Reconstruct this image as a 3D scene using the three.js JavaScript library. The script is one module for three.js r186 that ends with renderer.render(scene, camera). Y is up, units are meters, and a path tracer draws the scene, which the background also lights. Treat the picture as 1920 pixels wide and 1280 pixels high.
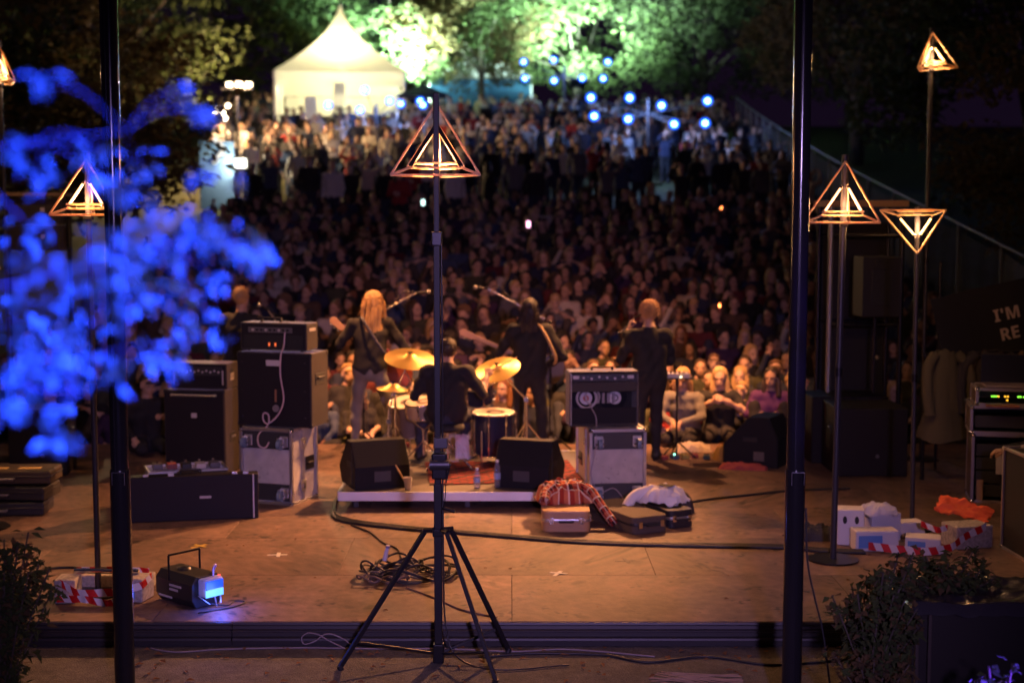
import * as THREE from 'three';
import { RoundedBoxGeometry } from 'three/addons/geometries/RoundedBoxGeometry.js';
import { mergeGeometries } from 'three/addons/utils/BufferGeometryUtils.js';
import { ImprovedNoise } from 'three/addons/math/ImprovedNoise.js';
import { FontLoader } from 'three/addons/loaders/FontLoader.js';
import { TextGeometry } from 'three/addons/geometries/TextGeometry.js';

// ---------------------------------------------------------------- camera, sky, moon, exposure
const scene = new THREE.Scene();
const camera = new THREE.PerspectiveCamera(26.99, 1.5, 0.1, 400);
camera.position.set(0, 2.75, 0);
camera.rotation.x = -Math.atan(240 / 2667);
camera.focus = 9.2;
camera.userData.fStop = 1.3;
const renderer = new THREE.WebGLRenderer({ antialias: true });
renderer.toneMapping = THREE.LinearToneMapping;
renderer.toneMappingExposure = 1.0;
renderer.shadowMap.enabled = true;
{ // night sky, one even dim violet
  const w = 16, h = 8, a = new Float32Array(w * h * 4);
  for (let i = 0; i < w * h; i++) a.set([0.0056, 0.0026, 0.0088, 1], i * 4);
  const t = new THREE.DataTexture(a, w, h, THREE.RGBAFormat, THREE.FloatType);
  t.mapping = THREE.EquirectangularReflectionMapping; t.needsUpdate = true;
  scene.background = t; scene.environment = t;
}
const moon = new THREE.DirectionalLight(0xaab4ff, 0.012);
moon.position.set(-20, 40, 15); moon.castShadow = true;
Object.assign(moon.shadow.camera, { left: -40, right: 40, top: 40, bottom: -40, far: 140 });
scene.add(moon); scene.add(moon.target);

// ---------------------------------------------------------------- helpers
let seed = 20240;
function rnd() { seed |= 0; seed = (seed + 0x6D2B79F5) | 0; let t = Math.imul(seed ^ (seed >>> 15), 1 | seed); t = (t + Math.imul(t ^ (t >>> 7), 61 | t)) ^ t; return ((t ^ (t >>> 14)) >>> 0) / 4294967296; }
const rr = (a, b) => a + (b - a) * rnd();
const pick = (a) => a[Math.floor(rnd() * a.length)];
const V = (x=0, y=0, z=0) => new THREE.Vector3(x, y, z);
const noise = new ImprovedNoise();
const used = new Map();
function numbered(n) { const k = used.get(n) ?? 0; used.set(n, k + 1); return k ? n + '_' + String(k).padStart(3, '0') : n; }
function std(r, g, b, rough = 0.7, metal = 0, more = {}) { return new THREE.MeshStandardMaterial({ color: new THREE.Color().setRGB(r, g, b), roughness: rough, metalness: metal, ...more }); }
function glow(r, g, b, k) { return new THREE.MeshStandardMaterial({ color: 0x111111, emissive: new THREE.Color().setRGB(r, g, b), emissiveIntensity: k, roughness: 0.5 }); }
function plain(g) { // non-indexed with position, normal, uv only
  let q = g.index ? g.toNonIndexed() : g;
  if (!q.attributes.normal) q.computeVertexNormals();
  if (!q.attributes.uv) q.setAttribute('uv', new THREE.BufferAttribute(new Float32Array(q.attributes.position.count * 2), 2));
  const o = new THREE.BufferGeometry();
  for (const k of ['position', 'normal', 'uv']) o.setAttribute(k, q.attributes[k]);
  return o;
}
function merge(list) { return list.length === 1 ? list[0] : mergeGeometries(list.map(plain)); }
function place(g, x = 0, y = 0, z = 0, rx = 0, ry = 0, rz = 0) { g.applyMatrix4(new THREE.Matrix4().compose(V(x, y, z), new THREE.Quaternion().setFromEuler(new THREE.Euler(rx, ry, rz)), V(1, 1, 1))); return g; }
function box(w, h, d, x = 0, y = 0, z = 0, r = 0.004) { // rounded box, uv in metres
  r = Math.min(r, w / 2.2, h / 2.2, d / 2.2);
  const g = new RoundedBoxGeometry(w, h, d, 1, r);
  const p = g.attributes.position, n = g.attributes.normal, uv = g.attributes.uv;
  for (let i = 0; i < p.count; i++) {
    const ax = Math.abs(n.getX(i)), ay = Math.abs(n.getY(i)), az = Math.abs(n.getZ(i));
    if (ay >= ax && ay >= az) uv.setXY(i, p.getX(i), p.getZ(i)); else if (ax >= az) uv.setXY(i, p.getZ(i), p.getY(i)); else uv.setXY(i, p.getX(i), p.getY(i));
  }
  return g.translate(x, y, z);
}
function cyl(r1, r2, h, x = 0, y = 0, z = 0, seg = 16, open = false) { return new THREE.CylinderGeometry(r1, r2, h, seg, 1, open).translate(x, y, z); }
function rod(a, b, r, seg = 8, r2 = r) { // cylinder from a to b
  const A = Array.isArray(a) ? V(...a) : a, B = Array.isArray(b) ? V(...b) : b, d = B.clone().sub(A), L = d.length();
  const g = new THREE.CylinderGeometry(r2, r, L, seg);
  g.applyQuaternion(new THREE.Quaternion().setFromUnitVectors(V(0, 1, 0), d.divideScalar(L)));
  return g.translate((A.x + B.x) / 2, (A.y + B.y) / 2, (A.z + B.z) / 2);
}
function barBetween(a, b, w, t) { // square bar
  const A = V(...a), B = V(...b), d = B.clone().sub(A), L = d.length();
  const g = new RoundedBoxGeometry(w, L, t, 1, Math.min(w, t) * 0.15);
  g.applyQuaternion(new THREE.Quaternion().setFromUnitVectors(V(0, 1, 0), d.divideScalar(L)));
  return g.translate((A.x + B.x) / 2, (A.y + B.y) / 2, (A.z + B.z) / 2);
}
function cable(pts, r, seg = 60, rad = 6) { return new THREE.TubeGeometry(new THREE.CatmullRomCurve3(pts.map((p) => V(...p)), false, 'catmullrom', 0.5), seg, r, rad); }
function lathe(pts, seg = 24) { return new THREE.LatheGeometry(pts.map(([x, y]) => new THREE.Vector2(x, y)), seg); }
function mesh(name, geo, mat, parent) {
  const m = new THREE.Mesh(Array.isArray(geo) ? merge(geo) : geo, mat);
  m.name = parent ? name : numbered(name); m.castShadow = m.receiveShadow = true;
  (parent ?? scene).add(m); return m;
}
function tag(o, label, category, group) { o.userData.label = label; o.userData.category = category; if (group) o.userData.group = group; return o; }
function thing(name, label, category, [x, y, z] = [0, 0, 0], turn = 0, group) {
  const o = new THREE.Group(); o.name = numbered(name); scene.add(o);
  o.position.set(x, y, z); o.rotation.y = turn; return tag(o, label, category, group);
}
function one(name, label, category, geo, mat, [x, y, z] = [0, 0, 0], turn = 0, group) {
  const m = mesh(name, geo, mat); m.position.set(x, y, z); m.rotation.y = turn; return tag(m, label, category, group);
}
function structure(name, geo, mat) { const m = mesh(name, geo, mat); m.userData.kind = 'structure'; return m; }
function copyOf(o, label, pos, turn = 0) {
  const c = o.clone(); c.name = numbered(o.name.replace(/_\d{3}$/, '')); c.userData = { ...o.userData, label }; scene.add(c);
  c.position.set(...pos); c.rotation.y = turn; return c;
}
function lamp(light, pos, parent, target, size = 1) { // a light inside its fitting
  light.position.set(...pos); light.castShadow = true; light.shadow.radius = size; parent.add(light);
  if (target) { light.target.position.set(...target); parent.add(light.target); }
  return light;
}
// ---------------------------------------------------------------- textures
function tex(n, f, repeat, srgb = true) { // f(u,v) -> [r,g,b] 0..1 (display values)
  const a = new Uint8Array(n * n * 4);
  for (let j = 0; j < n; j++) for (let i = 0; i < n; i++) { const c = f(i / n, j / n); for (let k = 0; k < 3; k++) a[(j * n + i) * 4 + k] = Math.max(0, Math.min(255, c[k] * 255)); a[(j * n + i) * 4 + 3] = 255; }
  const t = new THREE.DataTexture(a, n, n); t.wrapS = t.wrapT = THREE.RepeatWrapping; t.magFilter = THREE.LinearFilter; t.minFilter = THREE.LinearMipmapLinearFilter;
  if (srgb) t.colorSpace = THREE.SRGBColorSpace; t.repeat.set(repeat, repeat); t.needsUpdate = true; return t;
}
function tn(u, v, f, s) { // tileable fractal-ish noise, 0..1
  const a = 2 * Math.PI; const R = f / a;
  return 0.5 + 0.5 * noise.noise(Math.cos(u * a) * R + s, Math.sin(u * a) * R + Math.cos(v * a) * R * 0.7, Math.sin(v * a) * R + s * 0.37);
}
function pn(x, y, s = 0) { return noise.noise(x, y, s); }
// ---------------------------------------------------------------- figures: a distance field over tapered bones, meshed as one surface
const SKIN = 0, TOP = 1, LEGS = 2, HAIR = 3, SHOE = 4, EYE = 5;
function surfaceNet(field, lo, hi, cell) {
  const n = [0, 1, 2].map((k) => Math.ceil((hi[k] - lo[k]) / cell) + 2), [nx, ny, nz] = n;
  const B = 4, vals = new Float32Array(nx * ny * nz).fill(9), at = (i, j, k) => i + nx * (j + ny * k);
  for (let bk = 0; bk < nz; bk += B) for (let bj = 0; bj < ny; bj += B) for (let bi = 0; bi < nx; bi += B) {
    const d = field(lo[0] + (bi + B / 2) * cell, lo[1] + (bj + B / 2) * cell, lo[2] + (bk + B / 2) * cell);
    const far = Math.abs(d) > cell * B * 1.5;
    for (let k = bk; k < Math.min(bk + B, nz); k++) for (let j = bj; j < Math.min(bj + B, ny); j++) for (let i = bi; i < Math.min(bi + B, nx); i++)
      vals[at(i, j, k)] = far ? d : field(lo[0] + i * cell, lo[1] + j * cell, lo[2] + k * cell);
  }
  const P = [], id = new Int32Array(nx * ny * nz).fill(-1);
  const E = [[0, 0, 0, 1, 0, 0], [0, 1, 0, 1, 1, 0], [0, 0, 1, 1, 0, 1], [0, 1, 1, 1, 1, 1], [0, 0, 0, 0, 1, 0], [1, 0, 0, 1, 1, 0], [0, 0, 1, 0, 1, 1], [1, 0, 1, 1, 1, 1], [0, 0, 0, 0, 0, 1], [1, 0, 0, 1, 0, 1], [0, 1, 0, 0, 1, 1], [1, 1, 0, 1, 1, 1]];
  for (let k = 0; k < nz - 1; k++) for (let j = 0; j < ny - 1; j++) for (let i = 0; i < nx - 1; i++) {
    let c = 0, x = 0, y = 0, z = 0;
    const s0 = vals[at(i, j, k)] < 0;
    if (s0 === vals[at(i + 1, j, k)] < 0 && s0 === vals[at(i, j + 1, k)] < 0 && s0 === vals[at(i, j, k + 1)] < 0 && s0 === vals[at(i + 1, j + 1, k)] < 0 && s0 === vals[at(i + 1, j, k + 1)] < 0 && s0 === vals[at(i, j + 1, k + 1)] < 0 && s0 === vals[at(i + 1, j + 1, k + 1)] < 0) continue;
    for (const e of E) {
      const a = vals[at(i + e[0], j + e[1], k + e[2])], b = vals[at(i + e[3], j + e[4], k + e[5])];
      if (a < 0 === b < 0) continue;
      const t = a / (a - b); c++;
      x += e[0] + (e[3] - e[0]) * t; y += e[1] + (e[4] - e[1]) * t; z += e[2] + (e[5] - e[2]) * t;
    }
    id[at(i, j, k)] = P.length / 3;
    P.push(lo[0] + (i + x / c) * cell, lo[1] + (j + y / c) * cell, lo[2] + (k + z / c) * cell);
  }
  const I = [];
  const quad = (a, b, c, d, flip) => { if (a < 0 || b < 0 || c < 0 || d < 0) return; if (flip) I.push(a, c, b, a, d, c); else I.push(a, b, c, a, c, d); };
  for (let k = 1; k < nz - 1; k++) for (let j = 1; j < ny - 1; j++) for (let i = 1; i < nx - 1; i++) {
    const s = vals[at(i, j, k)] < 0;
    if (s !== vals[at(i + 1, j, k)] < 0) quad(id[at(i, j - 1, k - 1)], id[at(i, j, k - 1)], id[at(i, j, k)], id[at(i, j - 1, k)], !s);
    if (s !== vals[at(i, j + 1, k)] < 0) quad(id[at(i - 1, j, k - 1)], id[at(i - 1, j, k)], id[at(i, j, k)], id[at(i, j, k - 1)], !s);
    if (s !== vals[at(i, j, k + 1)] < 0) quad(id[at(i - 1, j - 1, k)], id[at(i, j - 1, k)], id[at(i, j, k)], id[at(i - 1, j, k)], !s);
  }
  return { P, I };
}
const sub3 = (a, b) => [a[0] - b[0], a[1] - b[1], a[2] - b[2]], add3 = (a, b) => [a[0] + b[0], a[1] + b[1], a[2] + b[2]], mul3 = (a, k) => [a[0] * k, a[1] * k, a[2] * k];
const nrm3 = (a) => { const l = Math.hypot(...a) || 1; return [a[0] / l, a[1] / l, a[2] / l]; }, cross3 = (a, b) => [a[1] * b[2] - a[2] * b[1], a[2] * b[0] - a[0] * b[2], a[0] * b[1] - a[1] * b[0]];
const mix3 = (a, b, t) => [a[0] + (b[0] - a[0]) * t, a[1] + (b[1] - a[1]) * t, a[2] + (b[2] - a[2]) * t];
function boneDist(B, x, y, z) {
  const dx = x - B.a[0], dy = y - B.a[1], dz = z - B.a[2];
  let t = (dx * B.d[0] + dy * B.d[1] + dz * B.d[2]) / B.L2; t = t < 0 ? 0 : t > 1 ? 1 : t;
  const ex = dx - B.d[0] * t, ey = dy - B.d[1] * t, ez = dz - B.d[2] * t;
  return Math.sqrt(ex * ex + ey * ey + ez * ez) - (B.ra + (B.rb - B.ra) * t);
}
function bone(a, b, ra, rb, region) { const d = sub3(b, a); return { a, b, d, L2: d[0] * d[0] + d[1] * d[1] + d[2] * d[2] + 1e-9, ra, rb, region }; }
function netOf(prims, k, cell, wrinkle, pad = 0.06) { // prims: {dist(x,y,z), lo, hi, region}
  const lo = [9, 9, 9], hi = [-9, -9, -9];
  for (const p of prims) for (let q = 0; q < 3; q++) { lo[q] = Math.min(lo[q], p.lo[q]); hi[q] = Math.max(hi[q], p.hi[q]); }
  for (let q = 0; q < 3; q++) { lo[q] -= pad; hi[q] += pad; }
  const f = (x, y, z) => {
    let d = 9, cut = -9;
    for (const p of prims) {
      const e = p.dist(x, y, z);
      if (p.cut) { if (-e > cut) cut = -e; continue; }
      const h = Math.max(k - Math.abs(d - e), 0) / k; d = Math.min(d, e) - h * h * k * 0.25;
    }
    if (wrinkle && d < 0.06) d += wrinkle(x, y, z);
    return Math.max(d, cut);
  };
  const region = (x, y, z) => { let d = 9, r = 0; for (const p of prims) { if (p.cut) continue; const e = p.dist(x, y, z) - (p.bias ?? 0); if (e < d) { d = e; r = p.region; } } return r; };
  const { P, I } = surfaceNet(f, lo, hi, cell), N = new Float32Array(P.length), e = cell * 0.5;
  const R = new Uint8Array(P.length / 3);
  for (let i = 0; i < P.length; i += 3) {
    const [x, y, z] = [P[i], P[i + 1], P[i + 2]];
    const g = nrm3([f(x + e, y, z) - f(x - e, y, z), f(x, y + e, z) - f(x, y - e, z), f(x, y, z + e) - f(x, y, z - e)]);
    N.set(g, i); R[i / 3] = region(x, y, z);
  }
  return { P, I, N, R };
}
function primBone(a, b, ra, rb, region, bias) { const B = bone(a, b, ra, rb, region), r = Math.max(ra, rb); return { dist: (x, y, z) => boneDist(B, x, y, z), lo: [0, 1, 2].map((q) => Math.min(a[q], b[q]) - r), hi: [0, 1, 2].map((q) => Math.max(a[q], b[q]) + r), region, bias }; }
function primBall(c, r, frame, region, more = {}) { // ellipsoid in a frame (rows of unit axes)
  const m = Math.min(...r), R = Math.max(...r);
  return { dist: (x, y, z) => {
    const p = [x - c[0], y - c[1], z - c[2]], q = frame ? [0, 1, 2].map((k) => p[0] * frame[k][0] + p[1] * frame[k][1] + p[2] * frame[k][2]) : p;
    const l = Math.hypot(q[0] / r[0], q[1] / r[1], q[2] / r[2]); const l2 = Math.hypot(q[0] / (r[0] * r[0]), q[1] / (r[1] * r[1]), q[2] / (r[2] * r[2]));
    let d = l2 < 1e-6 ? -m : l * (l - 1) / l2;
    if (more.half) { const h = (q[0] * more.half[0] + q[1] * more.half[1] + q[2] * more.half[2]) - more.half[3]; if (h > d) d = h; }
    if (more.rough) d += more.rough(x, y, z);
    return d;
  }, lo: c.map((v) => v - R), hi: c.map((v) => v + R), region, ...more };
}
function headPrims(center, yaw, pitch, roll, hair) {
  const m = new THREE.Matrix4().makeRotationFromEuler(new THREE.Euler(pitch, yaw, roll, 'YXZ')), e = m.elements;
  const ax = [[e[0], e[1], e[2]], [e[4], e[5], e[6]], [e[8], e[9], e[10]]];
  const T = (p) => [0, 1, 2].map((k) => center[k] + p[0] * ax[0][k] + p[1] * ax[1][k] + p[2] * ax[2][k]);
  const L = [];
  L.push(primBall(T([0, 0.025, -0.012]), [0.074, 0.098, 0.096], ax, SKIN), primBall(T([0, -0.035, 0.02]), [0.06, 0.075, 0.07], ax, SKIN), primBall(T([0, -0.082, 0.046]), [0.034, 0.026, 0.034], ax, SKIN));
  L.push(primBone(T([0, 0.012, 0.088]), T([0, -0.026, 0.105]), 0.009, 0.014, SKIN));
  for (const s of [-1, 1]) L.push(primBall(T([s * 0.077, -0.006, -0.008]), [0.012, 0.031, 0.02], ax, SKIN), primBall(T([s * 0.031, 0.008, 0.078]), [0.009, 0.005, 0.012], ax, EYE, { bias: 0.001 }), primBone(T([s * 0.012, 0.03, 0.085]), T([s * 0.05, 0.028, 0.07]), 0.008, 0.007, SKIN));
  L.push(primBone(T([-0.02, -0.056, 0.079]), T([0.02, -0.056, 0.079]), 0.009, 0.009, SKIN));
  const rough = (a, f) => (x, y, z) => a * (Math.sin(x * f + 3 * Math.sin(y * f * 0.31)) * Math.sin(y * f * 0.7 + z * f * 0.9) + 0.6 * Math.sin(z * f * 1.7 + x * f * 0.5));
  if (hair === 'short') L.push(primBall(T([0, 0.04, -0.02]), [0.085, 0.1, 0.102], ax, HAIR, { half: [0, -0.55, 0.835, 0.03], bias: 0.006, rough: rough(0.003, 160) }));
  if (hair === 'curly') L.push(primBall(T([0, 0.062, -0.022]), [0.1, 0.104, 0.115], ax, HAIR, { half: [0, -0.5, 0.866, 0.035], bias: 0.01, rough: rough(0.011, 140) }));
  if (hair === 'bun') L.push(primBall(T([0, 0.04, -0.02]), [0.083, 0.098, 0.1], ax, HAIR, { half: [0, -0.55, 0.835, 0.03], bias: 0.006 }), primBall(T([0, 0.12, -0.07]), [0.042, 0.04, 0.042], ax, HAIR, { rough: rough(0.003, 120) }));
  if (hair === 'long' || hair === 'verylong') {
    const d = hair === 'long' ? 0.2 : 0.3, wd = hair === 'long' ? 1 : 1.35;
    L.push(primBall(T([0, 0.042, -0.022]), [0.089 * wd ** 0.5, 0.102, 0.106], ax, HAIR, { half: [0, -0.45, 0.893, 0.04], bias: 0.008, rough: rough(0.006, 120) }));
    for (const s of [-1, 1]) L.push(primBone(T([s * 0.075 * wd, 0.0, -0.02]), T([s * 0.095 * wd, -d, 0.005]), 0.03, 0.036 * wd, HAIR, 0.006), primBone(T([s * 0.04, 0, -0.07]), T([s * 0.055, -d - 0.03, -0.075]), 0.05, 0.045, HAIR, 0.006));
    L.push(primBone(T([0, 0, -0.08]), T([0, -d - 0.03, -0.085]), 0.05, 0.05, HAIR, 0.006));
  }
  if (hair === 'hat') L.push(primBall(T([0, 0.05, -0.015]), [0.09, 0.098, 0.104], ax, HAIR, { half: [0, -0.8, 0.6, -0.01], bias: 0.008 }), primBone(T([-0.06, 0.055, 0.075]), T([0.06, 0.055, 0.075]), 0.016, 0.016, HAIR, 0.004));
  return L;
}
function handPrims(wrist, dir, palm, thumbSide, curl) { // dir: along the hand, palm: out of the palm
  dir = nrm3(dir); let n = sub3(palm, mul3(dir, palm[0] * dir[0] + palm[1] * dir[1] + palm[2] * dir[2])); n = nrm3(n);
  const s = mul3(cross3(dir, n), thumbSide), L = [], T = (a, b, c) => add3(wrist, add3(mul3(dir, a), add3(mul3(s, b), mul3(n, c))));
  const fing = [[0.03, 0.086, 0.068], [0.011, 0.09, 0.076], [-0.009, 0.087, 0.07], [-0.028, 0.08, 0.054]];
  for (const [b, l, f] of fing) {
    L.push(primBone(T(0.005, b * 0.6, 0), T(l, b, 0), 0.015, 0.0105, SKIN));
    const a1 = curl * 0.8, a2 = curl * 1.7; const p1 = T(l, b, 0), p2 = T(l + Math.cos(a1) * f * 0.52, b * 1.05, Math.sin(a1) * f * 0.52);
    const p3 = T(l + Math.cos(a1) * f * 0.52 + Math.cos(a2) * f * 0.48, b * 1.05, Math.sin(a1) * f * 0.52 + Math.sin(a2) * f * 0.48);
    L.push(primBone(p1, p2, 0.0098, 0.009, SKIN), primBone(p2, p3, 0.009, 0.0075, SKIN));
  }
  const t1 = T(0.048, 0.045, 0.016), t2 = T(0.076, 0.052 - curl * 0.015, 0.03 + curl * 0.012);
  L.push(primBone(T(0.012, 0.018, 0.005), t1, 0.014, 0.012, SKIN), primBone(t1, t2, 0.0115, 0.0085, SKIN), primBone(mul3(add3(wrist, T(-0.05, 0, 0)), 0.5), T(0.02, 0, 0), 0.024, 0.021, SKIN));
  return L;
}
function figure(j, o = {}) { // joints (facing +z) -> geometry with one group per region
  const body = [], sleeve = o.sleeve ?? 1, bulk = o.bulk ?? 1, cell = o.cell ?? 0.02, hc = o.headCell ?? 0.008;
  const pb = (a, b, ra, rb, rg, bias) => body.push(primBone(a, b, ra, rb, rg, bias));
  const side = nrm3(sub3(j.shL, j.shR)), hs = nrm3(sub3(j.hipL, j.hipR));
  for (const s of [-1, 1]) {
    pb(add3(j.pelvis, mul3(hs, s * 0.065)), add3(mix3(j.pelvis, j.chest, 0.5), mul3(side, s * 0.065)), 0.115 * bulk, 0.105 * bulk, TOP);
    pb(add3(mix3(j.pelvis, j.chest, 0.5), mul3(side, s * 0.065)), add3(j.chest, mul3(side, s * 0.085)), 0.105 * bulk, 0.115 * bulk, TOP);
    pb(add3(j.pelvis, [0, -0.05, 0]), add3(j.pelvis, mul3(hs, s * 0.08)), 0.11 * bulk, 0.11 * bulk, LEGS, -0.01);
  }
  pb(j.shL, j.shR, 0.07 * bulk, 0.07 * bulk, TOP); pb(mix3(j.chest, j.neck, 0.35), j.neck, 0.085, 0.06, TOP, 0.003);
  pb(j.neck, add3(j.head, mul3(nrm3(sub3(j.head, j.neck)), -0.05)), 0.056, 0.052, SKIN);
  for (const S of ['L', 'R']) {
    const sh = j['sh' + S], el = j['el' + S], wr = j['wr' + S], sl = sleeve >= 1 ? TOP : SKIN;
    pb(sh, mix3(sh, el, 0.55), 0.062 * bulk, 0.054 * bulk, TOP); pb(mix3(sh, el, 0.55), el, 0.054 * bulk * (sleeve >= 0.5 ? 1 : 0.85), 0.044, sleeve >= 0.5 ? TOP : SKIN);
    pb(el, mix3(el, wr, 0.85), sleeve >= 1 ? 0.046 : 0.04, sleeve >= 1 ? 0.038 : 0.03, sl); pb(mix3(el, wr, 0.8), wr, 0.03, 0.026, SKIN);
    const hip = j['hip' + S], kn = j['kn' + S], an = j['an' + S], toe = j['toe' + S];
    pb(hip, kn, 0.095 * bulk, 0.064, LEGS); pb(kn, mix3(kn, an, 0.35), 0.062, 0.06, LEGS); pb(mix3(kn, an, 0.35), an, 0.06, 0.045, LEGS);
    pb(an, add3(an, [0, -0.02, 0]), 0.046, 0.045, SHOE); pb(add3(an, [0, -0.035, 0]), toe, 0.042, 0.034, SHOE, 0.01);
  }
  const w = o.wrinkle ?? 0.004, ph = o.phase ?? 0;
  const wrinkle = (x, y, z) => w * (Math.sin(y * 34 + 5 * Math.sin(x * 11 + ph) + z * 15) * 0.7 + Math.sin(x * 29 - y * 19 + ph) * 0.5);
  const strand = (o.hair === 'verylong' || o.hair === 'long') ? (x, y, z) => y < j.head[1] - 0.02 && z < j.head[2] + 0.03 ? 0.0035 * Math.sin(x * 230 + 2 * Math.sin(y * 16)) + 0.007 * Math.sin(y * 19 + x * 23) : 0 : null;
  const sets = [netOf(body, 0.045, cell, wrinkle), netOf(headPrims(j.head, o.yaw ?? 0, o.pitch ?? 0, o.roll ?? 0, o.hair), 0.012, hc, strand, 0.02)];
  for (const S of ['L', 'R']) {
    const d = sub3(j['wr' + S], j['el' + S]), pal = j['palm' + S] ?? [0, 0, S === 'L' ? -1 : -1];
    sets.push(netOf(handPrims(j['wr' + S], j['hand' + S] ?? d, pal, S === 'L' ? 1 : -1, o['curl' + S] ?? o.curl ?? 0.7), 0.006, o.handCell ?? 0.009, null, 0.012));
  }
  const groups = [[], [], [], [], [], []]; let base = 0, P = [], N = [];
  for (const s of sets) {
    P = P.concat(s.P); N.push(s.N);
    for (let i = 0; i < s.I.length; i += 3) { const [a, b, c] = [s.R[s.I[i]], s.R[s.I[i + 1]], s.R[s.I[i + 2]]]; groups[a === b || a === c ? a : b === c ? b : a].push(s.I[i] + base, s.I[i + 1] + base, s.I[i + 2] + base); }
    base += s.P.length / 3;
  }
  const g = new THREE.BufferGeometry(), idx = [];
  groups.forEach((q, k) => { if (q.length) g.addGroup(idx.length, q.length, k); for (const v of q) idx.push(v); });
  g.setIndex(idx); g.setAttribute('position', new THREE.Float32BufferAttribute(P, 3));
  const nn = new Float32Array(P.length); let at = 0; for (const a of N) { nn.set(a, at); at += a.length; }
  g.setAttribute('normal', new THREE.BufferAttribute(nn, 3));
  return g;
}
// poses
function standPose(o = {}) {
  const h = (o.h ?? 1.75) / 1.75, lean = o.lean ?? 0, tw = o.twist ?? 0, sp = o.spread ?? 0.11, P = (x, y, z) => [x * h, y * h, z * h];
  const sx = Math.cos(tw) * 0.185, sz = -Math.sin(tw) * 0.185, cz = Math.sin(lean) * 0.5;
  const j = { pelvis: P(o.shift ?? 0, 0.96, 0), chest: P((o.shift ?? 0) * 0.6, 1.28, cz * 0.7), neck: P((o.shift ?? 0) * 0.4, 1.46, cz), head: P((o.headX ?? 0) + (o.shift ?? 0) * 0.3, 1.63, cz + 0.03) };
  for (const [S, s] of [['L', 1], ['R', -1]]) {
    j['sh' + S] = P((o.shift ?? 0) * 0.5 + s * sx, 1.405, cz + s * sz); j['hip' + S] = P((o.shift ?? 0) + s * 0.085, 0.92, 0);
    const st = (o['step' + S] ?? 0);
    j['kn' + S] = P(s * (sp * 0.9), 0.5, 0.02 + st * 0.6 + (o['bend' + S] ?? 0)); j['an' + S] = P(s * sp, 0.085, st); j['toe' + S] = P(s * (sp + 0.035), 0.035, st + 0.15);
    j['el' + S] = o['el' + S] ? P(...o['el' + S]) : P(s * 0.25, 1.12, cz * 0.6 - 0.03); j['wr' + S] = o['wr' + S] ? P(...o['wr' + S]) : P(s * 0.24, 0.88, 0.06);
    j['palm' + S] = o['palm' + S] ?? [-s, 0, 0];
  }
  return j;
}
function sitPose(o = {}) { // on the ground, knees up or crossed
  const lean = o.lean ?? 0.1, cz = Math.sin(lean) * 0.5, x0 = o.x ?? 0;
  const j = { pelvis: [0, 0.13, 0], chest: [x0 * 0.5, 0.44, cz * 0.7], neck: [x0, 0.62, cz], head: [x0 + (o.headX ?? 0), 0.79, cz + 0.035] };
  for (const [S, s] of [['L', 1], ['R', -1]]) {
    j['sh' + S] = [x0 + s * 0.18, 0.565, cz]; j['hip' + S] = [s * 0.09, 0.12, 0.04];
    if (o.kind === 'cross') { j['kn' + S] = [s * 0.33, 0.2, 0.3]; j['an' + S] = [-s * 0.1, 0.085, 0.34]; j['toe' + S] = [-s * 0.22, 0.06, 0.36]; }
    else if (o.kind === 'kneel') { j['kn' + S] = [s * 0.13, 0.1, 0.38]; j['an' + S] = [s * 0.13, 0.07, -0.04]; j['toe' + S] = [s * 0.12, 0.05, -0.2]; }
    else { j['kn' + S] = [s * (o.kneeX ?? 0.14), 0.48, 0.34]; j['an' + S] = [s * 0.13, 0.09, 0.55]; j['toe' + S] = [s * 0.16, 0.04, 0.7]; }
    j['el' + S] = o['el' + S] ?? [s * 0.27, 0.36, cz + 0.1]; j['wr' + S] = o['wr' + S] ?? (o.kind ? [s * 0.16, 0.26, 0.3] : [s * 0.06, 0.4, 0.42]);
    j['palm' + S] = o['palm' + S] ?? [-s * 0.3, -1, 0];
  }
  return j;
}
// ---------------------------------------------------------------- ground, stage
const lawnY = (x, z) => { const d = -z; let y = d < 17.5 ? -0.3 : -0.3 + 0.139 * (d - 17.5); if (d > 70) y = -0.3 + 0.139 * 52.5 + (d - 70) * 0.02; return y + (d > 18 ? 0.03 * pn(x * 0.4, z * 0.4) : 0); };
const floorTex = tex(1024, (u, v) => {
  const big = tn(u, v, 5, 1), mid = tn(u, v, 17, 5), fine = tn(u, v, 70, 9), gr = rnd();
  let c = 0.37 + 0.2 * (big - 0.5) + 0.12 * (mid - 0.5) + 0.14 * (fine - 0.5) + 0.07 * (gr - 0.5);
  const spot = tn(u, v, 34, 21); if (spot > 0.74) c -= (spot - 0.74) * 1.2; // spills
  const scuff = tn(u * 1, v, 46, 33) * tn(u, v, 9, 41); if (scuff > 0.44) c += (scuff - 0.44) * 0.5; // pale scuffs
  const foot = tn(u, v, 120, 71) * tn(u, v, 22, 83); if (foot > 0.4) c -= (foot - 0.4) * 1.1; // dirty shoe marks
  return [c * 1.13, c * 0.9, c * 0.8];
}, 1 / 5);
const floorBump = tex(512, (u, v) => { const c = 0.5 + 0.5 * (tn(u, v, 60, 3) - 0.5) + 0.3 * (rnd() - 0.5); return [c, c, c]; }, 1 / 1.5, false);
const floorMats = [0.95, 1.0, 0.9].map((k) => new THREE.MeshStandardMaterial({ color: new THREE.Color().setRGB(k, k * 0.98, k * 0.95), map: floorTex, bumpMap: floorBump, bumpScale: 0.0025, roughness: 0.62 }));
const stage = structure('stage_floor', box(19, 0.3, 7.44, 0, -0.158, -13.15, 0.01), std(0.02, 0.018, 0.016, 0.9));
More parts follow.
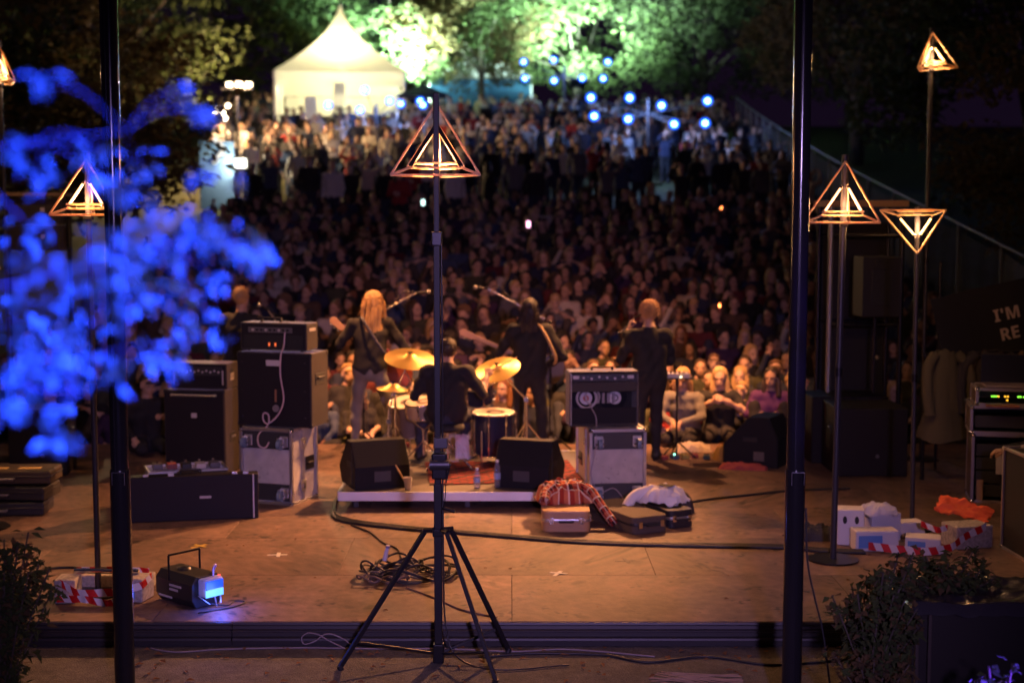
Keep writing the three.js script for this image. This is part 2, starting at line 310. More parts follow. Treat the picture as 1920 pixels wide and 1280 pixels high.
{ // each deck board with its own joints
  const shared = new Map();
  for (let r = 0; r < 6; r++) for (let c = -4; c < 4; c++) {
    const x0 = c * 2.44 + (r % 2 ? 1.1 : 0), z0 = -9.42 - r * 1.241, w = 2.4372, d = 1.2385;
    const g = box(w, 0.018, d, 0, 0, 0, 0.003).translate(x0 + w / 2, -0.009, z0 - d / 2);
    const uv = g.attributes.uv, p = g.attributes.position; for (let i = 0; i < uv.count; i++) uv.setXY(i, p.getX(i) + r * 1.7, p.getZ(i) + (c & 3) * 0.9);
    mesh('deck_board', g, floorMats[(r * 5 + c * 3 + 30) % 3], stage);
  }
}
const aluDark = std(0.07, 0.065, 0.07, 0.4, 0.7), blackMetal = std(0.022, 0.021, 0.024, 0.32, 0.6), blackPaint = std(0.02, 0.019, 0.021, 0.42, 0.1), alu = std(0.62, 0.61, 0.6, 0.32, 0.9), chrome = std(0.75, 0.74, 0.72, 0.18, 1);
{ // ribbed edge rail at the back of the stage
  const pr = [[0, -0.005], [0.012, -0.005], [0.014, -0.02], [0.006, -0.028], [0.008, -0.05], [0.022, -0.056], [0.022, -0.068], [0.01, -0.074], [0.01, -0.1], [0.034, -0.108], [0.036, -0.122], [0.014, -0.13], [0.012, -0.165], [0, -0.165]];
  const s = new THREE.Shape(pr.map(([x, y]) => new THREE.Vector2(x, y)));
  for (let k = 0; k < 5; k++) {
    const g = new THREE.ExtrudeGeometry(s, { depth: 3.79, bevelEnabled: false }).rotateY(-Math.PI / 2).translate(-5.7 + k * 3.8, 0, -9.418);
    mesh('edge_rail', g, aluDark, stage);
  }
}
const asphaltTex = tex(512, (u, v) => { const c = 0.3 + 0.1 * (tn(u, v, 9, 2) - 0.5) + 0.1 * (tn(u, v, 40, 7) - 0.5) + 0.16 * (rnd() - 0.5); return [c * 1.05, c, c * 0.94]; }, 1 / 2.2);
const asphaltBump = tex(512, () => { const c = rnd(); return [c, c, c]; }, 1 / 2, false);
{ const g = new THREE.PlaneGeometry(80, 60).rotateX(-Math.PI / 2).translate(0, -0.17, 12.6); const uv = g.attributes.uv, p = g.attributes.position; for (let i = 0; i < uv.count; i++) uv.setXY(i, p.getX(i), p.getZ(i));
  structure('pavement', g, new THREE.MeshStandardMaterial({ map: asphaltTex, bumpMap: asphaltBump, bumpScale: 0.006, roughness: 0.9 })); }
{ // lawn rising away from the stage
  const nx = 90, nz = 140, P = [], I = [], U = [];
  for (let j = 0; j <= nz; j++) for (let i = 0; i <= nx; i++) { const z = -16.9 - (j / nz) ** 1.6 * 330, x = (i / nx - 0.5) * (70 + j * 3.4); P.push(x, lawnY(x, z), z); U.push(x, z); }
  for (let j = 0; j < nz; j++) for (let i = 0; i < nx; i++) { const a = j * (nx + 1) + i, b = a + nx + 1; I.push(a, a + 1, b, a + 1, b + 1, b); }
  const g = new THREE.BufferGeometry(); g.setAttribute('position', new THREE.Float32BufferAttribute(P, 3)); g.setAttribute('uv', new THREE.Float32BufferAttribute(U, 2)); g.setIndex(I); g.computeVertexNormals();
  const lawnTex = tex(512, (u, v) => { const a = tn(u, v, 6, 4), b = tn(u, v, 30, 8), k = 0.75 + 0.5 * (b - 0.5) + 0.3 * (rnd() - 0.5); return [(0.33 + 0.1 * (a - 0.5)) * k, 0.34 * k, 0.15 * k]; }, 1 / 4);
  structure('lawn', g, new THREE.MeshStandardMaterial({ map: lawnTex, roughness: 0.95 }));
}
// ---------------------------------------------------------------- foliage
function leaves(list) { // list of {p, dir, up, len, wid, fold}
  const P = new Float32Array(list.length * 12 * 3 / 2 * 1), N = new Float32Array(P.length), U = new Float32Array(P.length / 3 * 2); let o = 0;
  const put = (v, n, u, w) => { P[o * 3] = v.x; P[o * 3 + 1] = v.y; P[o * 3 + 2] = v.z; N[o * 3] = n.x; N[o * 3 + 1] = n.y; N[o * 3 + 2] = n.z; U[o * 2] = u; U[o * 2 + 1] = w; o++; };
  for (const L of list) {
    const s = L.dir.clone().cross(L.up).normalize(), up = s.clone().cross(L.dir).normalize();
    const a = L.p, t = a.clone().addScaledVector(L.dir, L.len).addScaledVector(up, -L.len * 0.12), m = a.clone().addScaledVector(L.dir, L.len * 0.42);
    const l = m.clone().addScaledVector(s, L.wid / 2).addScaledVector(up, L.wid * L.fold), r = m.clone().addScaledVector(s, -L.wid / 2).addScaledVector(up, L.wid * L.fold);
    const n1 = l.clone().sub(a).cross(t.clone().sub(a)).normalize().negate(), n2 = t.clone().sub(a).cross(r.clone().sub(a)).normalize().negate();
    put(a, n1, 0, 0); put(t, n1, 1, 0); put(l, n1, 0.4, 1); put(a, n2, 0, 0); put(r, n2, 0.4, 1); put(t, n2, 1, 0);
  }
  const g = new THREE.BufferGeometry(); g.setAttribute('position', new THREE.BufferAttribute(P, 3)); g.setAttribute('normal', new THREE.BufferAttribute(N, 3)); g.setAttribute('uv', new THREE.BufferAttribute(U, 2)); return g;
}
const rdir = () => { const y = rr(-1, 1), a = rr(0, 6.2832), r = Math.sqrt(1 - y * y); return V(r * Math.cos(a), y, r * Math.sin(a)); };
function leafMat(r, g, b) { return new THREE.MeshPhysicalMaterial({ color: new THREE.Color().setRGB(r, g, b), roughness: 0.9, transmission: 0.35, thickness: 0, side: THREE.DoubleSide, specularIntensity: 0.25 }); }
const leafGreen = leafMat(0.075, 0.105, 0.035), leafDark = leafMat(0.055, 0.07, 0.03), leafAutumn = leafMat(0.13, 0.09, 0.035), bark = std(0.07, 0.055, 0.042, 0.95);
function crownGeo(w, h, count, size, clumps) { // unit crown centred on the origin, w wide, h tall
  const cl = []; for (let i = 0; i < clumps; i++) { const d = rdir(), k = Math.cbrt(rr(0.12, 1)); cl.push([V(d.x * w / 2 * k, d.y * h / 2 * k, d.z * w / 2 * k), rr(0.09, 0.19) * w]); }
  const list = [];
  for (let i = 0; i < count; i++) {
    const [c, r] = cl[i % clumps], d = rdir(), k = Math.cbrt(rr(0.2, 1)); const p = c.clone().add(V(d.x * r * k, d.y * r * 0.6 * k, d.z * r * k));
    const dir = rdir(); dir.y = dir.y * 0.5 - 0.25; dir.normalize(); const up = V(rr(-0.6, 0.6), 1, rr(-0.6, 0.6)).normalize();
    list.push({ p, dir, up, len: size * rr(0.7, 1.3), wid: size * rr(0.5, 0.75), fold: rr(0.05, 0.3) });
  }
  return [leaves(list), cl];
}
const crownKinds = [crownGeo(8, 6.5, 9000, 0.24, 46), crownGeo(9, 7, 9000, 0.25, 52), crownGeo(7, 5, 8000, 0.2, 38)];
function tree(label, x, z, kind, scale, trunkH, mat, turn, group = 'trees around the lawn') {
  const t = thing('tree', label, 'tree', [x, lawnY(x, z), z], turn, group), [g, cl] = crownKinds[kind], hh = [6.5, 7, 5][kind] * scale;
  const cy = trunkH + hh * 0.42, limbs = [];
  limbs.push(rod([0, -0.2, 0], [0.05, trunkH + hh * 0.2, 0.03], 0.17 * scale + 0.05, 9, 0.1 * scale));
  for (let i = 0; i < 9; i++) { const c = cl[(i * 5) % cl.length][0]; limbs.push(rod([0.03, trunkH + (i % 4) * 0.25 - 0.3, 0.02], [c.x * scale * 0.85, cy + c.y * scale * 0.85, c.z * scale * 0.85], 0.07 * scale, 6, 0.02)); }
  mesh('trunk', limbs, bark, t);
  const c = mesh('crown', g, mat, t); c.position.y = cy; c.scale.setScalar(scale); return t;
}
for (const [l, x, z, k, s, th, m, r] of [
  ['broad tree behind the white pagoda tent, dark crown', -13, -69, 0, 1.25, 2.4, leafGreen, 0.4],
  ['floodlit pale green tree beside the glowing pagoda tent', -5.6, -67.5, 1, 1.05, 2.3, leafGreen, 1.4],
  ['tree with slim trunk in front of the blue stall', -1.4, -66, 0, 0.95, 2.9, leafAutumn, 2.3],
  ['brightest floodlit green tree above the blue lamps', 3.1, -68, 1, 1.1, 2.2, leafGreen, 4.1],
  ['dark tree just beyond the brightest floodlit tree', 9.3, -70, 0, 1.2, 2.3, leafDark, 5.2],
  ['unlit tree at the top corner of the long fence', 15.5, -66, 1, 1.2, 1.8, leafDark, 0.9],
  ['dim yellowing tree over the far end of the fence', 12.5, -52, 2, 1.3, 2.6, leafAutumn, 2.9],
  ['large black tree behind the middle of the fence', 13.5, -37, 0, 1.15, 1.6, leafDark, 3.7],
  ['dark leafy tree close behind the fence by the raised lamp', 12.2, -27, 1, 0.85, 1.1, leafAutumn, 5.9],
  ['dark tree nearest the racks, beyond the fence', 11.6, -20.5, 2, 0.95, 1.4, leafDark, 1.9],
  ['dark spreading tree beside the floodlights on the slope', -14.5, -47, 1, 1.15, 2.2, leafGreen, 3.1],
  ['olive tree behind the chevron sign, low crown', -12.4, -36, 0, 0.95, 1.5, leafAutumn, 0.2],
  ['tree with ochre leaves behind the hanging speakers', -9.6, -25.5, 2, 1.1, 1.2, leafAutumn, 1.1],
  ['tall dark tree rising out of the picture past the roof pole', -14, -29, 1, 1.1, 3.0, leafDark, 4.6],
  ['dark tree high above the warm floodlights', -19, -58, 0, 1.35, 2.4, leafDark, 2.0],
]) tree(l, x, z, k, s, th, m, r);
// ---------------------------------------------------------------- fence along the lawn
{
  const t = thing('fence', 'long screened metal fence climbing the slope beside the crowd', 'fence', [0, 0, 0]);
  const sm = std(0.09, 0.09, 0.1, 0.85, 0, { transparent: true, opacity: 0.4, side: THREE.DoubleSide }), sm2 = std(0.06, 0.06, 0.07, 0.9, 0, { transparent: true, opacity: 0.25, side: THREE.DoubleSide }), pm = std(0.12, 0.12, 0.13, 0.6, 0.6), pts = [];
  for (let k = 0; k <= 18; k++) { const d = 19 + k * 2.15, x = 7.25 + 0.045 * (d - 19) - 0.4 * Math.sin((d - 19) / 12); pts.push([x, lawnY(x, -d), -d]); }
  for (let k = 0; k <= 18; k++) mesh('post', rod(pts[k], [pts[k][0], pts[k][1] + 2.1, pts[k][2]], 0.021, 6), pm, t);
  for (let k = 0; k < 18; k++) {
    const [a, b] = [pts[k], pts[k + 1]], n = 8, P = [], I = [];
    for (let i = 0; i <= n; i++) for (let jv = 0; jv <= 3; jv++) { const f = 0.01 + 0.98 * i / n, sag = jv === 3 ? -0.05 * Math.sin(Math.PI * f) : 0, bl = 0.05 * Math.sin(i * 2.1 + k) * Math.sin(Math.PI * jv / 3); P.push(a[0] + (b[0] - a[0]) * f + bl + 0.03, a[1] + (b[1] - a[1]) * f + 0.12 + 1.85 * jv / 3 + sag, a[2] + (b[2] - a[2]) * f); }
    for (let i = 0; i < n; i++) for (let jv = 0; jv < 3; jv++) { const q = i * 4 + jv; I.push(q, q + 4, q + 1, q + 1, q + 4, q + 5); }
    const g = new THREE.BufferGeometry(); g.setAttribute('position', new THREE.Float32BufferAttribute(P, 3)); g.setIndex(I); g.computeVertexNormals();
    mesh('screen', g, k % 3 ? sm2 : sm, t);
    mesh('rail', rod([a[0], a[1] + 2.08, a[2]], [b[0], b[1] + 2.08, b[2]], 0.022, 6), pm, t);
  }
}
// ---------------------------------------------------------------- tents
const canvas = new THREE.MeshPhysicalMaterial({ color: new THREE.Color().setRGB(0.82, 0.8, 0.72), roughness: 0.95, transmission: 0.45, thickness: 0, side: THREE.DoubleSide });
{
  const x = -7.25, z = -61, y = lawnY(x, z), t = thing('pagoda_tent', 'glowing white pagoda tent with pointed roof at the top of the lawn', 'tent', [x, y, z], 0.1);
  const E = 2.62, eave = 2.75, top = 5.75, n = 10;
  for (let s = 0; s < 4; s++) {
    const P = [], I = [];
    for (let j = 0; j <= n; j++) for (let i = 0; i <= n; i++) { const f = j / n, c = Math.pow(1 - f, 1.65), w = E * c + 0.05; P.push((i / n - 0.5) * 2 * w, eave + (top - eave) * f - 0.04 * Math.sin(Math.PI * i / n) * (1 - f), w); }
    for (let j = 0; j < n; j++) for (let i = 0; i < n; i++) { const q = j * (n + 1) + i; I.push(q, q + 1, q + n + 1, q + 1, q + n + 2, q + n + 1); }
    const g = new THREE.BufferGeometry(); g.setAttribute('position', new THREE.Float32BufferAttribute(P, 3)); g.setIndex(I); g.computeVertexNormals();
    const m = mesh('roof_panel', g, canvas, t); m.rotation.y = s * Math.PI / 2;
    const vg = new THREE.PlaneGeometry(2 * E, 0.62, 14, 2); const p = vg.attributes.position; for (let i = 0; i < p.count; i++) p.setZ(i, E + 0.02 + 0.02 * Math.sin(p.getX(i) * 9)); vg.translate(0, eave - 0.3, 0); vg.computeVertexNormals();
    const v = mesh('valance', vg, canvas, t); v.rotation.y = s * Math.PI / 2;
    const lx = (s < 2 ? 1 : -1) * E, lz = (s % 2 ? 1 : -1) * E; mesh('leg', box(0.09, eave, 0.09, lx, eave / 2, lz), std(0.75, 0.75, 0.72, 0.4, 0.5), t);
  }
  mesh('finial', lathe([[0, 0.5], [0.03, 0.45], [0.035, 0.1], [0.09, 0], [0, -0.02]]).translate(0, top - 0.05, 0), alu, t);
  for (const [a, px, pz, w] of [[Math.PI / 2, -E + 0.03, 0, 5.0], [0, 0, -E + 0.03, 5.0]]) { const wg = new THREE.PlaneGeometry(w, 2.1, 20, 2); const p = wg.attributes.position; for (let i = 0; i < p.count; i++) p.setZ(i, 0.04 * Math.sin(p.getX(i) * 6)); wg.computeVertexNormals(); place(wg, px, 1.06, pz, 0, a, 0); mesh('side_wall', wg, canvas, t); }
  mesh('counter', box(4.4, 1.0, 0.6, 0, 0.5, 1.6), std(0.25, 0.22, 0.18, 0.7), t);
  const b = mesh('lamp_bulb', new THREE.SphereGeometry(0.14, 12, 8).translate(0, 3.1, 0.3), glow(1, 0.94, 0.7, 12), t);
  lamp(new THREE.PointLight(0xfff0bc, 75), [0, 3.1, 0.3], t, null, 7);
  // two pale banners hanging on poles in front
  for (const [bx, bz, h] of [[-6.9, -57.5, 2.35], [-7.35, -52.5, 2.1]]) { const by = lawnY(bx, bz); const f = thing('banner_flag', bx > -7 ? 'pale vertical banner below the tent valance' : 'narrow white banner standing in front of the tent', 'banner', [bx, by, bz]); mesh('pole', rod([-0.2, 0, 0], [-0.2, h + 0.4, 0], 0.02), alu, f); const g = new THREE.PlaneGeometry(0.4, 1.25, 3, 8); const p = g.attributes.position; for (let i = 0; i < p.count; i++) p.setZ(i, 0.04 * Math.sin(p.getY(i) * 4)); g.computeVertexNormals(); mesh('cloth', g.translate(0.01, h - 0.3, 0), canvas, f); }
}
{
  const x = -1.55, z = -72, y = lawnY(x, z), t = thing('market_stall', 'white roofed stall with blue walls behind the slim trunk', 'stall', [x, y, z], 0);
  const s = new THREE.Shape(); s.moveTo(-2.6, 0); s.quadraticCurveTo(-1.4, 0.9, 0, 1.05); s.quadraticCurveTo(1.4, 0.9, 2.6, 0); s.lineTo(-2.6, 0);
  mesh('roof', new THREE.ExtrudeGeometry(s, { depth: 3, bevelEnabled: false }).translate(0, 2.3, -1.5), std(0.72, 0.66, 0.7, 0.9), t);
  mesh('wall', box(5, 1.9, 0.05, 0, 1.3, 1.2), std(0.06, 0.2, 0.42, 0.8), t);
  for (const sx of [-1, 1]) mesh('leg', box(0.07, 2.3, 0.07, sx * 2.5, 1.15, 1.3), alu, t);
}
{ // low dark stall right of the pagoda, with a blue roof
  const x = -3.55, z = -58, y = lawnY(x, z), t = thing('gazebo', 'small dark blue gazebo beside the white tent', 'gazebo', [x, y, z], 0);
  mesh('roof', new THREE.ConeGeometry(1.5, 0.5, 4).rotateY(Math.PI / 4).translate(0, 2.35, 0), std(0.03, 0.05, 0.16, 0.8), t);
  for (const [a, b] of [[-1, -1], [1, -1], [-1, 1], [1, 1]]) mesh('leg', box(0.05, 2.1, 0.05, a * 1.0, 1.05, b * 1.0), alu, t);
  mesh('table', box(2.2, 0.06, 0.6, 0, 0.8, 1), std(0.3, 0.3, 0.32, 0.6), t);
}
// ---------------------------------------------------------------- tetrahedron lamps on poles
const rodMat = (r, g, b) => new THREE.MeshPhysicalMaterial({ color: new THREE.Color().setRGB(r, g, b), roughness: 0.9, transmission: 0.5, thickness: 0 });
const stickMat = rodMat(0.72, 0.5, 0.3), stickPale = rodMat(0.8, 0.62, 0.4);
const tubeMats = { red: glow(1, 0.3, 0.11, 9), pink: glow(1, 0.42, 0.2, 6), gold: glow(1, 0.58, 0.18, 6) };
function tetraLamp(t, center, e, o = {}) { // parts of a lamp head under thing t; center: middle of the base triangle, apex up
  const up = o.down ? -1 : 1, h = e * 0.816, R = e * 0.577, ang = o.turn ?? 0, C = V(...center);
  const vert = (k, sc) => { // corners about the centroid
    const cen = V(0, up * h * 0.25, 0); const p = k === 3 ? V(0, up * h, 0) : V(R * Math.sin(ang + k * 2.0944), 0, R * Math.cos(ang + k * 2.0944)); if (o.stretch && k === o.stretch[0]) p.multiplyScalar(o.stretch[1]);
    return p.sub(cen).multiplyScalar(sc).add(cen).add(C).toArray(); };
  const pairs = [[0, 1], [1, 2], [2, 0], [0, 3], [1, 3], [2, 3]], inn = o.inner ?? 0.55, sw = 0.0135;
  for (const [a, b] of pairs) mesh('stick', barBetween(vert(a, 1), vert(b, 1), sw, sw), stickMat, t);
  for (const [a, b] of pairs.slice(0, 3)) for (const q of [0, 0.03]) mesh('inner_stick', barBetween(add3(vert(a, inn), [0, q, 0]), add3(vert(b, inn), [0, q, 0]), 0.012, 0.012), stickPale, t);
  for (let k = 0; k < 3; k++) mesh('corner_stick', barBetween(vert(k, 0.97), vert(k, inn * 1.02), 0.015, 0.015), stickMat, t);
  for (const [a] of pairs.slice(3)) {
    const p = vert(a, inn), q = vert(3, inn), off = o.back ?? 0; const P = (f, z) => add3(mix3(p, q, f), [0, 0, z]);
    if (off) { mesh('lamp_holder', barBetween(P(0.04, 0.012), P(0.96, 0.012), 0.026, 0.018), blackMetal, t); for (const s of [-1, 1]) mesh('inner_stick', barBetween(add3(P(0.02, -0.004), [s * 0.017, 0, 0]), add3(P(0.98, -0.004), [s * 0.012, 0, 0]), 0.009, 0.009), stickPale, t); }
    else mesh('lamp_holder', barBetween(P(0.0, -0.014), P(1, -0.014), 0.012, 0.01), stickPale, t);
    const tube = mesh('lamp_tube', rod(P(0.14, -off), P(0.8, -off), 0.0075, 10), tubeMats[o.tone ?? 'gold'], t);
    mesh('end_cap', rod(P(0.08, -off), P(0.14, -off), 0.013, 8), chrome, t); mesh('end_cap', rod(P(0.8, -off), P(0.86, -off), 0.013, 8), chrome, t);
  }
  const col = { red: [1, 0.40, 0.155], pink: [1, 0.43, 0.17], gold: [1, 0.52, 0.22] }[o.tone ?? 'gold'];
  const pl = lamp(new THREE.PointLight(new THREE.Color().setRGB(...col), o.power ?? 12), [C.x, C.y + up * h * (o.lampAt ?? 0.24), C.z - (o.back ?? 0) * 1.5], t, null, 4);
  return t;
}
// centre lamp on the wind-up stand
{
  const t = thing('lamp_stand', 'black wind-up tripod stand carrying the central pyramid lamp', 'lamp stand', [-0.48, -0.17, -9.08]);
  const m = new THREE.MeshPhysicalMaterial({ color: new THREE.Color().setRGB(0.012, 0.011, 0.013), roughness: 0.45, specularIntensity: 0.5 }), tube = (y0, y1, r) => mesh('mast', box(r * 2, y1 - y0, r * 2, 0, (y0 + y1) / 2, 0, 0.006), m, t);
  tube(0.0, 1.18, 0.026); tube(1.12, 2.78, 0.0215); tube(2.74, 3.68, 0.019);
  mesh('collar', box(0.066, 0.09, 0.066, 0, 2.76, 0, 0.008), blackMetal, t); mesh('collar', box(0.072, 0.13, 0.072, 0, 0.06, 0, 0.01), blackMetal, t); mesh('collar', box(0.07, 0.05, 0.07, 0, 0.86, 0, 0.008), blackMetal, t);
  const w = mesh('winch', box(0.1, 0.17, 0.11, 0.012, 1.3, 0.0, 0.012), blackMetal, t);
  mesh('drum', rod([-0.05, 1.31, 0.03], [0.075, 1.31, 0.03], 0.04, 14), aluDark, w); mesh('crank', [rod([0.07, 1.31, 0.03], [0.085, 1.31, 0.03], 0.012), rod([0.08, 1.31, 0.03], [0.055, 1.2, 0.07], 0.006), rod([0.04, 1.035, 0.075], [0.115, 1.015, 0.085], 0.011)], blackMetal, w);
  mesh('brake_rope', cable([[0.055, 1.2, 0.07], [0.05, 1.1, 0.075], [0.045, 1.035, 0.075]], 0.003, 12), blackMetal, w);
  mesh('plate', box(0.09, 0.07, 0.03, 0.02, 1.45, 0.03, 0.006), aluDark, t);
  for (const [fx, fz] of [[-0.63, 0.17], [0.38, 0.43], [0.46, -0.19]]) {
    const L = Math.hypot(fx, fz), k = 0.06 / L;
    const leg = mesh('leg', barBetween([fx * k * 1.5, 0.87, fz * k * 1.5], [fx, 0.012, fz], 0.03, 0.026), m, t);
    mesh('hinge', barBetween([0, 0.88, 0], [fx * k * 1.7, 0.88, fz * k * 1.7], 0.02, 0.03), blackMetal, t);
    mesh('brace', barBetween([fx * 0.05, 0.06, fz * 0.05], [fx * 0.8, 0.17, fz * 0.8], 0.018, 0.01), m, t);
    mesh('foot', rod([fx * 0.98, 0.0, fz * 0.98], [fx, 0.03, fz], 0.02), blackPaint, t);
  }
  mesh('cable', cable([[0.03, 2.8, 0.02], [0.034, 2.0, 0.03], [0.03, 1.4, -0.03], [0.035, 0.7, 0.03], [0.05, 0.25, 0.05], [0.14, 0.05, 0.1], [0.4, 0.012, 0.2], [0.85, 0.012, 0.1]], 0.006, 50), blackPaint, t);
  tag(t, 'black wind-up tripod stand carrying the central pyramid lamp', 'lamp stand');
  const h = thing('pyramid_lamp', 'orange pyramid frame lamp on top of the central tripod stand', 'lamp', [-0.48, 2.97, -9.08], 0, 'pyramid lamps');
  tetraLamp(h, [0, 0.02, -0.03], 0.56, { turn: Math.PI, tone: 'red', back: 0.03, power: 6.5, inner: 0.6 });
}
function poleLamp(label, x, z, baseY, e, o) {
  const h = thing('pyramid_lamp', label, 'lamp', [x, 0, z], 0, 'pyramid lamps'), top = o.down ? baseY + 0.03 : baseY + e * 0.816 + 0.05;
  mesh('pole', rod([0, 0.0, 0], [o.leanX ?? 0, top, 0], o.r ?? 0.022, 12), std(0.03, 0.028, 0.034, 0.4, 0), h);
  mesh('joint', rod([(o.leanX ?? 0) * 0.5, top * 0.46, 0], [(o.leanX ?? 0) * 0.5, top * 0.46 + 0.07, 0], (o.r ?? 0.022) + 0.006, 12), blackMetal, h);
  mesh('clamp', box(0.06, 0.03, 0.06, (o.leanX ?? 0), baseY - 0.02, 0, 0.006), blackMetal, h);
  mesh('base_plate', cyl(0.2, 0.2, 0.012, 0, 0.008, 0, 24), blackMetal, h);
  tetraLamp(h, [(o.leanX ?? 0) * 0.95, baseY, 0.02], e, o); return h;
}
poleLamp('pyramid lamp behind the blue leaves, its pole footed in taped blocks', -3.01, -10.14, 2.74, 0.48, { turn: Math.PI + 0.12, tone: 'pink', power: 4.5 });
poleLamp('large pyramid lamp touching the roof pole, thick pole among white blocks', 2.56, -11.13, 2.68, 0.58, { turn: Math.PI - 0.35, tone: 'pink', power: 5, r: 0.026, leanX: 0.03 });
poleLamp('upside-down pyramid lamp on a thin pole by the orange cloth', 3.51, -12.28, 2.78, 0.46, { down: true, turn: 0.75, tone: 'gold', power: 4.5, leanX: -0.02, stretch: [2, 1.35], lampAt: 0.4 });
poleLamp('highest pyramid lamp, on the tallest pole near the fence', 4.6, -15.8, 4.33, 0.48, { turn: Math.PI + 0.2, tone: 'gold', power: 5, r: 0.024 });
poleLamp('pyramid lamp cut by the picture edge beside the dark trees', -5.62, -15.8, 4.18, 0.5, { turn: Math.PI - 0.1, tone: 'gold', power: 5 });
poleLamp('low pyramid lamp just beyond the blue leaves at the picture edge', -4.62, -12.3, 2.28, 0.5, { turn: Math.PI, tone: 'gold', power: 5 });
// ---------------------------------------------------------------- roof poles beside the camera's view
for (const [x, l] of [[-2.235, 'thick glossy black roof pole in front of the blue leaves and long case'], [1.615, 'thick glossy black roof pole touching the large pyramid lamp']]) {
  const t = thing('roof_pole', l, 'pole', [x, -0.17, -8], 0, 'black roof poles');
  const m = new THREE.MeshPhysicalMaterial({ color: new THREE.Color().setRGB(0.012, 0.011, 0.013), roughness: 0.16, specularIntensity: 1 });
  mesh('upper_tube', lathe([[0, 0], [0.05, 0], [0.05, 5.2], [0, 5.2]], 40).translate(0, 1.4, 0), m, t);
  mesh('lower_tube', lathe([[0, 0], [0.057, 0], [0.057, 1.46], [0.05, 1.475]], 40), m, t);
  mesh('clip', [box(0.07, 0.005, 0.004, 0.005, 1.46, 0.058), box(0.004, 0.075, 0.004, -0.03, 1.425, 0.058), box(0.004, 0.075, 0.004, 0.04, 1.425, 0.058)], std(0.3, 0.28, 0.3, 0.3, 0.9), t);
  mesh('seam', box(0.008, 5.1, 0.006, -0.012, 4.0, 0.0495), blackMetal, t);
  mesh('base_plate', box(0.3, 0.015, 0.3, 0, 0.012, 0), blackMetal, t);
  if (x > 0) mesh('cable', cable([[0.058, 1.25, 0.03], [0.07, 0.95, 0.04], [0.11, 0.75, 0.05], [0.16, 0.55, 0.06], [0.2, 0.3, 0.05], [0.25, 0.02, 0.02]], 0.006, 30), blackPaint, t);
}
// ---------------------------------------------------------------- stage lanterns on two bars of the roof rig (above the frame, their light is what the stage shows)
{
  for (const [z, y, l] of [[-18.6, 6.5, 'black lighting bar above the first rows of the audience'], [-15.2, 6.2, 'black lighting bar above the musicians']]) {
    const bar = thing('lighting_bar', l, 'lighting bar', [0, y, z], 0, 'lighting bars of the roof rig');
    mesh('tube', rod([-7.6, 0, 0], [7.6, 0, 0], 0.05, 12), blackMetal, bar);
    for (const s of [-1, 1]) { mesh('tower', rod([s * 7.6, -y - 0.2, 0], [s * 7.6, 0.2, 0], 0.06, 12), blackMetal, bar); mesh('foot', box(0.7, 0.06, 0.7, s * 7.6, -y - 0.15, 0), blackMetal, bar); }
  }
  const can = (x, y, z, tx, ty, tz, I, ang, pen, col, label) => {
    const t = thing('stage_lantern', label, 'stage light', [x, y, z], 0, 'stage lanterns on the bars');
    const d = V(tx - x, ty - y, tz - z).normalize(), q = new THREE.Quaternion().setFromUnitVectors(V(0, -1, 0), d), apply = (g) => g.applyQuaternion(q);
    mesh('housing', apply(lathe([[0.03, 0.22], [0.1, 0.18], [0.11, 0], [0.12, -0.16], [0.115, -0.16], [0.105, 0], [0.09, 0.17], [0, 0.2]], 20)), blackMetal, t);
    mesh('yoke', [rod([-0.13, 0.02, 0], [-0.13, 0.3, 0], 0.012), rod([0.13, 0.02, 0], [0.13, 0.3, 0], 0.012), rod([-0.13, 0.3, 0], [0.13, 0.3, 0], 0.012)], blackMetal, t);
    mesh('lamp_lens', apply(new THREE.CircleGeometry(0.1, 20).rotateX(Math.PI / 2).translate(0, -0.1, 0)), glow(col[0], col[1], col[2], 6), t);
    lamp(new THREE.SpotLight(new THREE.Color().setRGB(...col), I, 0, ang, pen), d.clone().multiplyScalar(0.13).toArray(), t, d.clone().multiplyScalar(8).toArray(), 3);
  };
  const amber = [1, 0.39, 0.14];
  can(-5.0, 6.15, -18.6, -2.4, 1.5, -16.2, 260, 0.3, 1, amber, 'amber stage lantern on the hair of the keyboard player');
  can(0.2, 6.15, -18.6, 0.5, 1.4, -15.9, 170, 0.36, 1, amber, 'amber stage lantern above the bassist');
  can(2.3, 6.15, -18.6, -1.0, 0.2, -12.6, 560, 0.38, 1, amber, 'amber stage lantern aimed at the stacked amplifiers');
  can(-3.6, 6.15, -18.6, 1.0, 0.2, -12.4, 170, 0.3, 1, amber, 'amber stage lantern aimed across at the combo amplifier');
  can(6.2, 6.15, -18.6, -1.7, 0.9, -13.9, 620, 0.27, 1, amber, 'amber stage lantern at the fence end of the bar');
  can(-1.6, 5.85, -15.2, -1.5, 0.3, -18.0, 430, 0.38, 1, [1, 0.38, 0.13], 'amber stage lantern tipped at the front row behind the guitarist');
  can(1.8, 5.85, -15.2, 1.7, 0.3, -18.0, 500, 0.4, 1, [1, 0.38, 0.13], 'amber stage lantern tipped at the front row behind the singer');
  can(0.1, 5.85, -15.2, 0.2, 1.2, -21.0, 60, 0.5, 1, [1, 0.34, 0.14], 'added amber fill lantern turned outward over the audience');  // added fill lamp that warms the middle of the crowd
}
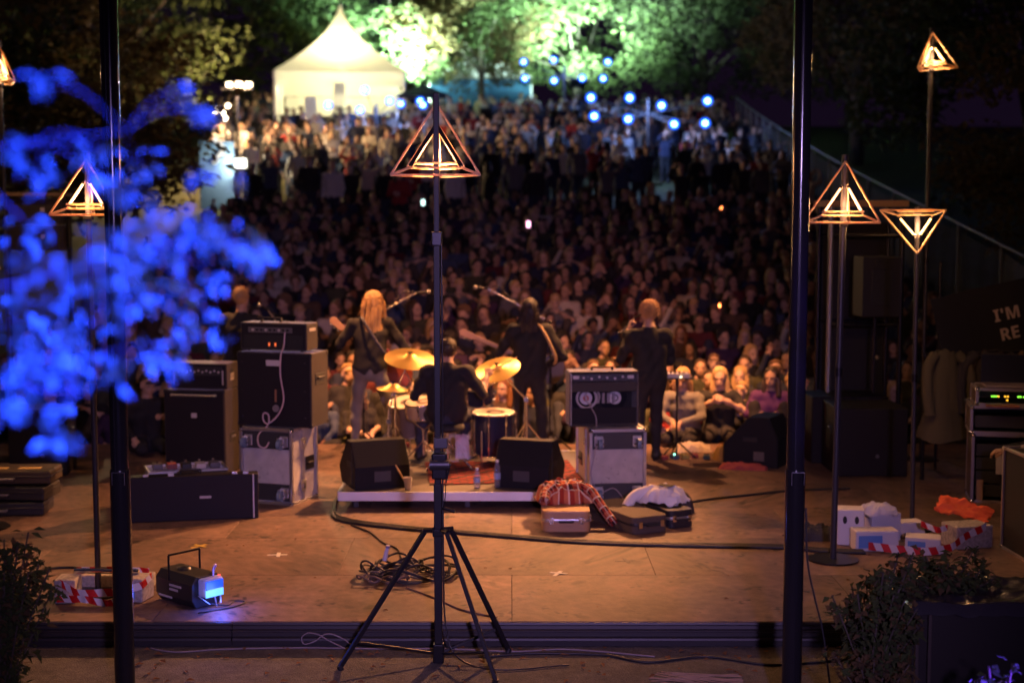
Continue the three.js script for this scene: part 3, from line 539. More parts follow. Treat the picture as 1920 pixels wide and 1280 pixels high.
// violet wash from behind the camera: one LED lantern on a stand beside the photographer
{
  const t = thing('wash_light', 'violet LED wash light on a stand behind the photographer', 'stage light', [0.9, -0.17, 1.6]);
  mesh('stand', [rod([0, 0, 0], [0, 3.5, 0], 0.02), rod([0, 0.5, 0], [0.5, 0, 0.2], 0.015), rod([0, 0.5, 0], [-0.5, 0, 0.2], 0.015), rod([0, 0.5, 0], [0, 0, -0.5], 0.015)], blackMetal, t);
  const d = V(-1.3, -3.2, -14.9).normalize(), q = new THREE.Quaternion().setFromUnitVectors(V(0, -1, 0), d);
  mesh('housing', lathe([[0, 0.16], [0.13, 0.14], [0.16, -0.1], [0.15, -0.1], [0.12, 0.1]], 20).applyQuaternion(q).translate(0, 3.6, 0), blackMetal, t);
  mesh('lamp_lens', new THREE.CircleGeometry(0.13, 20).rotateX(Math.PI / 2).translate(0, -0.06, 0).applyQuaternion(q).translate(0, 3.6, 0), glow(0.5, 0.35, 1, 3), t);
  lamp(new THREE.SpotLight(new THREE.Color().setRGB(0.6, 0.4, 1), 210, 0, 0.36, 1), [d.x * 0.1, 3.6 + d.y * 0.1, d.z * 0.1], t, [d.x * 10, 3.6 + d.y * 10, d.z * 10], 7);
}
// ---------------------------------------------------------------- lights on the slope
const lensBlue = glow(0.16, 0.42, 1, 16), haloBlue = glow(0.01, 0.12, 1, 2.2), lensWarm = glow(1, 0.82, 0.55, 12), lensGreen = glow(0.85, 1, 0.85, 60);
function spider(label, x, z, H, turn, heads, I) {
  const y = lawnY(x, z), t = thing('spider_light', label, 'light stand', [x, y, z], turn, 'blue LED light stands on the slope');
  mesh('mast', rod([0, 0, 0], [0, H, 0], 0.06, 10), blackPaint, t);
  mesh('foot', cyl(0.5, 0.5, 0.04, 0, 0.03, 0, 20), blackMetal, t);
  for (const [hx, hy, hz] of heads) {
    mesh('arm', rod([0, H - 0.5, 0], [hx, H + hy, hz], 0.02, 6), blackPaint, t);
    const hd = mesh('lamp_head', lathe([[0, -0.16], [0.11, -0.13], [0.15, 0.1], [0.13, 0.1], [0.1, -0.08], [0, -0.1]], 16).rotateX(Math.PI / 2 - 0.1).translate(hx, H + hy, hz), blackMetal, t);
    mesh('lamp_lens', new THREE.CircleGeometry(0.085, 18).rotateX(-0.1).translate(hx, H + hy + 0.01, hz + 0.105), lensBlue, hd);
    mesh('halo_ring', new THREE.TorusGeometry(0.13, 0.04, 6, 20).rotateX(-0.1).translate(hx, H + hy + 0.01, hz + 0.1), haloBlue, hd);  // glowing ring imitates the blue halo around each lens
  }
  lamp(new THREE.PointLight(new THREE.Color().setRGB(0.25, 0.4, 1), I), [0, H - 0.2, 0.9], t, null, 20);
}
spider('blue lamp stand on the slope, its mast below the brightest tree', 4.35, -46, 2.75, 0, [[-1.84, 0.0, 0.2], [-1.75, -0.6, 0.5], [-0.55, 0.05, -0.5], [-0.68, -0.7, 0.6], [0.47, -0.2, -0.4], [0.78, -0.85, 0.5], [1.87, -0.1, 0.2], [1.76, -0.82, 0.5]], 45);
spider('farthest blue lamp stand, below the floodlit foliage', 2.25, -62, 3.2, 0, [[-1.75, 0.1, 0.3], [-1.7, -0.6, 0.3], [-0.45, 0.25, -0.3], [-0.45, -0.7, 0.4], [0.75, -0.6, 0.4], [1.85, 0.1, 0.3], [1.65, -0.6, 0.3]], 28);
spider('blue lamp stand in front of the pagoda tent', -5.1, -54, 2.1, 0, [[-1.75, -0.1, 0.3], [-0.55, -0.3, 0.5], [-0.45, 0.5, -0.3], [0.55, 0.05, 0.4], [0.95, -0.05, 0.3], [1.68, 0.05, 0.3], [1.78, -0.1, 0.4]], 28);
function flood(label, x, y, z, aim, mat, size, light, group) {
  const gy = lawnY(x, z), t = thing('floodlight', label, 'floodlight', [x, gy, z], 0, group);
  mesh('stand', [rod([0, 0, 0], [0, y, 0], 0.03), rod([0, 0.5, 0], [0.4, 0, 0.2], 0.02), rod([0, 0.5, 0], [-0.4, 0, 0.2], 0.02), rod([0, 0.5, 0], [0, 0, -0.4], 0.02)], blackMetal, t);
  const q = new THREE.Quaternion().setFromUnitVectors(V(0, 0, 1), V(...aim).normalize());
  mesh('housing', box(size * 1.2, size * 0.9, 0.12, 0, 0, -0.075).applyQuaternion(q).translate(0, y + 0.15, 0), blackMetal, t);
  mesh('lamp_face', new THREE.PlaneGeometry(size, size * 0.7).applyQuaternion(q).translate(0, y + 0.15, 0), mat, t);
  if (light) lamp(light, [aim[0] * 0.15, y + 0.15 + aim[1] * 0.15, aim[2] * 0.15], t, [aim[0] * 4, y + 0.15 + aim[1] * 4, aim[2] * 4], 6);
  return t;
}
const greenWhite = () => new THREE.SpotLight(new THREE.Color().setRGB(0.6, 1, 0.78), 3400, 0, 1.15, 0.6);
flood('floodlight under the pale green tree beside the tent', -4.6, 2.2, -62.6, [-0.1, 0.86, -0.5], lensGreen, 0.5, greenWhite(), 'floodlights under the trees');
flood('floodlight under the brightest tree above the blue lamps', 2.9, 2.3, -63, [0.05, 0.86, -0.5], lensGreen, 0.6, greenWhite(), 'floodlights under the trees');
// warm lights by the path on the left of the crowd
{
  const x = -9.0, z = -47, y = lawnY(x, z), t = thing('flood_bar', 'bar of warm white floodlights at the edge of the trees', 'floodlight', [x, y, z]);
  mesh('mast', rod([0, 0, 0], [0, 3.0, 0], 0.05), blackMetal, t); mesh('crossbar', rod([-0.5, 3.0, 0], [0.5, 3.0, 0], 0.035), blackMetal, t);
  for (const k of [-1, 0, 1]) { const hd = mesh('lamp_head', box(0.22, 0.18, 0.16, k * 0.32 + 0.1, 3.13, 0.02), blackMetal, t); mesh('lamp_face', new THREE.PlaneGeometry(0.18, 0.13).translate(k * 0.32 + 0.1, 3.13, 0.104), lensWarm, hd); }
  lamp(new THREE.PointLight(0xffcf98, 140), [0.1, 3.1, 0.5], t, null, 8);
  const u = thing('globe_light', 'cluster of round warm bulbs below the bar of floodlights', 'lamp', [-8.6, lawnY(-8.6, -43), -43]);
  mesh('post', rod([0, 0, 0], [0, 2.8, 0], 0.03), blackMetal, u);
  for (const [a, b] of [[-0.28, 2.45], [0.12, 2.72], [-0.04, 2.5], [0.03, 2.35], [-0.16, 2.62]]) mesh('lamp_bulb', new THREE.SphereGeometry(0.065, 12, 8).translate(a, b, 0.1), lensWarm, u);
  lamp(new THREE.PointLight(0xffcf98, 60), [-0.05, 2.5, 0.35], u, null, 8);
}
{ // chevron sign on a blue-grey hoarding
  const x = -8.2, z = -40, y = lawnY(x, z), t = thing('chevron_sign', 'lit white chevron arrow sign on a blue panel', 'sign', [x, y, z], 0.25);
  mesh('panel', box(0.95, 1.9, 0.06, -0.05, 0.98, 0), std(0.08, 0.16, 0.3, 0.7), t);
  mesh('sign_stroke', barBetween([-0.12, 2.02, 0.05], [0.16, 1.72, 0.05], 0.12, 0.05), glow(1, 0.97, 0.85, 1.1), t); mesh('sign_stroke', barBetween([0.17, 1.72, 0.06], [-0.14, 1.3, 0.06], 0.12, 0.05), glow(1, 0.97, 0.85, 1.0), t);
  mesh('post', rod([-0.4, 0, -0.05], [-0.4, 2.2, -0.05], 0.03), blackMetal, t);
  const u = thing('lantern', 'white lantern beside the chevron sign', 'lantern', [-7.6, lawnY(-7.6, -40), -40]);
  mesh('post', rod([0, 0, 0], [0, 1.2, 0], 0.02), blackMetal, u); mesh('lamp_shade', box(0.3, 0.26, 0.2, 0.02, 1.32, 0, 0.03), glow(1, 0.98, 0.8, 4), u); lamp(new THREE.PointLight(0xfff2d0, 14), [0.02, 1.32, 0.25], u, null, 6);
  const v = thing('lamp_post', 'small greenish lamp on a post against the tent corner', 'lamp', [-9.7, lawnY(-9.7, -60), -60]);
  mesh('post', rod([0, 0, 0], [0, 2.5, 0], 0.03), blackMetal, v); mesh('lamp_shade', box(0.6, 0.2, 0.2, 0.1, 2.55, 0, 0.05), glow(0.95, 1, 0.75, 6), v);
}
// ---------------------------------------------------------------- stage gear
const tolexBump = tex(256, (u, v) => { const c = 0.5 + 0.5 * Math.sin(rnd() * 6.28) * 0.6 + 0.3 * (tn(u, v, 50, 2) - 0.5); return [c, c, c]; }, 4, false);
const matte = (r, g, b, rough = 0.6, more = {}) => new THREE.MeshPhysicalMaterial({ color: new THREE.Color().setRGB(r, g, b), roughness: rough, specularIntensity: 0.35, ...more });
const tolexLit = new THREE.MeshPhysicalMaterial({ color: new THREE.Color().setRGB(0.045, 0.039, 0.035), specularIntensity: 0.4, roughness: 0.55, bumpMap: tolexBump, bumpScale: 0.0012, sheen: 1, sheenColor: new THREE.Color().setRGB(0.85, 0.82, 0.78), sheenRoughness: 0.45 }), tolexBlack = matte(0.014, 0.012, 0.015, 0.58, { bumpMap: tolexBump, bumpScale: 0.0015 });  // shell colour lightened to imitate golden lit sides; black vinyl for the backs
const grille = std(0.018, 0.017, 0.019, 0.85), rubber = std(0.018, 0.018, 0.019, 0.75), plastic = std(0.02, 0.02, 0.022, 0.45);
const paleLabel = std(0.5, 0.47, 0.46, 0.5), panelGrey = std(0.13, 0.125, 0.13, 0.4, 0.4), knobMat = std(0.55, 0.53, 0.5, 0.35, 0.3), gaffer = std(0.02, 0.02, 0.02, 0.7);
const caseTex = tex(512, (u, v) => { const s = tn(u, v, 12, 6), f = tn(u * 1, v, 60, 12); let c = 0.8 + 0.1 * (s - 0.5) + 0.06 * (rnd() - 0.5); const sc = tn(u, v, 90, 50) * tn(u, v, 14, 60); if (sc > 0.46) c -= (sc - 0.46) * 2.4; return [c, c * 0.985, c * 0.97]; }, 1.2);
const caseWhite = new THREE.MeshStandardMaterial({ color: new THREE.Color().setRGB(0.72, 0.71, 0.7), map: caseTex, roughness: 0.5 });
const caseBlack = std(0.03, 0.03, 0.032, 0.5, 0, { bumpMap: tolexBump, bumpScale: 0.0008 });
function trimBox(t, w, h, d, r = 0.014, m = alu) { // aluminium edge strips and ball corners of a flight case
  for (const sy of [-1, 1]) for (const sz of [-1, 1]) mesh('edge_trim', box(w - 0.05, r * 2, r * 2, 0, h / 2 + sy * (h / 2 - r * 0.6), sz * (d / 2 - r * 0.6), 0.003), m, t);
  for (const sx of [-1, 1]) for (const sz of [-1, 1]) mesh('edge_trim', box(r * 2, h - 0.05, r * 2, sx * (w / 2 - r * 0.6), h / 2, sz * (d / 2 - r * 0.6), 0.003), m, t);
  for (const sx of [-1, 1]) for (const sy of [-1, 1]) mesh('edge_trim', box(r * 2, r * 2, d - 0.05, sx * (w / 2 - r * 0.6), h / 2 + sy * (h / 2 - r * 0.6), 0, 0.003), m, t);
  for (const sx of [-1, 1]) for (const sy of [-1, 1]) for (const sz of [-1, 1]) mesh('ball_corner', new THREE.SphereGeometry(0.026, 10, 8).translate(sx * (w / 2 - 0.012), h / 2 + sy * (h / 2 - 0.012), sz * (d / 2 - 0.012)), chrome, t);
}
function caster(t, x, y, z) { // lying on its side, wheel towards the viewer (+z)
  const c = mesh('caster', [box(0.085, 0.1, 0.008, x, y, z + 0.005), box(0.012, 0.09, 0.075, x - 0.03, y - 0.005, z + 0.04), box(0.012, 0.09, 0.075, x + 0.03, y - 0.005, z + 0.04), cyl(0.03, 0.03, 0.02, x, y + 0.02, z + 0.02, 14)], alu, t);
  mesh('wheel', new THREE.CylinderGeometry(0.05, 0.05, 0.034, 20).rotateZ(Math.PI / 2).translate(x, y - 0.015, z + 0.085), std(0.14, 0.2, 0.28, 0.4), c);
  mesh('axle', rod([x - 0.045, y - 0.015, z + 0.085], [x + 0.045, y - 0.015, z + 0.085], 0.009), chrome, c);
}
function flightCase(label, pos, turn, w, h, d) {
  const t = thing('flight_case', label, 'flight case', pos, turn, 'flight cases lying on their sides');
  mesh('shell', box(w - 0.02, h - 0.02, d - 0.04, 0, h / 2, -0.01, 0.003), caseWhite, t);
  mesh('base_panel', box(w - 0.05, h * 0.46, 0.012, 0, h * 0.5, d / 2 - 0.026, 0.002), caseWhite, t);
  for (const s of [0, 1]) mesh('wheel_board', box(w - 0.04, h * 0.225, 0.02, 0, s ? h * 0.845 : h * 0.155, d / 2 - 0.024, 0.003), caseBlack, t);
  for (const sx of [-1, 1]) for (const sy of [0.84, 0.16]) caster(t, sx * w * 0.345, h * sy, d / 2 - 0.014);
  trimBox(t, w, h, d);
  for (const sx of [-1, 1]) {
    for (const k of [0.14, 0.19]) mesh('lid_trim', box(0.012, h - 0.04, 0.016, sx * (w / 2 - 0.004), h / 2, d / 2 - d * k - 0.14, 0.002), alu, t);
    for (const y of [0.22, 0.78]) { const l = mesh('butterfly_latch', box(0.012, 0.11, 0.1, sx * (w / 2 - 0.002), h * y, d / 2 - d * 0.165 - 0.14, 0.004), alu, t); mesh('twist', box(0.012, 0.05, 0.03, sx * (w / 2 + 0.006), h * y, d / 2 - d * 0.165 - 0.14, 0.004), chrome, l); }
    const hd = mesh('handle_dish', box(0.008, 0.13, 0.16, sx * (w / 2 - 0.005), h * 0.5, -d * 0.22, 0.003), blackMetal, t); mesh('handle', rod([sx * (w / 2 + 0.006), h * 0.5, -d * 0.22 - 0.06], [sx * (w / 2 + 0.006), h * 0.5, -d * 0.22 + 0.06], 0.01), rubber, hd);
  }
  return t;
}
flightCase('white flight case on its side under the tall amplifier stack', [-2.25, 0, -13.57], -0.36, 0.56, 0.72, 0.5);
flightCase('white flight case on its side under the combo amplifier', [0.96, 0, -13.72], 0.13, 0.54, 0.71, 0.74);
// 4x12 cabinet, seen from the back
{
  const t = thing('speaker_cabinet', 'black guitar cabinet on the white flight case, pale cable down its back', 'speaker cabinet', [-2.21, 0.725, -13.62], -0.3), w = 0.78, h = 0.71, d = 0.38;
  mesh('cabinet', box(w, h, d, 0, h / 2, 0, 0.014), tolexLit, t);
  mesh('back_panel', box(w - 0.024, h - 0.024, 0.012, 0, h / 2, d / 2 + 0.002, 0.003), tolexBlack, t);
  mesh('grille_cloth', box(w - 0.06, h - 0.06, 0.01, 0, h / 2, -d / 2 - 0.002, 0.003), grille, t);
  mesh('label_plate', box(0.15, 0.055, 0.004, 0.0, h * 0.86, d / 2 + 0.011, 0.001), paleLabel, t);
  mesh('jack_plate', cyl(0.034, 0.034, 0.006, 0, 0, 0, 20).rotateX(Math.PI / 2).translate(0.02, h * 0.25, d / 2 + 0.011), std(0.3, 0.28, 0.28, 0.4, 0.6), t);
  mesh('worn_mark', box(0.02, 0.12, 0.002, 0.02, h * 0.42, d / 2 + 0.0095, 0.001), std(0.24, 0.12, 0.06, 0.8), t);
  for (const sx of [-1, 1]) {
    const hd = mesh('side_handle', box(0.012, 0.11, 0.2, sx * (w / 2 + 0.0005), h * 0.64, 0, 0.004), rubber, t); mesh('grip', rod([sx * (w / 2 + 0.012), h * 0.66, -0.07], [sx * (w / 2 + 0.012), h * 0.66, 0.07], 0.011), plastic, hd);
    for (const y of [0.02, h - 0.02]) for (const z of [-1, 1]) mesh('corner_cap', box(0.045, 0.045, 0.045, sx * (w / 2 - 0.018), y, z * (d / 2 - 0.018), 0.012), plastic, t);
    for (const y of [0.1, 0.35, 0.62]) mesh('screw', new THREE.SphereGeometry(0.007, 8, 6).translate(sx * (w / 2 - 0.06), y, d / 2 + 0.009), chrome, t);
  }
}
{
  const t = thing('amplifier_head', 'black valve amplifier head on top of the guitar cabinet', 'amplifier', [-2.24, 1.44, -13.62], -0.3), w = 0.7, h = 0.26, d = 0.25;
  mesh('shell', box(w, h, d, 0, h / 2 + 0.012, 0, 0.012), tolexLit, t);
  mesh('back_panel', box(w - 0.03, h - 0.03, 0.008, 0, h / 2 + 0.012, d / 2 - 0.001, 0.003), tolexBlack, t);
  mesh('recess', box(w - 0.08, h * 0.48, 0.01, 0, h * 0.3 + 0.012, d / 2 + 0.001, 0.002), std(0.01, 0.01, 0.01, 0.8), t);
  const p = mesh('rear_panel', box(w * 0.66, 0.05, 0.008, -0.03, h * 0.74 + 0.012, d / 2 + 0.003, 0.001), panelGrey, t);
  for (let k = 0; k < 9; k++) mesh('socket', cyl(0.012, 0.012, 0.012, 0, 0, 0, 10).rotateX(Math.PI / 2).translate(-0.21 + k * 0.046, h * 0.74 + 0.012, d / 2 + 0.01), k % 3 ? blackMetal : knobMat, p);
  for (const x of [-0.04, 0.025]) mesh('valve_glow_tube', rod([x, h * 0.2, d / 2 + 0.008], [x, h * 0.32, d / 2 + 0.008], 0.008, 8), glow(1, 0.16, 0.04, 1.2), t);
  mesh('top_handle', [box(0.22, 0.014, 0.03, -0.08, h + 0.05, 0, 0.006), box(0.02, 0.04, 0.03, -0.18, h + 0.03, 0), box(0.02, 0.04, 0.03, 0.02, h + 0.03, 0)], rubber, t);
  for (const sx of [-1, 1]) { mesh('vent', box(0.006, 0.03, 0.14, sx * (w / 2 + 0.001), h * 0.8, 0), knobMat, t); for (const z of [-1, 1]) mesh('foot', cyl(0.015, 0.015, 0.012, sx * 0.28, 0.006, z * 0.08), rubber, t); }
}
one('cable', 'pale cable hanging in loops down the guitar cabinet', 'cable', cable([[0.1, 0.9, 0.145], [0.095, 0.78, 0.16], [0.085, 0.68, 0.21], [0.08, 0.5, 0.213], [0.11, 0.27, 0.213], [0.05, 0.12, 0.213], [-0.06, 0.03, 0.216], [-0.11, 0.07, 0.213], [-0.1, 0.13, 0.212], [-0.05, 0.11, 0.213], [-0.05, 0.02, 0.235], [-0.09, -0.06, 0.35], [-0.06, -0.15, 0.4], [0.0, -0.17, 0.39], [0.03, -0.12, 0.37]], 0.0075, 110), std(0.55, 0.4, 0.4, 0.6), [-2.21, 0.725, -13.62], -0.3);
// bass stack
{
  const t = thing('speaker_cabinet', 'tall black bass cabinet with a bar handle across its top', 'speaker cabinet', [-3.32, 0, -15.08], -0.16), w = 0.68, h = 0.9, d = 0.42;
  mesh('cabinet', box(w, h, d, 0, h / 2, 0, 0.016), tolexLit, t); mesh('back_panel', box(w - 0.03, h - 0.03, 0.01, 0, h / 2, d / 2 + 0.002, 0.003), tolexBlack, t);
  mesh('bar_handle', [rod([-0.24, h * 0.94, d / 2 + 0.03], [0.24, h * 0.94, d / 2 + 0.03], 0.012), rod([-0.24, h * 0.94, d / 2], [-0.24, h * 0.94, d / 2 + 0.03], 0.014), rod([0.24, h * 0.94, d / 2], [0.24, h * 0.94, d / 2 + 0.03], 0.014)], alu, t);
  mesh('jack_plate', box(0.06, 0.05, 0.006, 0.0, h * 0.7, d / 2 + 0.01, 0.001), paleLabel, t);
  const gh = mesh('grille_cloth', box(w - 0.05, h - 0.05, 0.01, 0, h / 2, -d / 2 - 0.002), grille, t);
  for (const sx of [-1, 1]) { const hd = mesh('side_handle', box(0.01, 0.1, 0.15, sx * (w / 2 + 0.001), h * 0.42, 0), rubber, t); mesh('grip', rod([sx * (w / 2 + 0.01), h * 0.43, -0.05], [sx * (w / 2 + 0.01), h * 0.43, 0.05], 0.01), alu, hd); for (const y of [0.02, h - 0.02]) for (const z of [-1, 1]) mesh('corner_cap', box(0.05, 0.05, 0.05, sx * (w / 2 - 0.02), y, z * (d / 2 - 0.02), 0.014), plastic, t); }
  const a = thing('amplifier_head', 'black bass amplifier head on the tall cabinet', 'amplifier', [-3.28, 0.905, -15.08], -0.16), W = 0.62, Hh = 0.27, D = 0.34;
  mesh('shell', box(W, Hh, D, 0, Hh / 2, 0, 0.01), tolexLit, a); mesh('back_panel', box(W - 0.03, Hh - 0.03, 0.004, 0, Hh / 2, D / 2 + 0.0, 0.001), tolexBlack, a); const rp = mesh('rear_panel', box(W - 0.1, 0.09, 0.008, 0, Hh * 0.7, D / 2 + 0.002, 0.001), std(0.02, 0.02, 0.022, 0.5), a);
  for (let k = 0; k < 11; k++) mesh('socket', cyl(0.011, 0.011, 0.014, 0, 0, 0, 10).rotateX(Math.PI / 2).translate(-0.22 + k * 0.044, Hh * (k % 2 ? 0.72 : 0.67), D / 2 + 0.009), k % 4 === 1 ? paleLabel : knobMat, rp);
  mesh('side_vent', box(0.006, 0.09, 0.09, W / 2 + 0.001, Hh * 0.6, 0.02), rubber, a); for (let k = 0; k < 4; k++) mesh('vent_slot', box(0.004, 0.012, 0.1, W / 2 + 0.003, Hh * 0.35 + k * 0.02, 0.02), paleLabel, a);
  for (const sx of [-1, 1]) mesh('rack_handle', rod([sx * 0.27, 0.05, D / 2 + 0.02], [sx * 0.27, 0.2, D / 2 + 0.02], 0.008), alu, a);
}
// long keyboard case standing on its edge, and the open case behind it
{
  const t = thing('keyboard_case', 'long black keyboard case standing on edge with a silver badge', 'instrument case', [-2.87, 0, -12.66], 0.2), w = 1.14, h = 0.41, d = 0.16;
  mesh('shell', box(w, h, d, 0, h / 2, 0, 0.012), matte(0.017, 0.015, 0.021, 0.6, { bumpMap: tolexBump, bumpScale: 0.001 }), t);
  mesh('edge_trim', box(0.012, h - 0.01, 0.012, w / 2 - 0.045, h / 2, d / 2 + 0.002, 0.003), alu, t); mesh('badge', box(0.1, 0.022, 0.004, 0.1, h * 0.52, d / 2 + 0.003, 0.001), paleLabel, t);
  for (const x of [-0.42, -0.2, 0.36, 0.46]) mesh('latch', box(0.05, 0.03, 0.03, x, h + 0.004, 0.04, 0.004), alu, t);
  mesh('handle', [rod([-0.12, h + 0.04, 0], [0.06, h + 0.04, 0], 0.011), rod([-0.12, h, 0], [-0.12, h + 0.04, 0], 0.008), rod([0.06, h, 0], [0.06, h + 0.04, 0], 0.008)], rubber, t);
  const u = thing('pedal_case', 'open flat case with knobs behind the long keyboard case', 'instrument case', [-3.1, 0, -13.35], 0.35);
  mesh('tray', box(0.72, 0.34, 0.42, 0, 0.17, 0, 0.01), tolexLit, u); mesh('rim', [box(0.74, 0.02, 0.02, 0, 0.345, 0.2), box(0.74, 0.02, 0.02, 0, 0.345, -0.2), box(0.02, 0.02, 0.38, 0.36, 0.345, 0), box(0.02, 0.02, 0.38, -0.36, 0.345, 0)], alu, u);
  for (let k = 0; k < 5; k++) { const pd = mesh('pedal', box(0.09, 0.05, 0.13, -0.26 + k * 0.13, 0.37, rr(-0.05, 0.05), 0.006), [panelGrey, std(0.2, 0.05, 0.04, 0.4), plastic, paleLabel, panelGrey][k], u); mesh('knob', cyl(0.012, 0.012, 0.02, -0.26 + k * 0.13, 0.405, -0.04, 10), chrome, pd); }
}
// combo amplifier, open back
{
  const t = thing('combo_amplifier', 'black open-back combo amplifier with two white speaker magnets', 'amplifier', [0.87, 0.715, -13.66], 0.12), w = 0.67, h = 0.53, d = 0.27, th = 0.02;
  mesh('top_board', box(w, th, d, 0, h - th / 2, 0, 0.008), tolexLit, t); mesh('bottom_board', box(w, th, d, 0, th / 2, 0, 0.006), tolexLit, t);
  for (const s of [-1, 1]) { mesh('side_board', box(th, h - th * 2, d, s * (w / 2 - th / 2), h / 2, 0, 0.006), tolexLit, t); mesh('piping', box(0.008, h - 0.03, 0.008, s * (w / 2 - 0.012), h / 2, d / 2 + 0.001, 0.003), s < 0 ? paleLabel : panelGrey, t); }
  mesh('baffle', box(w - th * 2, h - th * 2, 0.014, 0, h / 2, -d / 2 + 0.03), std(0.02, 0.018, 0.016, 0.9), t); mesh('grille_cloth', box(w - 0.02, h - 0.02, 0.01, 0, h / 2, -d / 2 - 0.004), std(0.3, 0.3, 0.3, 0.8), t);
  const cp = mesh('control_panel', box(w - 0.05, 0.07, 0.03, 0, h - 0.06, d / 2 - 0.02, 0.003), std(0.05, 0.05, 0.055, 0.4, 0.4), t);
  for (let k = 0; k < 13; k++) mesh('socket', cyl(0.011, 0.011, 0.02, 0, 0, 0, 10).rotateX(Math.PI / 2).translate(-0.24 + k * 0.038, h - 0.06 + (k % 3 - 1) * 0.008, d / 2), k % 2 ? knobMat : chrome, cp);
  for (const x of [-0.275, 0.255]) mesh('label_plate', box(0.06, 0.032, 0.004, x, h - 0.055, d / 2 + 0.0, 0.001), paleLabel, cp);
  mesh('upper_back_board', box(w - th * 2, 0.09, 0.012, 0, h - 0.15, d / 2 - 0.012, 0.002), tolexLit, t); mesh('lower_back_board', box(w - th * 2, 0.16, 0.012, 0, 0.1, d / 2 - 0.012, 0.002), tolexBlack, t);
  for (const x of [-0.16, 0.125]) {
    const s = mesh('speaker', lathe([[0.14, -0.01], [0.14, 0], [0.06, 0.07], [0.05, 0.08], [0, 0.08]], 28).rotateX(Math.PI / 2).translate(x, h * 0.49, -d / 2 + 0.04), std(0.06, 0.06, 0.065, 0.5, 0.5), t);
    mesh('magnet', cyl(0.062, 0.062, 0.05, 0, 0, 0, 28).rotateX(Math.PI / 2).translate(x, h * 0.49, 0.0), std(0.55, 0.53, 0.52, 0.45), s);
    mesh('magnet_label', new THREE.RingGeometry(x < 0 ? 0.012 : 0.022, x < 0 ? 0.03 : 0.034, 24).translate(x, h * 0.49, 0.0265), x < 0 ? std(0.45, 0.12, 0.1, 0.6) : std(0.05, 0.05, 0.06, 0.5), s);
  }
  for (let k = 0; k < 4; k++) mesh('valve', rod([-0.04 + k * 0.05, h - 0.22, 0.02], [-0.04 + k * 0.05, h - 0.32, 0.02], 0.016, 10), std(0.3, 0.28, 0.28, 0.15), t);
  mesh('coiled_cable', new THREE.TorusGeometry(0.095, 0.011, 8, 32).translate(-0.16, h * 0.5, 0.06), std(0.5, 0.47, 0.47, 0.6), t); mesh('coiled_cable', new THREE.TorusGeometry(0.07, 0.007, 8, 28).translate(-0.1, h * 0.52, 0.05), std(0.4, 0.37, 0.37, 0.6), t);
  mesh('top_handle', [box(0.2, 0.012, 0.03, 0, h + 0.03, 0, 0.005), box(0.02, 0.03, 0.03, -0.1, h + 0.014, 0), box(0.02, 0.03, 0.03, 0.1, h + 0.014, 0)], rubber, t);
}
one('cable', 'thin pale cable running from the combo amplifier to the floor', 'cable', cable([[0.74, 0.93, -13.5], [0.8, 0.82, -13.46], [0.8, 0.7, -13.36], [0.79, 0.5, -13.3], [0.75, 0.3, -13.3], [0.82, 0.12, -13.28], [0.95, 0.17, -13.24], [1.03, 0.1, -13.25], [1.08, 0.015, -13.2]], 0.005, 60), std(0.34, 0.3, 0.32, 0.6));
// ---------------------------------------------------------------- drum riser
{
  const t = thing('drum_riser', 'low drum riser with a pale aluminium front edge', 'riser', [-0.42, 0, -14.25]);
  mesh('deck', box(2.36, 0.05, 2.3, 0, 0.135, 0, 0.004), std(0.09, 0.075, 0.065, 0.6), t);
  for (const z of [-1, 1]) mesh('edge_rail', box(2.4, 0.085, 0.03, 0, 0.123, z * 1.17, 0.004), std(0.75, 0.74, 0.73, 0.38, 0.5), t);
  for (const x of [-1, 1]) mesh('edge_rail', box(0.03, 0.085, 2.3, x * 1.197, 0.123, 0, 0.004), std(0.75, 0.74, 0.73, 0.38, 0.5), t);
  for (const x of [-1.05, 0.0, 1.05]) for (const z of [-1.05, 1.05]) mesh('leg', box(0.05, 0.11, 0.05, x, 0.055, z), aluDark, t);
}
function wedge(label, pos, turn) {
  const t = thing('wedge_monitor', label, 'stage monitor', pos, turn, 'wedge monitors on the riser');
  const s = new THREE.Shape([[-0.26, 0], [0.22, 0], [0.3, 0.14], [0.02, 0.42], [-0.12, 0.42], [-0.26, 0.2]].map(([x, y]) => new THREE.Vector2(x, y)));
  mesh('cabinet', new THREE.ExtrudeGeometry(s, { depth: 0.52, bevelEnabled: true, bevelSize: 0.01, bevelThickness: 0.01, bevelSegments: 2 }).translate(0, 0.012, -0.26), matte(0.014, 0.013, 0.017, 0.65, { bumpMap: tolexBump, bumpScale: 0.001 }), t);
  const g = mesh('grille', box(0.37, 0.008, 0.48, 0, 0, 0, 0.002), matte(0.012, 0.012, 0.013, 0.6), t); g.position.set(0.168, 0.302, 0); g.rotation.z = -Math.PI / 4;
  for (const z of [-1, 1]) { mesh('side_cheek', box(0.16, 0.05, 0.006, -0.07, 0.22, z * 0.272, 0.01), rubber, t); mesh('joint_line', box(0.006, 0.36, 0.004, -0.16, 0.2, z * 0.271), std(0.06, 0.06, 0.065, 0.5), t); }
  mesh('connector_plate', box(0.006, 0.1, 0.16, -0.272, 0.12, 0, 0.002), std(0.05, 0.05, 0.055, 0.5), t);
}
wedge('wedge monitor on the riser corner near the tall amplifier stack', [-1.32, 0.161, -13.5], Math.PI * 0.62);
wedge('wedge monitor on the riser corner near the combo amplifier', [0.17, 0.161, -13.5], Math.PI * 0.4);
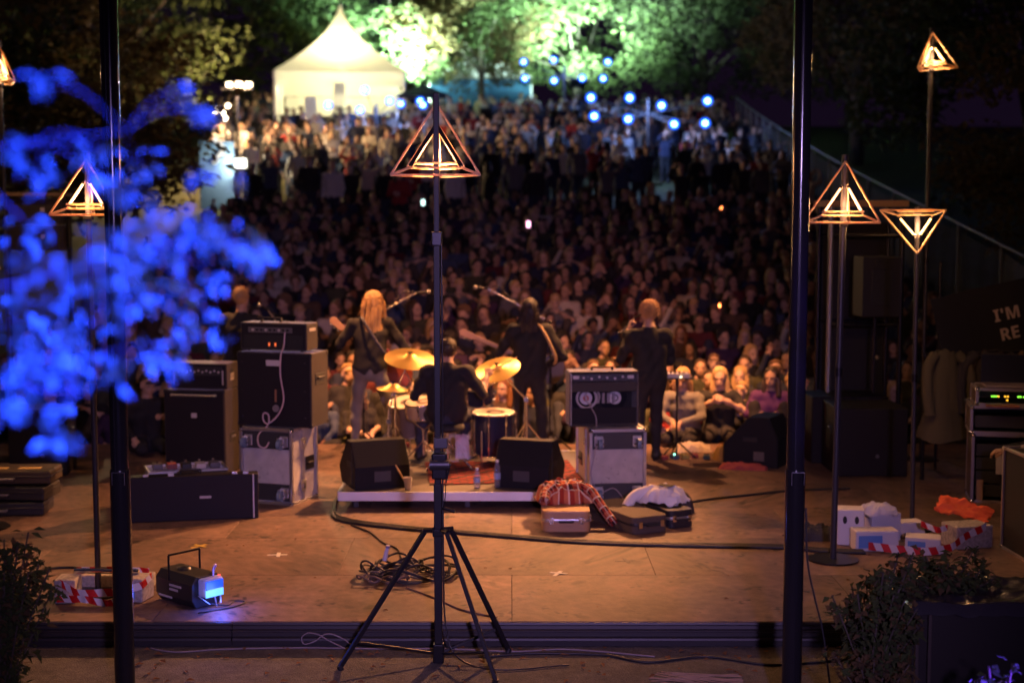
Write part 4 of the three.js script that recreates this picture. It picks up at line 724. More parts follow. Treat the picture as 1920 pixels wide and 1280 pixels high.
// ---------------------------------------------------------------- drums
const brass = std(0.62, 0.42, 0.14, 0.32, 0.9, { bumpMap: tex(256, (u, v) => { const c = 0.5 + 0.5 * Math.sin(v * 220); return [c, c, c]; }, 1, false), bumpScale: 0.0006 }), drumBlue = std(0.02, 0.024, 0.06, 0.25, 0.3), drumHead = std(0.62, 0.52, 0.4, 0.6);
function cymbal(label, x, y, z, r, tiltX, tiltZ, footX, footZ, grp) {
  const t = thing('cymbal', label, 'cymbal', [x, y, z], 0, grp), c = mesh('plate', lathe([[0.006, 0.03], [0.05, 0.027], [0.068, 0.008], [r * 0.6, -0.004], [r, -0.022], [r, -0.024], [r * 0.6, -0.007], [0.066, 0.005], [0.006, 0.026]], 48), brass, t);
  c.rotation.set(tiltX, 0, tiltZ); mesh('wing_nut', [rod([0, 0, 0], [0, 0.055, 0], 0.009), box(0.05, 0.014, 0.01, 0, 0.05, 0)], blackMetal, t);
  const s = thing('cymbal_stand', 'chrome stand under ' + label, 'cymbal stand', [x, 0, z], 0, 'chrome cymbal stands'), b = 0.162, dx = footX - x, dz = footZ - z;
  mesh('boom', rod([0, y - 0.01, 0], [dx, y - 0.35, dz], 0.01), chrome, s); mesh('tube', rod([dx, b + 0.25, dz], [dx, y - 0.3, dz], 0.013), chrome, s); mesh('tube', rod([dx, b + 0.1, dz], [dx, b + 0.6, dz], 0.017), chrome, s); mesh('clutch', box(0.05, 0.05, 0.04, dx, y - 0.35, dz), chrome, s);
  for (let k = 0; k < 3; k++) { const a = k * 2.094 + x; mesh('leg', rod([dx, b + 0.38, dz], [dx + 0.3 * Math.cos(a), b + 0.012, dz + 0.3 * Math.sin(a)], 0.009), chrome, s); mesh('brace', rod([dx, b + 0.14, dz], [dx + 0.18 * Math.cos(a), b + 0.15, dz + 0.18 * Math.sin(a)], 0.006), chrome, s); }
}
cymbal('large brass cymbal beside the long-haired guitarist', -1.07, 1.25, -14.85, 0.27, 0.32, -0.1, -1.22, -14.75, 'crash and ride cymbals');
cymbal('tilted brass cymbal over the floor tom', -0.16, 1.13, -14.9, 0.25, 0.42, 0.22, 0.15, -15.0, 'crash and ride cymbals');
cymbal('small edge-on hi-hat cymbal by the guitarist knees', -1.22, 0.98, -14.5, 0.17, 0.08, -0.05, -1.26, -14.42, 'hi-hat');
function drum(name, label, pos, r, h, rotX, rotZ, shell, lugs, legs) {
  const t = thing(name, label, 'drum', pos, 0, 'drum kit'), u = new THREE.Matrix4().makeRotationFromEuler(new THREE.Euler(rotX, 0, rotZ)), G = (g) => g.applyMatrix4(u);
  mesh('shell', G(cyl(r, r, h, 0, 0, 0, 36, true)), shell, t);
  for (const s of [-1, 1]) { mesh('drum_head', G(cyl(r - 0.003, r - 0.003, 0.006, 0, s * (h / 2 + 0.002), 0, 36)), drumHead, t); mesh('hoop', G(new THREE.TorusGeometry(r + 0.005, 0.009, 8, 40).rotateX(Math.PI / 2).translate(0, s * (h / 2), 0)), chrome, t); }
  mesh('damping_ring', G(new THREE.RingGeometry(r * 0.25, r * 0.45, 24).rotateX(-Math.PI / 2).translate(0.02, h / 2 + 0.008, 0.02)), std(0.12, 0.09, 0.07, 0.9), t);
  for (let k = 0; k < lugs; k++) { const a = k / lugs * 6.283 + 0.2, c = Math.cos(a), s = Math.sin(a); mesh('tension_rod', G(rod([c * (r + 0.014), -h / 2 + 0.01, s * (r + 0.014)], [c * (r + 0.014), h / 2 + 0.012, s * (r + 0.014)], 0.005, 6)), chrome, t); for (const e of [-0.3, 0.3]) mesh('lug', G(box(0.02, 0.05, 0.02, 0, 0, 0, 0.005).rotateY(-a).translate(c * (r + 0.01), e * h, s * (r + 0.01))), chrome, t); mesh('claw', G(new THREE.SphereGeometry(0.012, 8, 6).translate(c * (r + 0.012), h / 2 + 0.008, s * (r + 0.012))), chrome, t); }
  for (const [lx, lz, l0] of legs ?? []) mesh('leg', rod([lx, -pos[1] + 0.163, lz], [lx * 0.98, h * 0.1, lz * 0.98], 0.008), chrome, t);
  return t;
}
drum('floor_tom', 'dark floor tom with chrome hoop beside the drummer', [-0.19, 0.5, -14.55], 0.22, 0.42, 0.06, 0, drumBlue, 8, [[0.24, 0.02], [-0.12, 0.21], [-0.14, -0.2]]);
drum('snare_drum', 'snare drum between the drummer and the hi-hat', [-0.92, 0.74, -14.62], 0.18, 0.15, 0.18, 0.12, std(0.5, 0.45, 0.4, 0.3, 0.7), 8);
{ const s = thing('snare_stand', 'folding stand under the snare drum', 'drum stand', [-0.92, 0.162, -14.62]); mesh('basket', [rod([0, 0.35, 0], [0.16, 0.49, 0.03], 0.008), rod([0, 0.35, 0], [-0.15, 0.49, 0.05], 0.008), rod([0, 0.35, 0], [0, 0.5, -0.16], 0.008)], chrome, s); mesh('tube', rod([0, 0.08, 0], [0, 0.36, 0], 0.013), chrome, s); for (let k = 0; k < 3; k++) { const a = k * 2.094 + 0.5; mesh('leg', rod([0, 0.24, 0], [0.26 * Math.cos(a), 0.01, 0.26 * Math.sin(a)], 0.009), chrome, s); } }
drum('rack_tom', 'small rack tom above the bass drum beside the cymbal stand', [-0.36, 0.88, -15.0], 0.16, 0.22, 0.5, 0.1, drumBlue, 6);
drum('bass_drum', 'brown bass drum lying in front of the drummer', [-0.5, 0.44, -15.2], 0.28, 0.42, Math.PI / 2, 0, std(0.2, 0.12, 0.08, 0.35), 8, [[0.34, 0.0], [-0.34, 0.0]]);
drum('side_tom', 'worn tom drum on legs between guitarist and drummer', [-1.1, 0.6, -14.98], 0.19, 0.34, 0.25, 0.1, std(0.16, 0.12, 0.1, 0.4), 7, [[0.2, 0.05], [-0.18, 0.1], [0, -0.2]]);
{ const s = thing('drum_stool', 'drum stool under the drummer', 'stool', [-0.66, 0.161, -14.28]); mesh('seat', lathe([[0, 0], [0.17, 0], [0.18, 0.03], [0.17, 0.07], [0.1, 0.085], [0, 0.085]], 28).translate(0, 0.4, 0), rubber, s); mesh('post', rod([0, 0.1, 0], [0, 0.41, 0], 0.016), chrome, s); for (let k = 0; k < 3; k++) { const a = k * 2.094 + 0.3; mesh('leg', rod([0, 0.3, 0], [0.27 * Math.cos(a), 0.012, 0.27 * Math.sin(a)], 0.011), chrome, s); } }
{ const s = thing('kick_pedal', 'silver kick pedal under the drummer', 'pedal', [-0.6, 0.161, -14.88]); mesh('foot_board', box(0.09, 0.012, 0.28, 0, 0.05, 0.1, 0.004).rotateX(0.12), alu, s); mesh('post', rod([-0.05, 0, -0.05], [-0.05, 0.2, -0.05], 0.008), chrome, s); mesh('beater', [rod([0, 0.16, -0.05], [0, 0.32, -0.1], 0.005), new THREE.SphereGeometry(0.025, 10, 8).translate(0, 0.33, -0.1)], std(0.6, 0.58, 0.5, 0.8), s); }
one('rug', 'red patterned rug under the drum kit', 'rug', box(1.5, 0.012, 1.2, 0, 0, 0, 0.004), new THREE.MeshStandardMaterial({ map: tex(256, (u, v) => { const a = Math.sin(u * 38) * Math.sin(v * 38), b = Math.sin((u + v) * 25); return a > 0.15 ? [0.5, 0.1, 0.08] : b > 0.3 ? [0.12, 0.06, 0.07] : [0.34, 0.08, 0.07]; }, 1.1), roughness: 0.95 }), [-0.1, 0.168, -14.1], 0.1);
function bottle(label, x, z, h) {
  const t = thing('water_bottle', label, 'bottle', [x, 0.162, z], 0, 'water bottles on the riser');
  mesh('bottle', lathe([[0, 0], [0.03, 0.002], [0.032, 0.02], [0.031, h * 0.6], [0.03, h * 0.68], [0.014, h * 0.86], [0.013, h * 0.92], [0.012, h * 0.92], [0.028, h * 0.66], [0.029, 0.02], [0, 0.006]], 18), new THREE.MeshPhysicalMaterial({ color: 0xf4f4ff, roughness: 0.08, transmission: 0.92, thickness: 0, ior: 1.4 }), t);
  mesh('water', cyl(0.0275, 0.0275, h * 0.5, 0, h * 0.26 + 0.008, 0, 16), new THREE.MeshPhysicalMaterial({ roughness: 0.03, transmission: 1, thickness: 0.05, ior: 1.33 }), t);
  mesh('cap', cyl(0.015, 0.015, 0.02, 0, h * 0.95, 0, 14), std(0.7, 0.7, 0.75, 0.4), t); mesh('label_band', cyl(0.0325, 0.0325, h * 0.22, 0, h * 0.42, 0, 18, true), std(0.3, 0.38, 0.6, 0.5), t);
}
bottle('shorter water bottle at the riser front edge', -0.33, -13.25, 0.2); bottle('taller water bottle leaning place behind the wedge monitor', -0.14, -13.3, 0.27);
{ const t = thing('paper_cup', 'paper cup holding a drum stick on the riser edge', 'cup', [-0.98, 0.162, -13.2]); mesh('cup', lathe([[0, 0], [0.028, 0], [0.04, 0.115], [0.042, 0.118], [0.037, 0.115], [0.026, 0.006], [0, 0.006]], 20), std(0.55, 0.5, 0.58, 0.8), t); const s = one('drum_stick', 'drum stick standing in the paper cup', 'drum stick', lathe([[0, 0], [0.007, 0.01], [0.0075, 0.3], [0.004, 0.38], [0.005, 0.395], [0, 0.4]], 10), std(0.55, 0.36, 0.18, 0.5), [-0.97, 0.17, -13.2]); s.rotation.z = 0.5; s.scale.y = 0.65; }
// ---------------------------------------------------------------- cases and clothes in front of the riser
function hardCase(label, pos, turn, w, h, d, m, trim) {
  const t = thing('instrument_case', label, 'instrument case', pos, turn, 'instrument cases by the flight case');
  const s = new THREE.Shape(), r = 0.06; s.moveTo(-w / 2 + r, -d / 2); s.lineTo(w / 2 - r, -d / 2); s.quadraticCurveTo(w / 2, -d / 2, w / 2, -d / 2 + r); s.lineTo(w / 2, d / 2 - r); s.quadraticCurveTo(w / 2, d / 2, w / 2 - r, d / 2); s.lineTo(-w / 2 + r, d / 2); s.quadraticCurveTo(-w / 2, d / 2, -w / 2, d / 2 - r); s.lineTo(-w / 2, -d / 2 + r); s.quadraticCurveTo(-w / 2, -d / 2, -w / 2 + r, -d / 2);
  const half = (hh, y0, mm, nm) => mesh(nm, new THREE.ExtrudeGeometry(s, { depth: hh, bevelEnabled: true, bevelSize: 0.008, bevelThickness: 0.01, bevelSegments: 2, steps: 1 }).rotateX(-Math.PI / 2).translate(0, y0, 0), mm, t);
  half(h * 0.42, 0.011, m, 'lower_shell'); half(h * 0.32, h * 0.56, m, 'lid');
  const b = half(0.012, h * 0.485, trim, 'metal_band'); b.scale.set(1.012, 1, 1.012);
  for (const x of [-0.32, 0.32]) mesh('latch', box(0.04, 0.06, 0.014, x * w, h * 0.52, d / 2 + 0.014, 0.004), chrome, t);
  for (const z of [-0.3, 0.3]) mesh('latch', box(0.014, 0.06, 0.04, w / 2 + 0.014, h * 0.52, z * d, 0.004), chrome, t);
  mesh('handle', [rod([-0.06, h * 0.5, d / 2 + 0.05], [0.06, h * 0.5, d / 2 + 0.05], 0.01), rod([-0.06, h * 0.5, d / 2 + 0.01], [-0.06, h * 0.5, d / 2 + 0.05], 0.007), rod([0.06, h * 0.5, d / 2 + 0.01], [0.06, h * 0.5, d / 2 + 0.05], 0.007)], rubber, t);
  return t;
}
hardCase('tan instrument case with a metal band, plaid shirt thrown over it', [0.47, 0, -12.38], 0.0, 0.4, 0.2, 0.52, std(0.42, 0.24, 0.12, 0.4), alu);
hardCase('flat brown textured case lying before the flight case', [1.02, 0, -12.44], 0.46, 0.34, 0.16, 0.8, std(0.085, 0.06, 0.045, 0.75, 0, { bumpMap: tolexBump, bumpScale: 0.003 }), std(0.05, 0.045, 0.05, 0.5, 0.5));
hardCase('black case with a silver band under the white shirt', [1.36, 0, -12.6], 0.4, 0.24, 0.17, 0.66, std(0.022, 0.022, 0.026, 0.35), alu);
function clothHeap(w, d, h, f, amp) { // a draped crumpled cloth with thickness
  const n = 26, g = new THREE.PlaneGeometry(w, d, n, n).rotateX(-Math.PI / 2), p = g.attributes.position;
  for (let i = 0; i < p.count; i++) { const x = p.getX(i), z = p.getZ(i), u = x / w * 2, v = z / d * 2, e = Math.max(0, 1 - Math.pow(Math.abs(u), 3) - Math.pow(Math.abs(v), 3)); p.setXYZ(i, x * (0.86 + 0.14 * pn(u * 3, v * 3, 2)), h * Math.sqrt(e) + amp * Math.min(1, e * 2 + 0.25) * pn(u * f, v * f, 5) + amp * 0.6 * pn(u * f * 2.3, v * f * 2.3, 9), z * (0.86 + 0.14 * pn(v * 3, u * 3, 7))); }
  g.computeVertexNormals(); const b = g.clone().translate(0, -0.012, 0); b.index.array.reverse(); b.computeVertexNormals(); return merge([g, b]);
}
const plaid = new THREE.MeshStandardMaterial({ map: tex(256, (u, v) => { const s = (t, k) => Math.floor(t * k) % 2, a = s(u, 10), b = s(v, 10), l = (Math.abs((u * 5) % 1 - 0.5) < 0.06 || Math.abs((v * 5) % 1 - 0.5) < 0.06); if (l) return [0.86, 0.78, 0.68]; return a && b ? [0.25, 0.05, 0.06] : a || b ? [0.62, 0.2, 0.12] : [0.75, 0.42, 0.28]; }, 1), roughness: 0.9, side: THREE.DoubleSide });
{ const t = thing('plaid_shirt', 'red plaid shirt crumpled over the tan case', 'shirt', [0.47, 0.2, -12.56], 0.2); mesh('shirt_body', clothHeap(0.56, 0.42, 0.17, 2.2, 0.05), plaid, t); mesh('sleeve', [cable([[0.1, 0.14, 0.0], [0.2, 0.1, 0.12], [0.27, -0.02, 0.28], [0.34, -0.14, 0.42]], 0.042, 20, 10)], plaid, t); mesh('sleeve', [cable([[-0.1, 0.13, 0.05], [-0.2, 0.08, 0.12], [-0.23, 0.03, 0.2]], 0.05, 14, 10)], plaid, t); }
{ const t = thing('white_shirt', 'white shirt draped over the black case', 'shirt', [1.36, 0.19, -12.62], -0.5); mesh('shirt_body', clothHeap(0.46, 0.4, 0.12, 2.0, 0.045), std(0.72, 0.7, 0.7, 0.9, 0, { side: THREE.DoubleSide }), t); mesh('sleeve', [cable([[-0.12, 0.08, 0.06], [-0.22, 0.03, 0.14], [-0.26, -0.06, 0.22]], 0.05, 16, 10)], std(0.72, 0.7, 0.7, 0.9), t); mesh('printed_panel', box(0.14, 0.006, 0.09, 0.04, 0.135, 0.02, 0.002), std(0.03, 0.03, 0.035, 0.8), t); }
one('shoulder_bag', 'dark bag beside the white shirt', 'bag', clothHeap(0.34, 0.3, 0.2, 1.6, 0.04), std(0.05, 0.04, 0.045, 0.8, 0, { side: THREE.DoubleSide }), [1.52, 0.005, -12.95], 0.4);
// ---------------------------------------------------------------- musicians, seen from behind
const skinA = std(0.46, 0.28, 0.19, 0.55), blackCloth = std(0.014, 0.013, 0.015, 0.85), eyeMat = std(0.16, 0.11, 0.09, 0.3), shoeMat = std(0.02, 0.018, 0.017, 0.5);
const blonde = std(0.4, 0.24, 0.09, 0.55), ginger = std(0.45, 0.25, 0.09, 0.55), darkHair = std(0.035, 0.022, 0.015, 0.5), greyJeans = std(0.2, 0.19, 0.18, 0.9), navyJeans = std(0.03, 0.035, 0.06, 0.9), charcoal = std(0.022, 0.02, 0.023, 0.9);
const fine = { wrinkle: 0.0065, cell: 0.013, headCell: 0.0055, handCell: 0.0055 };
function hairStrands(head, kind) { // loose locks over the scalp
  const l = [], n = { short: 520, curly: 900, long: 420, verylong: 620 }[kind];
  for (let i = 0; i < n; i++) {
    const d = rdir(); if (d.z > 0.25 && d.y < 0.45) continue; if (d.y < -0.35) continue;
    const wide = kind === 'verylong' ? 1.12 : 1, p = V(head[0] + d.x * 0.094 * wide, head[1] + 0.04 + d.y * 0.108, head[2] - 0.02 + d.z * 0.11);
    if (kind === 'short' || kind === 'curly') { const o = d.clone().multiplyScalar(kind === 'curly' ? 0.8 : 0.6).add(rdir().multiplyScalar(0.8)).normalize(); l.push({ p, dir: o, up: rdir(), len: rr(0.018, kind === 'curly' ? 0.05 : 0.034), wid: rr(0.005, 0.009), fold: 0.2 }); }
    else { const down = V(d.x * rr(0.2, 0.6), -1, d.z * rr(0.1, 0.5)).add(rdir().multiplyScalar(0.35)).normalize(); p.y -= rr(0, kind === 'verylong' ? 0.26 : 0.16) * (d.y < 0.5 ? 1 : 0.2); l.push({ p, dir: down, up: d.clone(), len: rr(0.07, 0.16), wid: rr(0.006, 0.013), fold: 0.25 }); }
  }
  return leaves(l);
}
function player(label, pos, turn, pose, opts, mats) { const m = one('person', label, 'person', figure(pose, { ...fine, ...opts }), mats, pos, turn); mesh('hair', hairStrands(pose.head, opts.hair), mats[3], m); return m; }
player('guitarist with long blonde hair, black jacket and grey jeans beside the cymbal', [-1.58, 0, -16.1], Math.PI + 0.12,
  standPose({ h: 1.86, spread: 0.2, stepL: 0.12, stepR: -0.1, bendL: 0.1, bendR: 0.06, lean: 0.16, shift: 0.04, headX: -0.02, elL: [0.36, 1.18, 0.12], wrL: [0.26, 1.3, 0.36], elR: [-0.36, 1.12, 0.05], wrR: [-0.14, 0.98, 0.26], palmL: [-1, 0, 0.2], palmR: [1, 0, 0.2] }), { hair: 'verylong', curl: 1.1, pitch: 0.1 }, [skinA, blackCloth, greyJeans, blonde, shoeMat, eyeMat]);
player('bassist in a dark jacket with dark hair and a pale shoulder strap', [0.2, 0, -16.1], Math.PI - 0.1,
  standPose({ h: 1.77, spread: 0.15, lean: 0.08, elL: [0.36, 1.14, 0.1], wrL: [0.36, 1.12, 0.36], elR: [-0.38, 1.12, 0.02], wrR: [-0.16, 0.98, 0.24], palmL: [-1, 0, 0.2], palmR: [1, 0, 0.2] }), { hair: 'long', curl: 1.1, bulk: 1.08 }, [skinA, blackCloth, charcoal, darkHair, shoeMat, eyeMat]);
player('singer with curly ginger-blonde hair in a black jacket near the combo amplifier', [1.52, 0, -15.58], Math.PI + 0.25,
  standPose({ h: 1.76, spread: 0.13, stepR: 0.14, lean: 0.04, elL: [0.3, 1.14, 0.12], wrL: [0.16, 1.46, 0.26], elR: [-0.27, 1.12, 0.06], wrR: [-0.12, 1.02, 0.26], palmL: [-1, 0, -0.2], palmR: [1, 0, 0] }), { hair: 'curly', curl: 1.2, yaw: 0.15, bulk: 1.06 }, [skinA, blackCloth, charcoal, ginger, shoeMat, eyeMat]);
player('keyboard player with short fair hair in black behind the bass amplifier', [-3.14, 0, -16.25], Math.PI - 0.35,
  standPose({ h: 1.9, lean: 0.1, elL: [0.28, 1.16, 0.1], wrL: [0.18, 1.02, 0.34], elR: [-0.28, 1.16, 0.1], wrR: [-0.18, 1.02, 0.34], palmL: [0, -1, 0], palmR: [0, -1, 0] }), { hair: 'short', curl: 0.4, bulk: 1.08 }, [skinA, blackCloth, charcoal, blonde, shoeMat, eyeMat]);
{ // drummer on the stool
  const j = { pelvis: [0, 0.6, 0], chest: [0, 0.86, 0.02], neck: [0, 1.04, 0.06], head: [-0.01, 1.19, 0.11], shL: [0.2, 0.98, 0.05], shR: [-0.2, 0.98, 0.05], elL: [0.33, 0.74, 0.02], wrL: [0.36, 0.82, 0.24], elR: [-0.36, 0.76, 0.06], wrR: [-0.4, 0.93, 0.22], palmL: [0, -1, 0], palmR: [0, -1, 0.1],
    hipL: [0.1, 0.56, 0.06], hipR: [-0.1, 0.56, 0.06], knL: [0.27, 0.5, 0.42], knR: [-0.22, 0.5, 0.44], anL: [0.3, 0.1, 0.4], anR: [-0.1, 0.13, 0.62], toeL: [0.34, 0.045, 0.54], toeR: [-0.08, 0.1, 0.76] };
  player('drummer in a black T-shirt seated on the stool, back turned', [-0.66, 0.162, -14.28], Math.PI, j, { hair: 'short', sleeve: 0.5, curl: 1.25, pitch: 0.15, bulk: 1.12 }, [skinA, std(0.018, 0.016, 0.018, 0.9), navyJeans, darkHair, shoeMat, eyeMat]);
  const st = lathe([[0, 0], [0.007, 0.01], [0.0075, 0.3], [0.004, 0.38], [0.006, 0.395], [0, 0.4]], 10), wood = std(0.6, 0.4, 0.2, 0.45);
  const a = one('drum_stick', 'drum stick raised in the drummer hand beside the tilted cymbal', 'drum stick', st, wood, [-0.29, 1.1, -14.5]); a.rotation.set(-0.5, 0, -1.05);
  const b = one('drum_stick', 'drum stick in the drummer other hand over the snare', 'drum stick', st, wood, [-1.02, 1.0, -14.5]); b.rotation.set(-1.25, 0, 0.3);
  const tw = one('towel', 'pale towel hanging below the drummer at the stool', 'towel', clothHeap(0.16, 0.3, 0.05, 2, 0.02).rotateX(-1.35), std(0.6, 0.58, 0.62, 0.9, 0, { side: THREE.DoubleSide }), [-0.5, 0.42, -14.13]);
}
// electric guitars
function guitar(label, pos, turn, tilt, bodyMat, len) {
  const t = thing('electric_guitar', label, 'guitar', pos, turn), g = new THREE.Group(); t.rotation.set(0, turn, 0);
  const s = new THREE.Shape(); s.moveTo(0.02, 0.06); s.bezierCurveTo(0.14, 0.2, 0.06, 0.16, -0.02, 0.13); s.bezierCurveTo(-0.14, 0.08, -0.12, 0.17, -0.26, 0.17); s.bezierCurveTo(-0.42, 0.16, -0.42, -0.16, -0.26, -0.17); s.bezierCurveTo(-0.14, -0.17, -0.12, -0.08, -0.02, -0.12); s.bezierCurveTo(0.08, -0.16, 0.08, -0.1, 0.02, -0.05);
  const R = (geo) => geo.rotateZ(tilt); // neck runs along local +x, raised by tilt
  mesh('body', R(new THREE.ExtrudeGeometry(s, { depth: 0.03, bevelEnabled: true, bevelSize: 0.006, bevelThickness: 0.006, bevelSegments: 2 }).translate(0, 0, -0.015)), bodyMat, t);
  mesh('neck', R(box(len, 0.05, 0.024, len / 2, 0, 0.012, 0.008)), std(0.4, 0.24, 0.12, 0.45), t);
  const hs = new THREE.Shape([[0, -0.022], [0.03, -0.035], [0.17, -0.045], [0.2, -0.01], [0.16, 0.04], [0.03, 0.03], [0, 0.022]].map(([x, y]) => new THREE.Vector2(x, y)));
  const h = mesh('headstock', R(new THREE.ExtrudeGeometry(hs, { depth: 0.015, bevelEnabled: true, bevelSize: 0.002, bevelThickness: 0.002, bevelSegments: 1 }).translate(len, 0, 0)), std(0.42, 0.24, 0.11, 0.4), t);
  for (let k = 0; k < 6; k++) mesh('tuning_peg', R(rod([len + 0.035 + k * 0.024, -0.04, -0.0], [len + 0.035 + k * 0.024, -0.065, -0.0], 0.007)), chrome, h);
  for (let k = 0; k < 2; k++) mesh('pickup', R(box(0.03, 0.08, 0.01, -0.06 - k * 0.08, 0, 0.026)), plastic, t);
  mesh('bridge', R(box(0.03, 0.08, 0.014, -0.2, 0, 0.026)), chrome, t); mesh('strings', R(box(len + 0.2, 0.034, 0.0015, len / 2 - 0.1, 0, 0.034)), chrome, t);
  return t;
}
guitar('electric guitar slung on the long-haired guitarist, headstock raised', [-1.5, 1.02, -16.42], Math.PI, 0.72, std(0.3, 0.07, 0.04, 0.3), 0.6);
one('guitar_strap', 'dark strap across the long-haired guitarist back', 'strap', [cable([[-1.78, 1.3, -16.3], [-1.72, 1.56, -16.12], [-1.66, 1.52, -15.98], [-1.52, 1.3, -15.945], [-1.4, 1.14, -15.96], [-1.33, 1.06, -16.08], [-1.38, 1.02, -16.3]], 0.018, 40, 6)], std(0.05, 0.05, 0.08, 0.6));
guitar('bass guitar held by the bassist, neck pointing at the drummer', [0.24, 1.04, -16.4], Math.PI, 0.4, std(0.05, 0.03, 0.02, 0.3), 0.72);
one('guitar_strap', 'pale golden strap over the bassist shoulder', 'strap', [cable([[0.24, 1.44, -16.28], [0.3, 1.49, -16.12], [0.36, 1.42, -16.0], [0.44, 1.26, -15.97], [0.5, 1.1, -16.04], [0.46, 1.0, -16.3]], 0.017, 40, 6)], std(0.5, 0.34, 0.16, 0.7));
// microphone stands
function micStand(label, bx, bz, h, a, b) {
  const t = thing('microphone_stand', label, 'microphone stand', [bx, 0, bz], 0, 'boom microphone stands'), A = sub3(a, [bx, 0, bz]), B = sub3(b, [bx, 0, bz]);
  mesh('tube', rod([0, 0.2, 0], [0, h, 0], 0.011), blackMetal, t); mesh('clutch', new THREE.SphereGeometry(0.026, 10, 8).translate(0, h, 0), blackMetal, t);
  mesh('boom', rod(A, B, 0.009), std(0.4, 0.36, 0.32, 0.3, 0.8), t); for (let k = 0; k < 3; k++) { const q = k * 2.094 + 0.4; mesh('leg', rod([0, 0.24, 0], [0.3 * Math.cos(q), 0.01, 0.3 * Math.sin(q)], 0.009), blackMetal, t); }
  const d = nrm3(sub3(B, A)), m = mesh('microphone', rod(B, add3(B, mul3(add3(d, [0, -0.4, 0.1]), 0.15)), 0.012, 10, 0.016), blackMetal, t); mesh('mic_head', new THREE.SphereGeometry(0.026, 12, 10).translate(...add3(B, mul3(add3(d, [0, -0.4, 0.1]), 0.16))), std(0.3, 0.29, 0.28, 0.4, 0.8), m);
  mesh('mic_cable', cable([add3(B, [0, 0.0, 0]), add3(mix3(A, B, 0.8), [0, 0.09, 0]), add3(mix3(A, B, 0.55), [0, 0.02, 0.01]), add3(A, [0.02, -0.1, 0.02]), [0.03, 0.6, 0.02], [0.1, 0.02, 0.1]], 0.005, 40), blackPaint, t);
}
micStand('microphone stand with its boom crossing the guitarist hair', -1.72, -16.35, 1.5, [-1.76, 1.48, -16.35], [-1.1, 1.84, -16.35]);
micStand('microphone stand with its boom crossing behind the bassist head', 0.44, -16.35, 1.5, [0.38, 1.54, -16.35], [-0.28, 1.89, -16.35]);
micStand('microphone stand at the mouth of the curly-haired singer', 1.22, -16.0, 1.4, [1.22, 1.4, -16.0], [1.38, 1.58, -15.96]);
micStand('microphone stand of the fair-haired keyboard player', -2.72, -16.7, 1.3, [-2.7, 1.38, -16.7], [-2.86, 1.62, -16.62]);
// small keyboard stand and pedals at the stage front
{
  const t = thing('keyboard', 'keyboard on a folding stand before the fair-haired player', 'keyboard', [-3.15, 0, -16.72], -0.3);
  mesh('keys_body', box(1.0, 0.08, 0.3, 0, 0.92, 0, 0.01), plastic, t); mesh('stand', [rod([-0.4, 0.02, 0.16], [0.4, 0.86, -0.1], 0.015), rod([0.4, 0.02, 0.16], [-0.4, 0.86, -0.1], 0.015), rod([-0.4, 0.02, -0.16], [0.4, 0.86, 0.1], 0.015), rod([0.4, 0.02, -0.16], [-0.4, 0.86, 0.1], 0.015)], blackMetal, t);
  const u = thing('sampler', 'small pale mixer on a stand beside the curly-haired singer', 'mixer', [1.86, 0, -15.9], 0.1);
  mesh('unit', box(0.26, 0.05, 0.2, 0, 0.94, 0, 0.006), std(0.55, 0.5, 0.46, 0.5), u); mesh('stand', [rod([0, 0.02, 0], [0, 0.91, 0], 0.013), box(0.3, 0.012, 0.24, 0, 0.907, 0), rod([0, 0.2, 0], [0.2, 0.01, 0.1], 0.01), rod([0, 0.2, 0], [-0.2, 0.01, 0.1], 0.01), rod([0, 0.2, 0], [0, 0.01, -0.22], 0.01)], blackMetal, u);
  for (let k = 0; k < 4; k++) mesh('knob', cyl(0.012, 0.012, 0.02, -0.08 + k * 0.05, 0.975, 0.03, 10), rubber, u); mesh('indicator_light', new THREE.SphereGeometry(0.01, 8, 6).translate(0.02, 0.93, 0.105), glow(1, 0.85, 0.5, 5), u);
}
const pedalTones = [[0.1, 0.1, 0.11], [0.35, 0.3, 0.06], [0.3, 0.06, 0.05], [0.5, 0.48, 0.46], [0.06, 0.12, 0.2], [0.4, 0.2, 0.05]];
[[-1.5, -16.62, 'guitarist feet', 5], [0.3, -16.6, 'bassist feet', 4], [1.95, -15.85, 'singer feet', 6]].forEach(([x, z, who, n], q) => { for (let k = 0; k < n; k++) {
  const t = thing('effects_pedal', ['yellow', 'dark', 'red', 'pale', 'blue', 'orange'][(k * 2 + q) % 6] + ' effects pedal on the floor by the ' + who + (k > 2 ? ', farther out' : ''), 'effects pedal', [x + k * 0.12 - 0.24, 0.001, z + rr(-0.05, 0.05)], rr(-0.3, 0.3), 'effects pedals'), c = pedalTones[[1, 0, 2, 3, 4, 5][(k * 2 + q) % 6]];
  mesh('housing', box(0.075, 0.045, 0.125, 0, 0.0235, 0, 0.006), std(c[0], c[1], c[2], 0.4, 0.2), t); for (const s of [-1, 1]) mesh('knob', cyl(0.008, 0.009, 0.014, s * 0.02, 0.053, -0.04, 8), plastic, t); mesh('footswitch', cyl(0.007, 0.007, 0.012, 0, 0.052, 0.035, 8), chrome, t); if (k === 1) mesh('indicator_light', new THREE.SphereGeometry(0.006, 6, 5).translate(0, 0.049, 0), glow(q === 2 ? 0.2 : 1, q === 2 ? 1 : 0.1, q === 2 ? 0.6 : 0.1, 20), t);
} });
